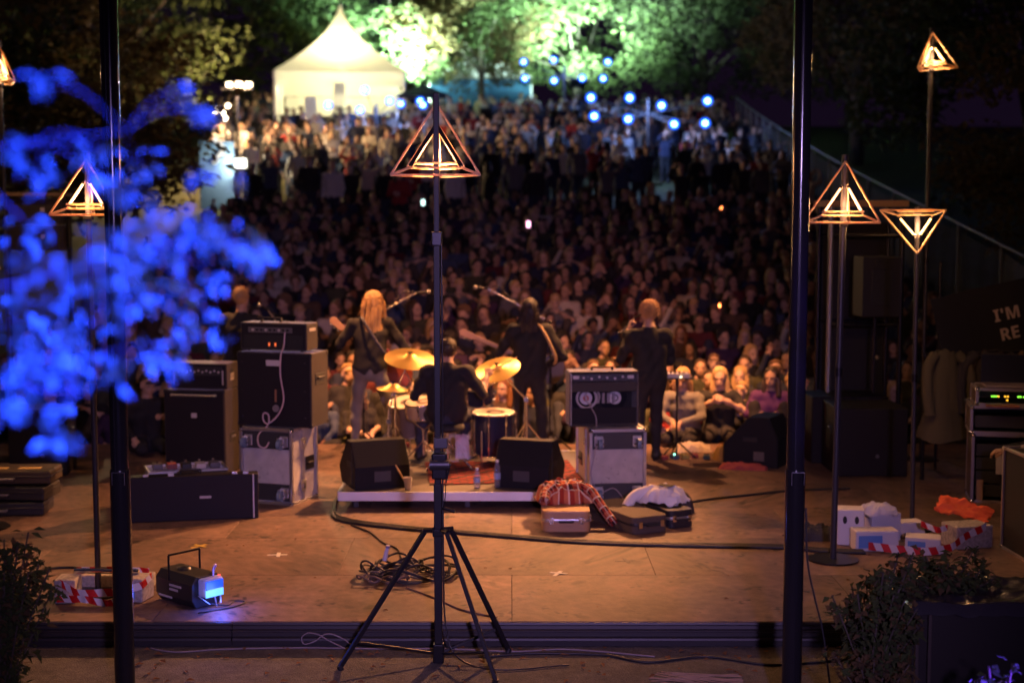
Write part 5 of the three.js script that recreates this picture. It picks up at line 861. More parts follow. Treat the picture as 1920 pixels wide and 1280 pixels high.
// ---------------------------------------------------------------- the audience
const tones = { skin: [['', [0.5, 0.31, 0.22]], ['', [0.4, 0.24, 0.165]], ['', [0.58, 0.38, 0.28]], ['', [0.2, 0.11, 0.07]]], hair: [['dark brown', [0.045, 0.026, 0.016]], ['black', [0.018, 0.014, 0.012]], ['blonde', [0.45, 0.29, 0.12]], ['auburn', [0.18, 0.07, 0.03]], ['light brown', [0.16, 0.09, 0.045]]],
  top: [['charcoal', [0.025, 0.024, 0.026]], ['navy', [0.02, 0.025, 0.055]], ['black', [0.012, 0.012, 0.013]], ['burgundy', [0.1, 0.018, 0.022]], ['olive', [0.055, 0.055, 0.03]], ['grey', [0.13, 0.125, 0.13]], ['cream', [0.5, 0.44, 0.36]], ['denim', [0.05, 0.07, 0.13]], ['brown', [0.09, 0.055, 0.035]], ['white', [0.62, 0.6, 0.58]], ['red', [0.3, 0.03, 0.03]], ['purple', [0.045, 0.02, 0.06]]] };
const matCache = new Map(); const toneMat = (kind, i, rough) => { const k = kind + i; if (!matCache.has(k)) matCache.set(k, std(...tones[kind][i][1], rough)); return matCache.get(k); };
const trousers = [std(0.03, 0.035, 0.06, 0.9), std(0.02, 0.02, 0.022, 0.9), std(0.07, 0.06, 0.05, 0.9)];
const crowdCell = { cell: 0.024, headCell: 0.0095, handCell: 0.0095 };
const seatedKinds = [
  [sitPose({ lean: 0.2 }), { hair: 'short', yaw: 0.1 }], [sitPose({ kind: 'cross', lean: 0.08, headX: 0.02 }), { hair: 'long', yaw: -0.25 }], [sitPose({ lean: -0.1, kneeX: 0.2, elL: [0.3, 0.3, -0.2], wrL: [0.3, 0.07, -0.25], elR: [-0.28, 0.35, 0.1], wrR: [-0.16, 0.46, 0.34] }), { hair: 'curly', yaw: 0.2, roll: 0.1 }],
  [sitPose({ kind: 'kneel', lean: 0.12, elL: [0.24, 0.38, 0.16], wrL: [0.05, 0.34, 0.36], elR: [-0.24, 0.38, 0.16], wrR: [-0.05, 0.34, 0.36] }), { hair: 'long', yaw: 0.15, pitch: 0.1 }], [sitPose({ kind: 'cross', lean: 0.25, elL: [0.27, 0.34, 0.22], wrL: [0.1, 0.6, 0.36], elR: [-0.27, 0.34, 0.2], wrR: [-0.14, 0.28, 0.36] }), { hair: 'short', yaw: -0.1, pitch: -0.1 }], [sitPose({ lean: 0.15, x: 0.05, headX: 0.03 }), { hair: 'bun', yaw: -0.45, roll: -0.12 }],
  [sitPose({ kind: 'kneel', lean: 0.05, elL: [0.27, 0.45, 0.2], wrL: [0.1, 0.74, 0.28], elR: [-0.27, 0.45, 0.2], wrR: [-0.08, 0.72, 0.3], palmL: [-0.6, 0, -1], palmR: [0.6, 0, -1] }), { hair: 'long', yaw: 0.05 }], [sitPose({ kind: 'cross', lean: -0.05, elL: [0.28, 0.32, -0.05], wrL: [0.28, 0.1, 0.1], elR: [-0.28, 0.32, -0.05], wrR: [-0.28, 0.1, 0.1] }), { hair: 'hat', yaw: 0.3 }],
  [sitPose({ lean: 0.3, x: -0.06, headX: -0.04 }), { hair: 'long', yaw: 0.6, roll: 0.15 }], [sitPose({ kind: 'kneel', lean: -0.02, elL: [0.26, 0.4, 0.1], wrL: [0.14, 0.3, 0.3], elR: [-0.33, 0.62, 0.12], wrR: [-0.2, 0.92, 0.2], palmR: [0, 0, 1] }), { hair: 'short', yaw: -0.2, pitch: -0.12 }],
  [sitPose({ kind: 'cross', lean: 0.3, x: 0.04 }), { hair: 'curly', yaw: -0.6, pitch: 0.25 }], [sitPose({ lean: 0.0, kneeX: 0.24, elL: [0.32, 0.5, 0.2], wrL: [0.16, 0.62, 0.34], elR: [-0.32, 0.5, 0.2], wrR: [-0.1, 0.6, 0.36] }), { hair: 'hat', yaw: 0.1, roll: -0.1 }],
].map(([j, o], i) => figure(j, { ...crowdCell, ...o, phase: i * 1.7, bulk: 0.96 + (i % 3) * 0.07, sleeve: i % 4 === 3 ? 0.5 : 1 }));
const standKinds = [
  [standPose({ h: 1.78 }), { hair: 'short' }], [standPose({ h: 1.68, elL: [0.27, 1.12, 0.06], wrL: [0.03, 1.16, 0.24], elR: [-0.27, 1.12, 0.06], wrR: [-0.05, 1.12, 0.24] }), { hair: 'long', yaw: 0.2 }], [standPose({ h: 1.72, spread: 0.15, elR: [-0.28, 1.12, 0.1], wrR: [-0.16, 1.3, 0.3] }), { hair: 'curly', yaw: -0.3 }], [standPose({ h: 1.84, shift: 0.04, twist: 0.2 }), { hair: 'hat', yaw: 0.5 }], [standPose({ h: 1.64, elL: [0.3, 1.5, 0.14], wrL: [0.16, 1.72, 0.3], elR: [-0.3, 1.5, 0.14], wrR: [-0.12, 1.72, 0.3] }), { hair: 'bun' }],
].map(([j, o], i) => figure(j, { ...crowdCell, cell: 0.03, headCell: 0.013, handCell: 0.014, ...o, phase: i * 2.3, bulk: 1 + (i % 2) * 0.08 }));
const seatedPal = [[0, 0, 0], [1, 1, 1], [0, 4, 2], [2, 2, 5], [1, 0, 3], [0, 3, 8], [3, 1, 7], [2, 2, 0], [0, 0, 4], [1, 4, 6], [0, 1, 11], [2, 4, 1]];
const standPal = [[0, 0, 1], [1, 1, 2], [2, 2, 9], [0, 4, 7], [1, 0, 5], [0, 3, 6], [2, 4, 0], [0, 1, 10]];
const hairWord = ['short', 'long', 'curly', 'long', 'short', 'tied-up', 'long', '', 'long', 'short', 'curly', ''];
const matsOf = ([s, h, t], k) => [toneMat('skin', s, 0.6), toneMat('top', t, 0.9), trousers[k % 3], toneMat('hair', h, 0.6), shoeMat, eyeMat];
const palMats = new Map(); const matsFor = (key, p, k) => { if (!palMats.has(key)) palMats.set(key, matsOf(p, k)); return palMats.get(key); };
const folk = [];
{ // seated people, close together without rows
  const grid = new Map(), cellOf = (x, z) => Math.floor(x / 0.6) + ':' + Math.floor(z / 0.6);
  for (let tries = 0; tries < 21000; tries++) {
    const d = 17.55 + 20.5 * rnd(), w = 0.385 * d, x = rr(-w, w), z = -d, gap = d < 19.5 ? 0.4 : 0.41 + 0.12 * (0.5 + 0.5 * pn(x * 0.7, z * 0.7, 8));
    if (x > 6.9 + 0.04 * (d - 19) || x < -7.2 || pn(x * 0.45 + 4, z * 0.45, 5) > 0.52 || rnd() < (d - 33) * 0.12) continue;
    let ok = true; const [gi, gj] = [Math.floor(x / 0.6), Math.floor(z / 0.6)];
    for (let a = -1; a <= 1 && ok; a++) for (let b = -1; b <= 1 && ok; b++) for (const q of grid.get((gi + a) + ':' + (gj + b)) ?? []) if (Math.hypot(q.x - x, (q.z - z) * 0.8) < gap) { ok = false; break; }
    if (!ok) continue;
    const kind = Math.floor(rnd() * seatedKinds.length), pal0 = (kind + 4 * Math.floor(rnd() * 3)) % 12, pal = d < 20 && [5, 6].includes(seatedPal[pal0][2]) ? (pal0 + 4) % 12 : pal0;
    const f = { x, y: lawnY(x, z), z, kind, pal, row: Math.floor((d - 17.5) / 0.8), turn: Math.atan2(-x * 0.5, -z) + rr(-0.5, 0.5), s: rr(0.84, 1.1) };
    const k = cellOf(x, z); if (!grid.has(k)) grid.set(k, []); grid.get(k).push(f); folk.push(f);
  }
}
for (let r = 0; r < 30; r++) { // standing people behind
  const d = 34.5 + r * 1.08, w = 0.35 * d, n = Math.floor(2 * w / 0.82);
  for (let i = 0; i < n; i++) {
    const x = -w + (i + 0.5) * 2 * w / n + rr(-0.28, 0.28), z = -(d + rr(-0.4, 0.4));
    const dens = 0.66 + 0.75 * pn(x * 0.33, z * 0.25, 3); if (rnd() > dens * Math.min(1, 0.25 + r * 0.12) || x > 7.0 + 0.045 * (d - 19) || x < -0.2 * d - 0.4 || (Math.hypot(x - 4.35, z + 46) < 0.8)) continue;
    if (Math.hypot(x + 7.25, z + 61) < 3.4) continue;
    const kind = Math.floor(rnd() * 5), pal = Math.floor(rnd() * 8); folk.push({ x, y: lawnY(x, z), z, kind, pal, stand: true, turn: rr(-0.6, 0.6) + (rnd() < 0.12 ? 2.5 : 0), s: rr(0.94, 1.05) });
  }
}
const marks = [[-5.5, 'the keyboard case'], [-3.0, 'the fair-haired keyboard player'], [-1.9, 'the tall amplifier stack'], [-1.0, 'the long-haired guitarist'], [-0.2, 'the drummer'], [0.55, 'the bassist'], [1.2, 'the combo amplifier'], [2.2, 'the curly-haired singer'], [3.4, 'the cabled roof pole'], [9, 'the speaker tower']];
const rowWord = ['front', 'second', 'third', 'fourth', 'fifth', 'sixth', 'seventh', 'eighth', 'ninth', 'tenth', 'eleventh', 'twelfth', 'thirteenth', 'fourteenth', 'fifteenth', 'sixteenth', 'seventeenth', 'eighteenth', 'nineteenth', 'twentieth', 'last', 'last', 'last', 'last', 'last', 'last'];
folk.sort((a, b) => b.z - a.z);
const inView = (f) => Math.abs(f.x) < -f.z * 0.372;
let made = 0; const rest = [];
for (const f of folk) {
  if (!f.stand && made < 296 && inView(f)) {
    made++;
    const p = seatedPal[f.pal], key = 's' + f.kind + '_' + f.pal, ang = f.x / -f.z * 15.5, place_ = marks.find((m) => ang < m[0])[1];
    const who = f.kind === 7 || f.kind === 11 ? 'in a hat' : 'with ' + hairWord[f.kind] + ' ' + tones.hair[p[1]][0] + ' hair';
    const m = one('person', `listener ${who}, ${tones.top[p[2]][0]} top, ${rowWord[f.row]} row beyond ${place_}`, 'person', seatedKinds[f.kind], matsFor(key, p, f.kind), [f.x, f.y, f.z], f.turn, 'seated audience on the slope');
    m.scale.setScalar(f.s); m.rotation.x = 0;
  } else rest.push(f);
}
{ // everyone farther up the slope
  const crowd = new THREE.Group(); crowd.name = 'crowd'; crowd.userData = { kind: 'stuff', label: 'dense dark crowd filling the slope up to the tents', category: 'crowd' }; scene.add(crowd);
  const bins = new Map(); for (const f of rest) { const k = (f.stand ? 't' : 's') + f.kind + '_' + f.pal; if (!bins.has(k)) bins.set(k, []); bins.get(k).push(f); }
  const M = new THREE.Matrix4(), q = new THREE.Quaternion();
  for (const [k, list] of bins) {
    const f0 = list[0], im = new THREE.InstancedMesh(f0.stand ? standKinds[f0.kind] : seatedKinds[f0.kind], matsFor(k, f0.stand ? standPal[f0.pal] : seatedPal[f0.pal], f0.kind), list.length);
    list.forEach((f, i) => im.setMatrixAt(i, M.compose(V(f.x, f.y, f.z), q.setFromEuler(new THREE.Euler(0, f.turn, 0)), V(f.s, f.s, f.s))));
    im.name = 'people'; im.castShadow = im.receiveShadow = true; im.userData.kind = 'stuff'; crowd.add(im);
  }
}
console.log('people', made, 'rest', rest.length);
// people close to the stage who stand out
const nearCell = { cell: 0.016, headCell: 0.0065, handCell: 0.0065 };
one('person', 'person in black crouching at the stage edge beside the bass cabinet', 'person', figure(sitPose({ kind: 'kneel', lean: 0.25, elL: [0.28, 0.38, 0.18], wrL: [0.12, 0.45, 0.36], elR: [-0.28, 0.36, 0.1], wrR: [-0.2, 0.2, 0.3] }), { ...nearCell, hair: 'hat', yaw: 0.3, pitch: 0.2 }), [skinA, blackCloth, charcoal, darkHair, shoeMat, eyeMat], [-4.25, 0.002, -16.3], 0.5);
one('person', 'blonde woman leaning on the stage edge with a phone by the singer', 'person', figure(sitPose({ kind: 'kneel', lean: 0.35, elL: [0.3, 0.42, 0.3], wrL: [0.07, 0.56, 0.48], elR: [-0.3, 0.4, 0.3], wrR: [-0.05, 0.55, 0.5], palmL: [-1, 0, -0.4], palmR: [1, 0, -0.4] }), { ...nearCell, hair: 'long', sleeve: 0.5, pitch: 0.15 }), [std(0.55, 0.36, 0.26, 0.55), blackCloth, charcoal, std(0.5, 0.34, 0.15, 0.55), shoeMat, eyeMat], [2.55, -0.02, -17.25], -0.2);
one('person', 'woman with dark bobbed hair and a violet top beside the roof pole', 'person', figure(sitPose({ lean: 0.1, kneeX: 0.18 }), { ...nearCell, hair: 'long', yaw: -0.2 }), [skinA, std(0.09, 0.025, 0.13, 0.85), charcoal, darkHair, shoeMat, eyeMat], [3.12, 0.0, -16.95], -0.25);
one('person', 'person in a red hooded top close behind the curly-haired singer', 'person', figure(sitPose({ kind: 'kneel', lean: 0.1 }), { ...nearCell, hair: 'short', yaw: 0.3 }), [skinA, std(0.35, 0.035, 0.04, 0.85), charcoal, darkHair, shoeMat, eyeMat], [2.02, -0.12, -17.35], -0.1);
one('person', 'person in a grey knit coat kneeling at the stage edge by the singer', 'person', figure(sitPose({ kind: 'kneel', lean: 0.3, elL: [0.26, 0.36, 0.24], wrL: [0.04, 0.3, 0.42], elR: [-0.26, 0.36, 0.24], wrR: [-0.04, 0.3, 0.44] }), { ...nearCell, hair: 'long', pitch: 0.35 }), [skinA, std(0.17, 0.16, 0.15, 0.95), charcoal, std(0.42, 0.25, 0.1, 0.6), shoeMat, eyeMat], [2.1, 0.0, -16.95], -0.4);
for (const [n, l, x, y, z, c] of [['phone', 'glowing phone screen held up in the dark crowd by the stand mast', -2.22, 3.02, -35.6, [0.55, 0.85, 0.8]], ['phone', 'pinkish lit phone screen in the middle of the crowd', 0.35, 2.52, -30.5, [1, 0.45, 0.7]]]) {
  const t = thing(n, l, 'phone', [x, y, z], 0, 'lit phones in the crowd'); mesh('case', box(0.08, 0.15, 0.009, 0, 0, -0.006), plastic, t); mesh('screen', box(0.07, 0.13, 0.003, 0, 0, 0.001, 0.001), glow(...c, 5), t);
}
for (const [l, x, y, z] of [['orange flame of a lighter held beside the singer, mid crowd', 3.22, 1.31, -22.0], ['orange lighter flame high in the crowd', 4.87, 2.86, -33.2]]) { const t = thing('lighter', l, 'lighter', [x, y, z], 0, 'lighters held in the crowd'); mesh('case', box(0.025, 0.07, 0.014, 0, -0.05, 0), std(0.4, 0.1, 0.08, 0.4), t); mesh('flame', lathe([[0, -0.015], [0.016, 0.006], [0.014, 0.025], [0, 0.06]], 10), glow(1, 0.22, 0.05, 14), t); }
// ---------------------------------------------------------------- loudspeakers, racks and people at the sides of the stage
{
  const t = thing('speaker_tower', 'tall black scaffold tower with a wooden board on top', 'tower', [3.97, 0, -16.25]);
  for (const [x, z] of [[-0.4, 0.3], [0.4, 0.3], [-0.4, -0.3], [0.4, -0.3]]) mesh('upright', rod([x, 0, z], [x, 2.83, z], 0.03), x < 0 && z > 0 ? std(0.3, 0.29, 0.28, 0.4, 0.6) : blackMetal, t);
  mesh('top_board', box(0.92, 0.07, 0.66, 0, 2.86, 0, 0.004), std(0.33, 0.2, 0.1, 0.75), t); for (const y of [0.5, 1.5, 2.5]) for (const z of [-0.3, 0.3]) mesh('crossbar', rod([-0.4, y, z], [0.4, y, z], 0.02), blackMetal, t);
  mesh('cover_cloth', box(0.76, 2.2, 0.02, 0, 1.55, -0.32), std(0.02, 0.02, 0.024, 0.95), t);
  const s = thing('loudspeaker', 'black loudspeaker on a pole in front of the scaffold tower', 'loudspeaker', [4.02, 1.62, -15.7], 0.15);
  const sh = new THREE.Shape([[-0.21, -0.16], [0.21, -0.16], [0.17, 0.19], [-0.17, 0.19]].map(([x, y]) => new THREE.Vector2(x, y)));
  mesh('cabinet', new THREE.ExtrudeGeometry(sh, { depth: 0.64, bevelEnabled: true, bevelSize: 0.01, bevelThickness: 0.01, bevelSegments: 2 }).rotateX(-Math.PI / 2).translate(0, 0.01, 0), matte(0.03, 0.028, 0.03, 0.6), s); mesh('rear_plate', box(0.24, 0.4, 0.01, 0, 0.32, 0.176), std(0.02, 0.02, 0.022, 0.5), s); mesh('handle', box(0.14, 0.04, 0.03, 0, 0.6, 0.17), rubber, s);
  const p = thing('speaker_pole', 'thin pole carrying the loudspeaker above the dark subwoofer', 'pole', [4.02, 0.76, -15.6]); mesh('pole', rod([0, 0, -0.1], [0, 0.86, -0.1], 0.018), blackMetal, p); mesh('knob', new THREE.SphereGeometry(0.025, 8, 6).translate(0.03, 0.4, -0.1), std(0.3, 0.25, 0.1, 0.4), p);
}
function sub_(label, pos, turn, w, h, d) { const t = thing('subwoofer', label, 'subwoofer', pos, turn, 'black bass boxes'); mesh('cabinet', box(w, h, d, 0, h / 2, 0, 0.012), tolexBlack, t); mesh('rear_panel', box(w - 0.02, h - 0.02, 0.01, 0, h / 2, d / 2 + 0.003, 0.003), tolexBlack, t); for (const s of [-1, 1]) { const hd = mesh('handle_dish', box(0.01, 0.1, 0.18, s * (w / 2 + 0.001), h * 0.65, 0), rubber, t); mesh('handle', rod([s * (w / 2 + 0.01), h * 0.66, -0.06], [s * (w / 2 + 0.01), h * 0.66, 0.06], 0.01), plastic, hd); } mesh('socket', cyl(0.02, 0.02, 0.01, 0, 0, 0, 12).rotateX(Math.PI / 2).translate(0.05, h * 0.3, d / 2 + 0.01), panelGrey, t); return t; }
sub_('black subwoofer with a worn top below the loudspeaker pole', [3.78, 0, -15.1], 0, 0.74, 0.72, 0.72);
sub_('second black subwoofer set back behind the first', [3.72, 0, -16.0 + 0.15], 0.05, 0.86, 0.74, 0.6);
sub_('black bass box at the picture edge under the blue leaves', [-5.02, 0, -15.05], 0.1, 0.6, 0.7, 0.5);
{ // left tower of hung cabinets
  const t = thing('speaker_tower', 'dark tower with two boxy loudspeakers behind the blue leaves', 'tower', [-5.55, 0, -16.7]);
  for (const s of [-1, 1]) mesh('upright', rod([s * 0.36, -0.3, 0], [s * 0.36, 2.95, 0], 0.03), blackMetal, t);
  for (const [y, k] of [[2.32, 0], [2.63, 1]]) { const c = mesh('loudspeaker', box(0.66, 0.29, 0.4, 0, y + 0.15, 0, 0.012), tolexLit, t); mesh('label_plate', box(0.05, 0.05, 0.004, 0.12, y + 0.16, 0.203), paleLabel, c); }
  mesh('top_board', box(0.8, 0.04, 0.5, 0, 2.97, 0), std(0.2, 0.13, 0.08, 0.8), t);
}
// equipment racks
function rack(label, pos, turn, w, h, d, open) {
  const t = thing('equipment_rack', label, 'rack', pos, turn, 'equipment racks by the stage side'), pk = std(0.4, 0.35, 0.38, 0.4, 0.7);
  for (const s of [-1, 1]) mesh('side_panel', box(0.02, h, d, s * (w / 2 - 0.01), h / 2, 0, 0.003), std(0.12, 0.08, 0.07, 0.7), t);
  mesh('top_panel', box(w, 0.02, d, 0, h - 0.01, 0, 0.003), std(0.16, 0.12, 0.11, 0.7), t); mesh('bottom_panel', box(w, 0.02, d, 0, 0.01, 0, 0.003), caseBlack, t); mesh('rear_door', box(w - 0.04, h - 0.06, 0.015, 0, h / 2, -d / 2 + 0.02), caseBlack, t);
  trimBox(t, w, h, d, 0.014, pk);
  for (let y = 0.05; y + 0.1 < h - 0.03; y += 0.13) mesh('unit', box(w - 0.08, 0.115, d * 0.6, 0, y + 0.06, d * 0.12, 0.004), open ? std(0.035, 0.033, 0.038, 0.45) : caseBlack, t);
  return t;
}
{
  const r1 = rack('upright rack with pale edges and a light panel beside the crew member', [4.72, 0, -13.6], -0.22, 0.56, 0.66, 0.5, false);
  mesh('pale_panel', box(0.24, 0.24, 0.006, 0.06, 0.4, 0.252), std(0.5, 0.45, 0.5, 0.6), r1); mesh('worn_panel', box(0.06, 0.2, 0.006, -0.2, 0.12, 0.252), std(0.35, 0.22, 0.14, 0.7), r1);
  const r2 = rack('rack case lying on the upright rack', [4.72, 0.665, -13.6], -0.22, 0.6, 0.26, 0.5, true);
  const r3 = rack('power amplifier rack with rows of green level lights', [4.76, 0.93, -13.62], -0.2, 0.58, 0.16, 0.46, true), gl = glow(0.25, 1, 0.05, 3.5), al = glow(1, 0.45, 0.03, 3.5);
  for (const [x, y, m] of [[-0.15, 0.09, gl], [-0.13, 0.09, gl], [-0.11, 0.09, gl], [-0.09, 0.09, al], [-0.03, 0.09, al], [-0.005, 0.09, al], [-0.01, 0.055, al], [0.09, 0.09, gl], [0.11, 0.09, gl], [0.14, 0.09, gl]]) mesh('level_light', box(0.013, 0.013, 0.006, x, y, 0.235, 0.002), m, r3);
  mesh('tray', box(0.3, 0.02, 0.1, -0.06, 0.008, 0.3), std(0.3, 0.12, 0.08, 0.6), r3);
  const lp = thing('laptop', 'open dark laptop screen on top of the amplifier rack', 'laptop', [4.78, 1.1, -13.65], -0.15); mesh('lid', box(0.46, 0.28, 0.012, 0, 0.15, -0.05), std(0.015, 0.017, 0.035, 0.3), lp); mesh('base', box(0.46, 0.018, 0.3, 0, 0.01, 0.1), std(0.4, 0.32, 0.32, 0.4, 0.4), lp);
  const f = thing('flight_case', 'dark flight case with pale edge cut by the picture border', 'flight case', [4.46, 0, -11.3], 0.05); mesh('shell', box(0.78, 0.82, 0.56, 0, 0.42, 0, 0.004), matte(0.03, 0.026, 0.026, 0.6), f); trimBox(f, 0.8, 0.84, 0.58, 0.013, std(0.45, 0.4, 0.42, 0.4, 0.8)); for (const y of [0.3, 0.6]) mesh('latch', box(0.05, 0.1, 0.012, -0.3, y, 0.292), alu, f);
  one('jacket', 'pale grey jacket folded on the dark flight case at the border', 'jacket', clothHeap(0.62, 0.5, 0.16, 2, 0.06), std(0.28, 0.25, 0.26, 0.9, 0, { side: THREE.DoubleSide }), [4.46, 0.86, -11.35], 0.3);
  one('person', 'crew member in a dark jacket reaching over the rack, mostly out of the picture', 'person', figure(sitPose({ lean: 0.3, kind: 'kneel', elL: [0.32, 0.4, 0.3], wrL: [0.26, 0.36, 0.54], elR: [-0.3, 0.34, 0.2], wrR: [-0.2, 0.3, 0.44] }), { ...nearCell, hair: 'short', bulk: 1.15 }), [skinA, std(0.02, 0.022, 0.035, 0.85), charcoal, darkHair, shoeMat, eyeMat], [5.0, 0.28, -12.75], -1.75);
  one('stool', 'low black stool under the crew member', 'stool', [box(0.5, 0.05, 0.42, 0, 0.26, 0, 0.01), rod([-0.2, 0, -0.16], [-0.18, 0.24, -0.14], 0.02), rod([0.2, 0, -0.16], [0.18, 0.24, -0.14], 0.02), rod([-0.2, 0, 0.16], [-0.18, 0.24, 0.14], 0.02), rod([0.2, 0, 0.16], [0.18, 0.24, 0.14], 0.02)], blackPaint, [5.02, 0.001, -12.78], 0);
  // coats slung over a rail
  const rail = thing('clothes_rail', 'rail behind the racks with coats slung over it', 'rail', [4.85, 0, -14.5], -0.1); mesh('rail', rod([-0.62, 1.3, 0], [0.75, 1.36, 0], 0.018), blackMetal, rail); for (const x of [-0.6, 0.7]) mesh('post', rod([x, 0, 0], [x, 1.33, 0], 0.02), blackMetal, rail);
  for (const [l, x, w, m, ry] of [['olive coat hanging beside the racks, sleeve down', 4.42, 0.42, std(0.1, 0.085, 0.05, 0.9, 0, { side: THREE.DoubleSide }), 0.3], ['dark jacket hanging behind the laptop', 4.9, 0.5, std(0.035, 0.03, 0.035, 0.9, 0, { side: THREE.DoubleSide }), -0.2], ['brown coat thrown over the end of the rail', 5.35, 0.44, std(0.13, 0.08, 0.04, 0.9, 0, { side: THREE.DoubleSide }), 0.1]]) {
    const g = new THREE.CylinderGeometry(0.07, 0.2, 0.9, 22, 10, true), p = g.attributes.position; for (let i = 0; i < p.count; i++) { const a = Math.atan2(p.getZ(i), p.getX(i)), y = p.getY(i), k = 1 + 0.09 * Math.sin(a * 4 + y * 2 + x * 7) * (0.5 - y) + 0.22 * pn(Math.cos(a) * 1.3 + x, y * 2.2, Math.sin(a) * 1.3); p.setXYZ(i, p.getX(i) * k * w * 3.2, y + 0.05 * pn(a, y * 3, 2), p.getZ(i) * k * 0.9); } g.computeVertexNormals();
    const t = thing('coat', l, 'coat', [x, 0.9, -14.44], ry, 'coats on the rail'); mesh('coat_body', g, m, t); for (const s of [-1, 1]) mesh('sleeve', cable([[s * w * 0.3, 0.42, 0.02], [s * w * 0.55, 0.3, 0.06], [s * w * 0.62, 0.05, 0.1], [s * w * 0.56, -0.18, 0.12]], 0.055, 16, 10), m, t);
  }
}
{ // dark banner with pale lettering
  const t = thing('banner', 'black cloth banner with pale tilted lettering above the coats', 'banner', [5.2, 1.62, -15.05], -0.12), g = new THREE.PlaneGeometry(1.35, 0.78, 24, 12), p = g.attributes.position;
  for (let i = 0; i < p.count; i++) p.setZ(i, 0.02 * Math.sin(p.getX(i) * 7) + 0.012 * Math.sin(p.getY(i) * 9 + p.getX(i) * 4)); g.computeVertexNormals(); g.rotateZ(0.24);
  mesh('cloth', g, std(0.012, 0.012, 0.02, 0.9, 0, { side: THREE.DoubleSide }), t); for (const s of [-1, 1]) mesh('pole', rod([s * 0.64, -1.62, -0.03], [s * 0.64, 0.62, -0.03], 0.015), blackMetal, t);
  const font = await new FontLoader().loadAsync('fonts/droid/droid_sans_bold.typeface.json'), lm = std(0.55, 0.44, 0.44, 0.9);
  for (const [s, x, y] of [["I'M N", -0.08, 0.0], ['RE', -0.06, -0.21]]) { const tg = new TextGeometry(s, { font, size: 0.13, depth: 0.006, curveSegments: 4, bevelEnabled: false }); tg.translate(x, y, 0.035).rotateZ(0.24); mesh('lettering', tg, lm, t); }
}
// stacked cases at the picture edge
for (const [l, y, x, z, r, m] of [['lowest flat instrument case of the stack at the border', 0.0, -4.72, -12.95, 0.1, std(0.02, 0.02, 0.028, 0.5)], ['middle flat case of the stack at the border, silver rim', 0.14, -4.68, -13.0, -0.06, std(0.03, 0.028, 0.03, 0.5)], ['topmost flat case of the stack at the border with yellow patches', 0.28, -4.66, -13.02, 0.05, std(0.05, 0.035, 0.025, 0.6)]]) {
  const t = thing('flat_case', l, 'instrument case', [x, y, z], r, 'stacked flat cases'); mesh('shell', box(0.86, 0.125, 0.42, 0, 0.065, 0, 0.02), m, t); mesh('rim', box(0.87, 0.014, 0.43, 0, 0.075, 0, 0.006), aluDark, t); mesh('handle', [rod([-0.1, 0.06, 0.25], [0.1, 0.06, 0.25], 0.011), rod([-0.1, 0.06, 0.2], [-0.1, 0.06, 0.25], 0.009), rod([0.1, 0.06, 0.2], [0.1, 0.06, 0.25], 0.009)], alu, t);
  if (y > 0.2) for (const q of [-0.1, 0.2]) mesh('patch', box(0.2, 0.004, 0.1, q, 0.129, 0.05), std(0.5, 0.34, 0.12, 0.8), t);
}
// dark wedge, yellow bag and clothes at the stage front
{
  const w = thing('floor_monitor', 'black floor monitor at the stage front beside the roof pole', 'stage monitor', [2.72, 0.001, -15.55], -0.5); const s = new THREE.Shape([[-0.3, 0], [0.3, 0], [0.3, 0.22], [0.02, 0.52], [-0.2, 0.52], [-0.3, 0.3]].map(([x, y]) => new THREE.Vector2(x, y))); mesh('cabinet', new THREE.ExtrudeGeometry(s, { depth: 0.5, bevelEnabled: true, bevelSize: 0.01, bevelThickness: 0.01, bevelSegments: 1 }).translate(0, 0.012, -0.25).rotateY(Math.PI), matte(0.013, 0.013, 0.017, 0.65), w); mesh('handle', box(0.16, 0.05, 0.02, 0, 0.3, 0.262), rubber, w); mesh('connector_plate', box(0.12, 0.1, 0.006, 0.1, 0.12, 0.263), panelGrey, w);
  one('shoulder_bag', 'ochre cloth bag on the floor beside the floor monitor', 'bag', clothHeap(0.34, 0.3, 0.17, 2, 0.05), std(0.5, 0.3, 0.06, 0.85, 0, { side: THREE.DoubleSide }), [2.42, 0.004, -15.75], 0.2);
  one('scarf', 'pale crumpled scarf at the stage front edge', 'scarf', clothHeap(0.5, 0.22, 0.09, 2.4, 0.04), std(0.5, 0.42, 0.32, 0.9, 0, { side: THREE.DoubleSide }), [2.1, 0.004, -16.35], 0.2);
  one('scarf', 'dull red cloth lying along the stage front edge', 'scarf', clothHeap(0.6, 0.24, 0.05, 2.4, 0.03), std(0.3, 0.06, 0.05, 0.9, 0, { side: THREE.DoubleSide }), [2.5, 0.004, -15.2], -0.2);
}
// ---------------------------------------------------------------- cables, blocks, fog machine
const cableMat = std(0.018, 0.017, 0.019, 0.55), cableGrey = std(0.22, 0.18, 0.19, 0.6);
const lay = (pts, y, r, wob = 0.02) => pts.map(([x, z], i) => [x + rr(-wob, wob), y + r, z + rr(-wob, wob) * 0.6]);
const multi = [[-1.68, -13.84], [-1.68, -13.2], [-1.54, -12.61], [-0.93, -12.24], [-0.27, -12.01], [0.45, -11.76], [1.07, -11.64], [1.72, -11.58], [2.24, -11.53], [2.53, -11.41], [2.86, -11.36]];
for (const [dz, l] of [[0, 'thick black cable sweeping across the stage behind the tripod stand'], [0.045, 'second black cable running along the thick stage cable'], [-0.04, 'third black cable on the far side of the thick stage cable']]) one('cable', l, 'cable', cable(lay(multi.map(([x, z]) => [x, z + dz]), 0, 0.013, 0.012), 0.013, 160, 6), cableMat);
one('cable', 'knotted thin cable from the stage cable to the black coil', 'cable', cable(lay([[-1.42, -12.39], [-1.2, -12.08], [-1.11, -11.72], [-0.96, -11.49], [-0.9, -11.1]], 0, 0.008, 0.03), 0.008, 60), cableMat);
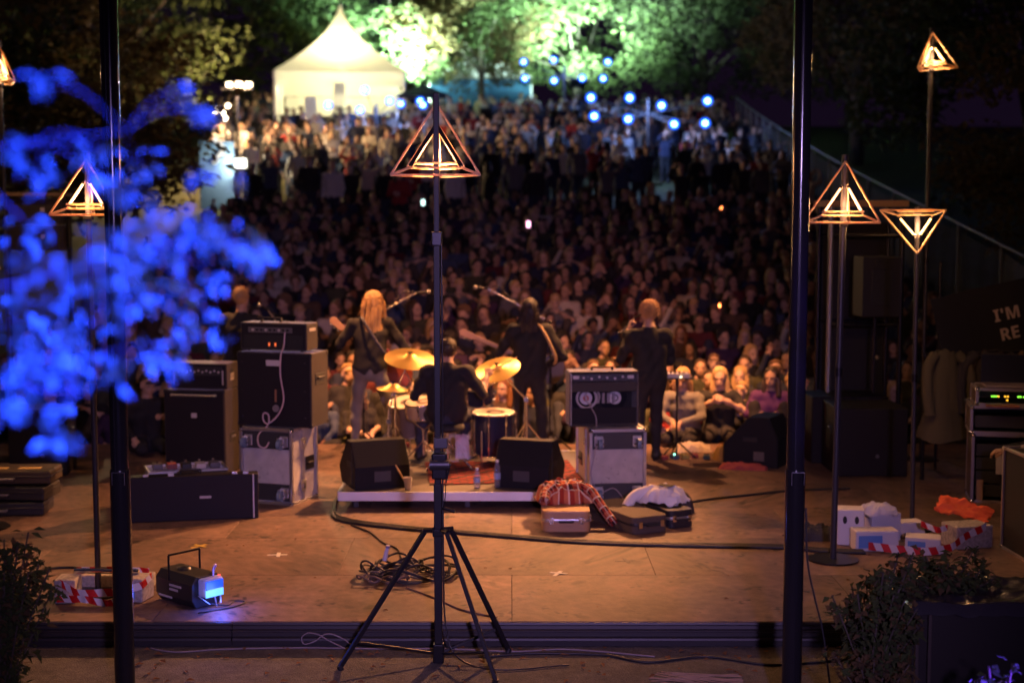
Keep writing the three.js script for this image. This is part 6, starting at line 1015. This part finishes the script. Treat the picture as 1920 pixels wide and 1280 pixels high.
one('cable', 'thin cable leading from the black coil to the stage edge', 'cable', cable(lay([[-0.77, -10.27], [-0.54, -9.99], [-0.33, -9.68], [-0.12, -9.5]], 0, 0.007), 0.007, 40), std(0.2, 0.13, 0.08, 0.6));
one('cable', 'dark cable curving from the black case toward the subwoofers', 'cable', cable(lay([[1.6, -13.3], [1.9, -13.5], [2.29, -13.7], [2.75, -13.92], [3.4, -14.05]], 0, 0.011), 0.011, 60), cableMat);
one('cable', 'pale cable lying along the foot of the stage edge', 'cable', cable(lay([[-2.44, -9.36], [-2.37, -9.3], [-2.21, -9.27], [-1.94, -9.33], [-1.44, -9.36], [-0.94, -9.35], [-0.47, -9.34], [0.0, -9.27], [0.32, -9.34], [0.61, -9.27], [0.95, -9.17]], -0.17, 0.006), 0.006, 140), cableGrey);
one('cable', 'dark cable snaking over the pavement past the tripod', 'cable', cable(lay([[-0.2, -9.15], [0.15, -9.22], [0.6, -9.2], [0.9, -9.05], [1.3, -9.15], [1.7, -9.0], [2.2, -9.1]], -0.17, 0.009), 0.009, 90), cableMat);
one('cable', 'looped pale cable hanging over the stage edge by the tripod foot', 'cable', cable([[-1.05, -0.16, -9.33], [-1.15, -0.1, -9.37], [-1.25, -0.07, -9.365], [-1.33, -0.12, -9.365], [-1.4, -0.14, -9.365], [-1.42, -0.1, -9.37], [-1.38, -0.065, -9.365], [-1.31, -0.07, -9.355], [-1.24, -0.11, -9.355], [-1.12, -0.162, -9.33]], 0.005, 90), cableGrey);
one('cable', 'short cable looping on the floor beside the taped blocks', 'cable', cable(lay([[-3.7, -10.7], [-3.54, -10.85], [-3.36, -10.85], [-3.28, -10.65], [-3.45, -10.45]], 0, 0.009), 0.009, 50), cableMat);
{ // coil of cable
  const pts = []; for (let i = 0; i <= 220; i++) { const a = i * 0.26, k = i / 220, R = 0.23 + 0.07 * Math.sin(i * 0.37) + 0.04 * Math.sin(i * 0.11); pts.push([-0.8 + R * 1.25 * Math.cos(a) + 0.05 * Math.sin(i * 0.05), 0.012 + 0.11 * (0.5 + 0.5 * Math.sin(i * 0.9)) * k + 0.02 * Math.abs(Math.sin(i * 0.53)), -10.62 + R * 0.85 * Math.sin(a)]); }
  one('cable_coil', 'heap of coiled black cable on the stage behind the tripod', 'cable coil', new THREE.TubeGeometry(new THREE.CatmullRomCurve3(pts.map((p) => V(...p))), 900, 0.0085, 5), cableMat);
  const p2 = []; for (let i = 0; i <= 90; i++) { const a = i * 0.27, R = 0.15 + 0.04 * Math.sin(i * 0.41); p2.push([-0.95 + R * 1.1 * Math.cos(a), 0.02 + 0.05 * Math.abs(Math.sin(i * 0.61)), -10.42 + R * 0.6 * Math.sin(a)]); }
  one('cable_coil', 'small coil of brownish cable beside the black heap', 'cable coil', new THREE.TubeGeometry(new THREE.CatmullRomCurve3(p2.map((p) => V(...p))), 360, 0.007, 5), std(0.12, 0.08, 0.06, 0.5));
  const u = thing('plug', 'pale plug lying on the black cable heap', 'plug', [-0.98, 0.1, -10.72], 0.4); mesh('plug_body', rod([0, 0, 0], [0.02, 0.1, 0.02], 0.02, 10, 0.014), std(0.5, 0.48, 0.55, 0.5), u); mesh('collar', rod([0.02, 0.1, 0.02], [0.024, 0.12, 0.024], 0.017, 10), std(0.16, 0.14, 0.3, 0.5), u);
}
const tapeMat = new THREE.MeshStandardMaterial({ map: tex(128, (u) => { return (u * 2) % 1 < 0.5 ? [0.78, 0.08, 0.08] : [0.85, 0.82, 0.82]; }, 1), roughness: 0.5, side: THREE.DoubleSide });
function tape(label, pts, w) { // striped barrier tape along points
  const c = new THREE.CatmullRomCurve3(pts.map((p) => V(...p)), false, 'catmullrom', 0.2), n = 60, P = [], U = [], I = []; let L = 0, prev = null;
  for (let i = 0; i <= n; i++) { const p = c.getPoint(i / n); if (prev) L += p.distanceTo(prev); prev = p; for (const s of [0, 1]) { P.push(p.x, p.y + (s - 0.5) * w, p.z + 0.004 * Math.sin(i * 0.7)); U.push(L * 4 + s * 0.12, s); } }
  for (let i = 0; i < n; i++) { const q = i * 2; I.push(q, q + 2, q + 1, q + 1, q + 2, q + 3); }
  const g = new THREE.BufferGeometry(); g.setAttribute('position', new THREE.Float32BufferAttribute(P, 3)); g.setAttribute('uv', new THREE.Float32BufferAttribute(U, 2)); g.setIndex(I); g.computeVertexNormals();
  one('barrier_tape', label, 'tape', g, tapeMat);
}
const concrete = new THREE.MeshStandardMaterial({ map: tex(256, (u, v) => { const c = 0.62 + 0.2 * (tn(u, v, 14, 3) - 0.5) + 0.16 * (rnd() - 0.5); return [c, c * 0.96, c * 0.93]; }, 3), roughness: 0.95 }), blockWhite = std(0.62, 0.6, 0.62, 0.8), blockBlue = std(0.12, 0.26, 0.55, 0.6);
function block(label, x, z, w, h, d, turn, m, y = 0, stripe, holes) {
  const t = thing('ballast_block', label, 'block', [x, y, z], turn, 'ballast blocks'); mesh('block', box(w, h, d, 0, h / 2 + 0.001, 0, 0.012), m, t); if (stripe) mesh('wrapper', box(w * stripe, h * 0.62, d + 0.006, -w * (1 - stripe) * 0.35, h * 0.48, 0, 0.004), blockBlue, t); if (holes) for (const s of [-1, 1]) mesh('grip_hole', cyl(0.022, 0.022, 0.006, 0, 0, 0, 12).rotateX(Math.PI / 2).scale(0.8, 1.5, 1).translate(s * w * 0.22, h * 0.72, d / 2 + 0.001), rubber, t);
}
block('grey concrete block at the outer end of the taped pair', -3.17, -9.95, 0.15, 0.17, 0.2, 0.05, concrete); block('concrete block by the fog machine, bluish wrapper', -2.68, -9.98, 0.16, 0.17, 0.2, -0.2, concrete, 0, 0.6); block('low concrete kerb block under the rear tape', -2.95, -10.32, 0.6, 0.1, 0.12, 0.02, concrete);
tape('striped barrier tape around the blocks by the fog machine', [[-3.2, 0.15, -9.86], [-3.05, 0.09, -9.8], [-2.8, 0.1, -9.8], [-2.62, 0.13, -9.86], [-2.58, 0.17, -9.98]], 0.055); tape('sagging lower strip of barrier tape by the fog machine', [[-3.22, 0.04, -9.84], [-3.0, 0.05, -9.79], [-2.85, 0.02, -9.79], [-2.7, 0.03, -9.84]], 0.05); tape('strip of barrier tape along the rear kerb block', [[-3.2, 0.14, -10.25], [-2.9, 0.145, -10.25], [-2.66, 0.14, -10.22]], 0.05);
one('pipe', 'short steel pipe lying across the taped blocks', 'pipe', rod([-3.15, 0.19, -10.05], [-2.68, 0.19, -10.02], 0.019, 14), chrome);
block('tall white foam block with two grip holes by the thick lamp pole', 2.83, -11.72, 0.22, 0.3, 0.2, -0.15, blockWhite, 0, 0, true); block('white block with a blue wrapper in front of the foam block', 2.98, -11.5, 0.36, 0.17, 0.18, 0.05, blockWhite, 0, 0.55); block('white block behind, next to the foam block', 3.12, -11.85, 0.28, 0.24, 0.2, 0.3, blockWhite); block('white and blue block at the front of the taped heap', 3.36, -11.42, 0.28, 0.13, 0.2, -0.3, blockWhite, 0, 0.5); block('grey-white stone block at the far end of the taped heap', 3.78, -11.62, 0.34, 0.19, 0.24, 0.25, concrete); block('small pale block below the thin lamp pole', 3.4, -12.0, 0.24, 0.13, 0.16, 0.2, blockWhite);
tape('striped barrier tape across the front of the white blocks', [[2.9, 0.06, -11.36], [3.1, 0.04, -11.34], [3.35, 0.035, -11.27], [3.55, 0.06, -11.3], [3.7, 0.12, -11.42], [3.9, 0.19, -11.5]], 0.065); tape('curl of barrier tape on top of the white blocks', [[3.38, 0.2, -11.56], [3.5, 0.16, -11.5], [3.6, 0.17, -11.55]], 0.05);
one('plastic_sheet', 'crumpled clear plastic sheet on the white blocks', 'plastic sheet', clothHeap(0.36, 0.24, 0.07, 2, 0.035), std(0.6, 0.58, 0.62, 0.35, 0, { side: THREE.DoubleSide }), [3.08, 0.25, -11.78], 0.2);
{ const g = clothHeap(0.52, 0.3, 0.02, 2, 0.05); const m = one('cloth', 'bright orange cloth lifted behind the white blocks', 'cloth', g, std(0.85, 0.14, 0.04, 0.7, 0, { side: THREE.DoubleSide }), [3.86, 0.24, -11.95], -0.5); m.rotation.x = 0.35; }
one('cable_ramp', 'dark heap of cable ends beside the tall foam block', 'cable heap', clothHeap(0.5, 0.3, 0.1, 3, 0.05), std(0.03, 0.028, 0.03, 0.8, 0, { side: THREE.DoubleSide }), [2.55, 0.004, -11.9], 0.1);
{ // fog machine
  const t = thing('fog_machine', 'black fog machine with a glowing blue tank on its face', 'fog machine', [-2.3, 0.0, -9.92], 0.85), w = 0.25, h = 0.21, d = 0.42;
  const s = new THREE.Shape([[-w / 2 + 0.03, 0], [w / 2 - 0.03, 0], [w / 2, 0.05], [w / 2, h - 0.05], [w / 2 - 0.04, h], [-w / 2 + 0.04, h], [-w / 2, h - 0.05], [-w / 2, 0.05]].map(([x, y]) => new THREE.Vector2(x, y)));
  mesh('housing', new THREE.ExtrudeGeometry(s, { depth: d, bevelEnabled: true, bevelSize: 0.005, bevelThickness: 0.005, bevelSegments: 1 }).translate(0, 0.012, -d / 2), plastic, t);
  mesh('bracket', [rod([-w / 2 - 0.008, 0.17, -0.05], [-w / 2 - 0.008, 0.35, -0.05], 0.008), rod([w / 2 + 0.008, 0.17, -0.05], [w / 2 + 0.008, 0.35, -0.05], 0.008), rod([-w / 2 - 0.008, 0.35, -0.05], [w / 2 + 0.008, 0.35, -0.05], 0.008)], blackMetal, t);
  mesh('lid_knob', lathe([[0, 0.03], [0.04, 0.025], [0.055, 0]], 18).translate(0, h + 0.012, -0.05), plastic, t); mesh('top_label', box(0.06, 0.003, 0.05, 0.06, h + 0.014, 0.1), std(0.25, 0.45, 0.8, 0.4), t);
  for (const [y, z, l] of [[0.14, 0.02, 0.14], [0.11, 0.0, 0.1], [0.05, -0.1, 0.16]]) mesh('side_label', box(0.003, 0.016, l, -w / 2 - 0.006, y, z), paleLabel, t);
  const tk = mesh('tank', box(0.17, 0.13, 0.075, 0, 0.155, d / 2 + 0.045, 0.018), new THREE.MeshPhysicalMaterial({ color: new THREE.Color().setRGB(0.75, 0.8, 0.95), roughness: 0.4, transmission: 0.5, thickness: 0 }), t);
  mesh('lamp_strip', box(0.15, 0.05, 0.006, 0, 0.115, d / 2 + 0.088, 0.002), glow(0.1, 0.34, 1, 2.6), tk); mesh('lamp_strip', box(0.15, 0.06, 0.006, 0, 0.175, d / 2 + 0.088, 0.002), glow(0.015, 0.1, 1, 1.1), tk);
  mesh('hose', cable([[0.02, 0.21, d / 2 + 0.05], [0.02, 0.28, d / 2 + 0.05], [0.05, 0.3, d / 2 + 0.03], [0.08, 0.28, d / 2], [0.085, 0.24, d / 2 - 0.03]], 0.007, 24), std(0.5, 0.4, 0.55, 0.4), t); mesh('switch_light', box(0.02, 0.03, 0.01, 0.1, 0.2, d / 2 + 0.008), glow(1, 0.08, 0.06, 3), t);
  mesh('leg_wire', [rod([0.02, 0.09, d / 2 + 0.06], [0.03, 0.01, d / 2 + 0.07], 0.006), rod([-0.09, 0.1, d / 2 + 0.02], [-0.02, 0.03, d / 2 + 0.06], 0.004), rod([0.1, 0.1, d / 2 + 0.02], [0.08, 0.02, d / 2 + 0.05], 0.006)], alu, t);
  mesh('power_cable', cable([[0, 0.03, d / 2 + 0.05], [0.1, 0.008, d / 2 + 0.1], [0.2, 0.007, d / 2 + 0.05], [0.24, 0.007, d / 2 + 0.12], [0.1, 0.007, d / 2 + 0.16], [-0.15, 0.007, d / 2 + 0.1]], 0.005, 40), cableMat, t);
  lamp(new THREE.PointLight(new THREE.Color().setRGB(0.06, 0.12, 1), 0.5), [0, 0.13, d / 2 + 0.16], t, null, 2.5);
}
// ---------------------------------------------------------------- shrubs in front of the stage
function shrub(label, x, y0, z, w, h, d, n, size, mats, stems, name = 'shrub') {
  const t = thing(name, label, 'shrub', [x, y0, z], rr(0, 6)), st = [], list = [[], []];
  for (let i = 0; i < stems; i++) {
    const a = rr(0, 6.28), k = Math.sqrt(rnd()), tip = V(Math.cos(a) * w / 2 * k, h * rr(0.6, 1), Math.sin(a) * d / 2 * k), mid = V(tip.x * 0.35, tip.y * 0.55, tip.z * 0.35), base = V(rr(-0.06, 0.06), 0, rr(-0.06, 0.06));
    const c = new THREE.CatmullRomCurve3([base, mid, tip]); st.push(new THREE.TubeGeometry(c, 8, 0.005, 4));
    for (let q = 0; q < n / stems; q++) { const f = Math.pow(rnd(), 0.6) * 0.8 + 0.2, p = c.getPoint(f).add(rdir().multiplyScalar(rr(0.01, 0.07))), dir = rdir(); dir.y = dir.y * 0.5 - 0.2; dir.normalize(); list[rnd() < 0.22 ? 1 : 0].push({ p, dir, up: V(rr(-0.7, 0.7), 1, rr(-0.7, 0.7)).normalize(), len: size * rr(0.6, 1.3), wid: size * rr(0.5, 0.8), fold: rr(0.05, 0.25) }); }
  }
  mesh('stems', st, bark, t); mesh('foliage', leaves(list[0]), mats[0], t); if (list[1].length) mesh('foliage', leaves(list[1]), mats[1], t); return t;
}
const shrubA = leafMat(0.05, 0.066, 0.02), shrubB = leafMat(0.1, 0.065, 0.028);
shrub('leafy shrub climbing beside the roof pole, upper part', 2.0, -0.17, -7.75, 0.62, 1.05, 0.5, 1700, 0.06, [shrubA, shrubB], 26);
shrub('shrub spilling over the dark covered crate', 2.55, 0.36, -8.15, 0.8, 0.4, 0.4, 1300, 0.056, [shrubA, shrubB], 18);
shrub('low shrub at the foot of the roof pole', 1.95, -0.17, -7.5, 0.5, 0.55, 0.4, 1500, 0.05, [shrubB, shrubA], 16);
shrub('dark bush at the lower picture corner beside the taped blocks', -2.72, -0.17, -7.4, 0.7, 1.25, 0.6, 2600, 0.055, [shrubA, shrubB], 30);
shrub('sprig of small leaves lit violet at the lower border', 2.33, -0.17, -6.6, 0.36, 0.82, 0.3, 240, 0.05, [leafMat(0.06, 0.09, 0.06), shrubA], 10);
{ const t = thing('covered_crate', 'dark crate under a wet tarpaulin behind the shrub', 'crate', [2.72, -0.17, -8.1], -0.05); mesh('crate', box(0.9, 0.72, 0.6, 0, 0.36, 0, 0.01), std(0.014, 0.011, 0.01, 0.9), t); const g = new THREE.PlaneGeometry(1.0, 0.7, 30, 20).rotateX(-Math.PI / 2), p = g.attributes.position; for (let i = 0; i < p.count; i++) { const x = p.getX(i), z = p.getZ(i), e = Math.max(Math.abs(x) / 0.5, Math.abs(z) / 0.35); p.setY(i, 0.745 + 0.02 * pn(x * 9, z * 9, 3) + 0.012 * pn(x * 22, z * 22, 8) - Math.max(0, e - 0.9) * 0.6); } g.computeVertexNormals(); mesh('tarpaulin', g, std(0.03, 0.028, 0.032, 0.22, 0, { side: THREE.DoubleSide }), t); for (const s of [-0.43, -0.36]) mesh('board', box(0.02, 0.7, 0.03, s, 0.35, 0.32), std(0.04, 0.028, 0.022, 0.8), t); }
{ const t = thing('tool_bag', 'small black case with yellow highlights coloured in as a rim at the lower border', 'case', [1.95, -0.17, -7.35], 0.2); mesh('shell', box(0.28, 0.36, 0.2, 0, 0.19, 0, 0.03), plastic, t); mesh('rim', box(0.2, 0.012, 0.14, 0, 0.376, 0, 0.005), std(0.6, 0.4, 0.08, 0.25, 0.6), t); mesh('handle', [rod([-0.06, 0.41, 0], [0.06, 0.41, 0], 0.01), rod([-0.06, 0.37, 0], [-0.06, 0.41, 0], 0.008), rod([0.06, 0.37, 0], [0.06, 0.41, 0], 0.008)], rubber, t); }  // rim colour is a painted yellow reflection on the black case
{ // fallen leaves and twigs on the pavement and stage
  const l = []; for (let i = 0; i < 170; i++) { const x = rr(-2.6, 2.4), z = -9.35 + Math.pow(rnd(), 1.4) * 1.6, a = rr(0, 6.28); l.push({ p: V(x, -0.162, z), dir: V(Math.cos(a), rr(0, 0.15), Math.sin(a)).normalize(), up: V(rr(-0.3, 0.3), 1, rr(-0.3, 0.3)).normalize(), len: rr(0.03, 0.075), wid: rr(0.02, 0.045), fold: rr(0.1, 0.3) }); }
  for (let i = 0; i < 26; i++) { const a = rr(0, 6.28); l.push({ p: V(rr(-3, 3), 0.005, rr(-12.5, -9.6)), dir: V(Math.cos(a), rr(0, 0.12), Math.sin(a)).normalize(), up: V(0, 1, 0.1).normalize(), len: rr(0.02, 0.06), wid: rr(0.015, 0.03), fold: 0.2 }); }
  const m = mesh('fallen_leaves', leaves(l), leafMat(0.2, 0.1, 0.045)); m.userData = { kind: 'stuff', label: 'dry fallen leaves scattered over the pavement and stage', category: 'leaves' };
  const tw = []; for (let i = 0; i < 16; i++) { const a = rr(-0.5, 0.25); tw.push(rod([0.95 + rr(-0.1, 0.1), -0.155 + i * 0.002, -8.72 + rr(-0.1, 0.1)], [0.95 + 0.5 * Math.cos(a), -0.158, -8.72 - 0.35 * Math.sin(a) + rr(0, 0.2)], 0.004, 5)); }
  one('twig_bundle', 'bundle of dry twigs lying on the pavement near the roof pole', 'twigs', tw, std(0.3, 0.2, 0.13, 0.9));
}
// ---------------------------------------------------------------- branch close to the camera, lit blue by an LED lantern beside it
{
  const t = thing('tree', 'leafy branch close to the camera lit vivid blue', 'tree', [0, 0, 0]), tw = [], list = [];
  const spots = [[-0.77, 2.97, -2.35, 0.024, 0.016, 3], [-0.86, 2.86, -2.5, 0.041, 0.028, 6], [-0.88, 2.82, -2.65, 0.027, 0.018, 5], [-0.82, 2.87, -2.8, 0.029, 0.025, 4], [-0.84, 2.83, -2.95, 0.024, 0.02, 4], [-0.8, 2.86, -3.1, 0.032, 0.021, 4], [-0.52, 2.92, -2.4, 0.015, 0.011, 2], [-0.58, 2.97, -2.55, 0.021, 0.017, 2], [-0.58, 2.83, -2.7, 0.022, 0.018, 3], [-0.55, 2.82, -2.85, 0.024, 0.015, 3], [-1.03, 2.74, -3.0, 0.031, 0.054, 6], [-1.06, 2.68, -3.15, 0.032, 0.028, 4], [-0.68, 2.7, -2.45, 0.051, 0.028, 12], [-0.6, 2.73, -2.6, 0.064, 0.029, 18], [-0.54, 2.69, -2.75, 0.045, 0.043, 13], [-0.51, 2.67, -2.9, 0.024, 0.026, 5], [-0.63, 2.61, -3.05, 0.025, 0.016, 4], [-0.73, 2.65, -2.35, 0.039, 0.032, 8], [-0.67, 2.64, -2.5, 0.062, 0.034, 12], [-0.62, 2.59, -2.65, 0.022, 0.036, 6], [-0.69, 2.67, -2.8, 0.035, 0.025, 6], [-0.78, 2.57, -2.95, 0.037, 0.033, 7], [-1.08, 2.52, -3.1, 0.051, 0.056, 12], [-0.79, 2.53, -2.4, 0.049, 0.032, 14], [-0.87, 2.47, -2.55, 0.053, 0.023, 10], [-0.79, 2.45, -2.7, 0.056, 0.03, 13], [-0.71, 2.47, -2.85, 0.035, 0.032, 8], [-0.94, 2.54, -3.0, 0.074, 0.054, 10], [-1.02, 2.34, -3.15, 0.039, 0.028, 7], [-0.87, 2.42, -2.45, 0.025, 0.022, 8], [-0.85, 2.35, -2.6, 0.03, 0.041, 11], [-0.79, 2.55, -2.75, 0.057, 0.037, 8], [-0.61, 2.53, -2.9, 0.048, 0.039, 4], [-0.7, 2.48, -3.05, 0.038, 0.041, 4], [-0.62, 2.77, -2.35, 0.039, 0.032, 4], [-0.88, 2.64, -2.5, 0.026, 0.045, 5]];
  const limb = [[V(-1.5, 2.55, -2.8), V(-1.05, 2.6, -2.75), V(-0.6, 2.7, -2.65)], [V(-1.5, 2.5, -2.9), V(-1.1, 2.42, -2.85), V(-0.8, 2.42, -2.6)], [V(-1.5, 2.65, -2.8), V(-1.1, 2.85, -2.75), V(-0.7, 2.9, -2.6)]].map((p) => new THREE.CatmullRomCurve3(p));
  for (const c of limb) tw.push(new THREE.TubeGeometry(c, 16, 0.0012, 5));
  for (const [x, y, z, sx, sy, n] of spots) {
    const c = V(x, y, z); let best = null, bd = 9; for (const l of limb) for (let f = 0.1; f <= 1; f += 0.1) { const p = l.getPoint(f), d = p.distanceTo(c); if (d < bd) { bd = d; best = p; } }
    tw.push(new THREE.TubeGeometry(new THREE.CatmullRomCurve3([best, best.clone().lerp(c, 0.5).add(V(0, 0.02, 0)), c]), 8, 0.0008, 4));
    for (let i = 0; i < n * 1.6; i++) { const p = c.clone().add(V(rr(-1, 1) * sx, rr(-1, 1) * sy, rr(-0.06, 0.06))), dir = V(rr(-0.8, 1), rr(-1.1, 0.2), rr(-0.7, 0.7)).normalize(); list.push({ p, dir, up: V(rr(-0.8, 0.2), rr(0, 1), rr(0.2, 1)).normalize(), len: rr(0.026, 0.047), wid: rr(0.016, 0.026), fold: rr(0.05, 0.2) }); }
  }
  mesh('trunk', [rod([-2.3, -0.17, -3.4], [-2.2, 3.2, -3.3], 0.11, 10, 0.07), rod([-2.22, 2.3, -3.32], [-1.5, 2.55, -2.85], 0.03, 8, 0.01), rod([-2.22, 2.25, -3.32], [-1.5, 2.5, -2.9], 0.03, 8, 0.01), rod([-2.22, 2.4, -3.32], [-1.5, 2.65, -2.8], 0.03, 8, 0.01)], bark, t);
  mesh('twigs', tw, std(0.03, 0.024, 0.02, 0.95), t); mesh('foliage', leaves(list), leafMat(0.06, 0.1, 0.045), t);
  const s = thing('wash_light', 'blue LED wash light under the near branch', 'stage light', [-1.2, -0.17, -1.5]), d = V(0.42, 1.9, -1.2).normalize(), q = new THREE.Quaternion().setFromUnitVectors(V(0, -1, 0), d);
  mesh('stand', [rod([0, 0, 0], [0, 0.62, 0], 0.02), rod([0, 0.4, 0], [0.35, 0, 0.2], 0.015), rod([0, 0.4, 0], [-0.35, 0, 0.2], 0.015), rod([0, 0.4, 0], [0, 0, -0.4], 0.015)], blackMetal, s);
  mesh('housing', lathe([[0, 0.16], [0.1, 0.14], [0.12, -0.08], [0.11, -0.08], [0.09, 0.1]], 20).applyQuaternion(q).translate(0, 0.75, 0), blackMetal, s); mesh('lamp_lens', new THREE.CircleGeometry(0.1, 20).rotateX(Math.PI / 2).translate(0, -0.05, 0).applyQuaternion(q).translate(0, 0.75, 0), glow(0.05, 0.15, 1, 6), s);
  lamp(new THREE.SpotLight(new THREE.Color().setRGB(0.012, 0.03, 1), 2600, 0, 0.42, 0.7), [d.x * 0.1, 0.75 + d.y * 0.1, d.z * 0.1], s, [d.x * 5, 0.75 + d.y * 5, d.z * 5], 4);
  // a second small blue lantern low at the border
  const u = thing('wash_light', 'small blue LED light on the pavement out of sight', 'stage light', [2.75, -0.17, -5.9]); mesh('housing', box(0.2, 0.14, 0.14, 0, 0.08, 0, 0.02), blackMetal, u); mesh('lamp_lens', new THREE.CircleGeometry(0.05, 16).rotateY(-2.4).translate(-0.102, 0.1, -0.04), glow(0.1, 0.08, 1, 5), u);
  lamp(new THREE.SpotLight(new THREE.Color().setRGB(0.13, 0.04, 1), 70, 0, 0.2, 0.6), [-0.13, 0.12, -0.06], u, [-0.9, 1.5, -1.5], 2);
}
{ // gaffer tape marks on the stage floor
  const m = [std(0.6, 0.58, 0.54, 0.7), std(0.03, 0.03, 0.032, 0.6), std(0.5, 0.36, 0.06, 0.7)];
  [[-1.9, -11.3, 0.1, 0], [0.35, -10.7, 1.2, 0], [1.6, -12.7, 0.5, 1], [-0.6, -12.75, 0.0, 1], [2.1, -10.2, -0.4, 1], [-2.6, -11.6, 0.9, 2], [0.9, -11.1, 0.2, 1]].forEach(([x, z, a, k]) => {
    const t = thing('tape_mark', ['white', 'black', 'yellow'][k] + ' gaffer tape cross on the stage near ' + (x < -1 ? 'the long case' : x < 0 ? 'the riser' : x < 1 ? 'the floor cable' : 'the roof pole') + (z > -11 ? ', close to the stage edge' : z < -12 ? ', far back' : ''), 'tape mark', [x, 0.002, z], a, 'tape marks on the stage');
    mesh('strip', box(0.16, 0.0012, 0.03, 0, 0, 0, 0.0003), m[k], t); mesh('strip', box(0.03, 0.0012, 0.14, 0.01, 0.0016, 0.004, 0.0003), m[k], t);
  });
}
renderer.render(scene, camera);
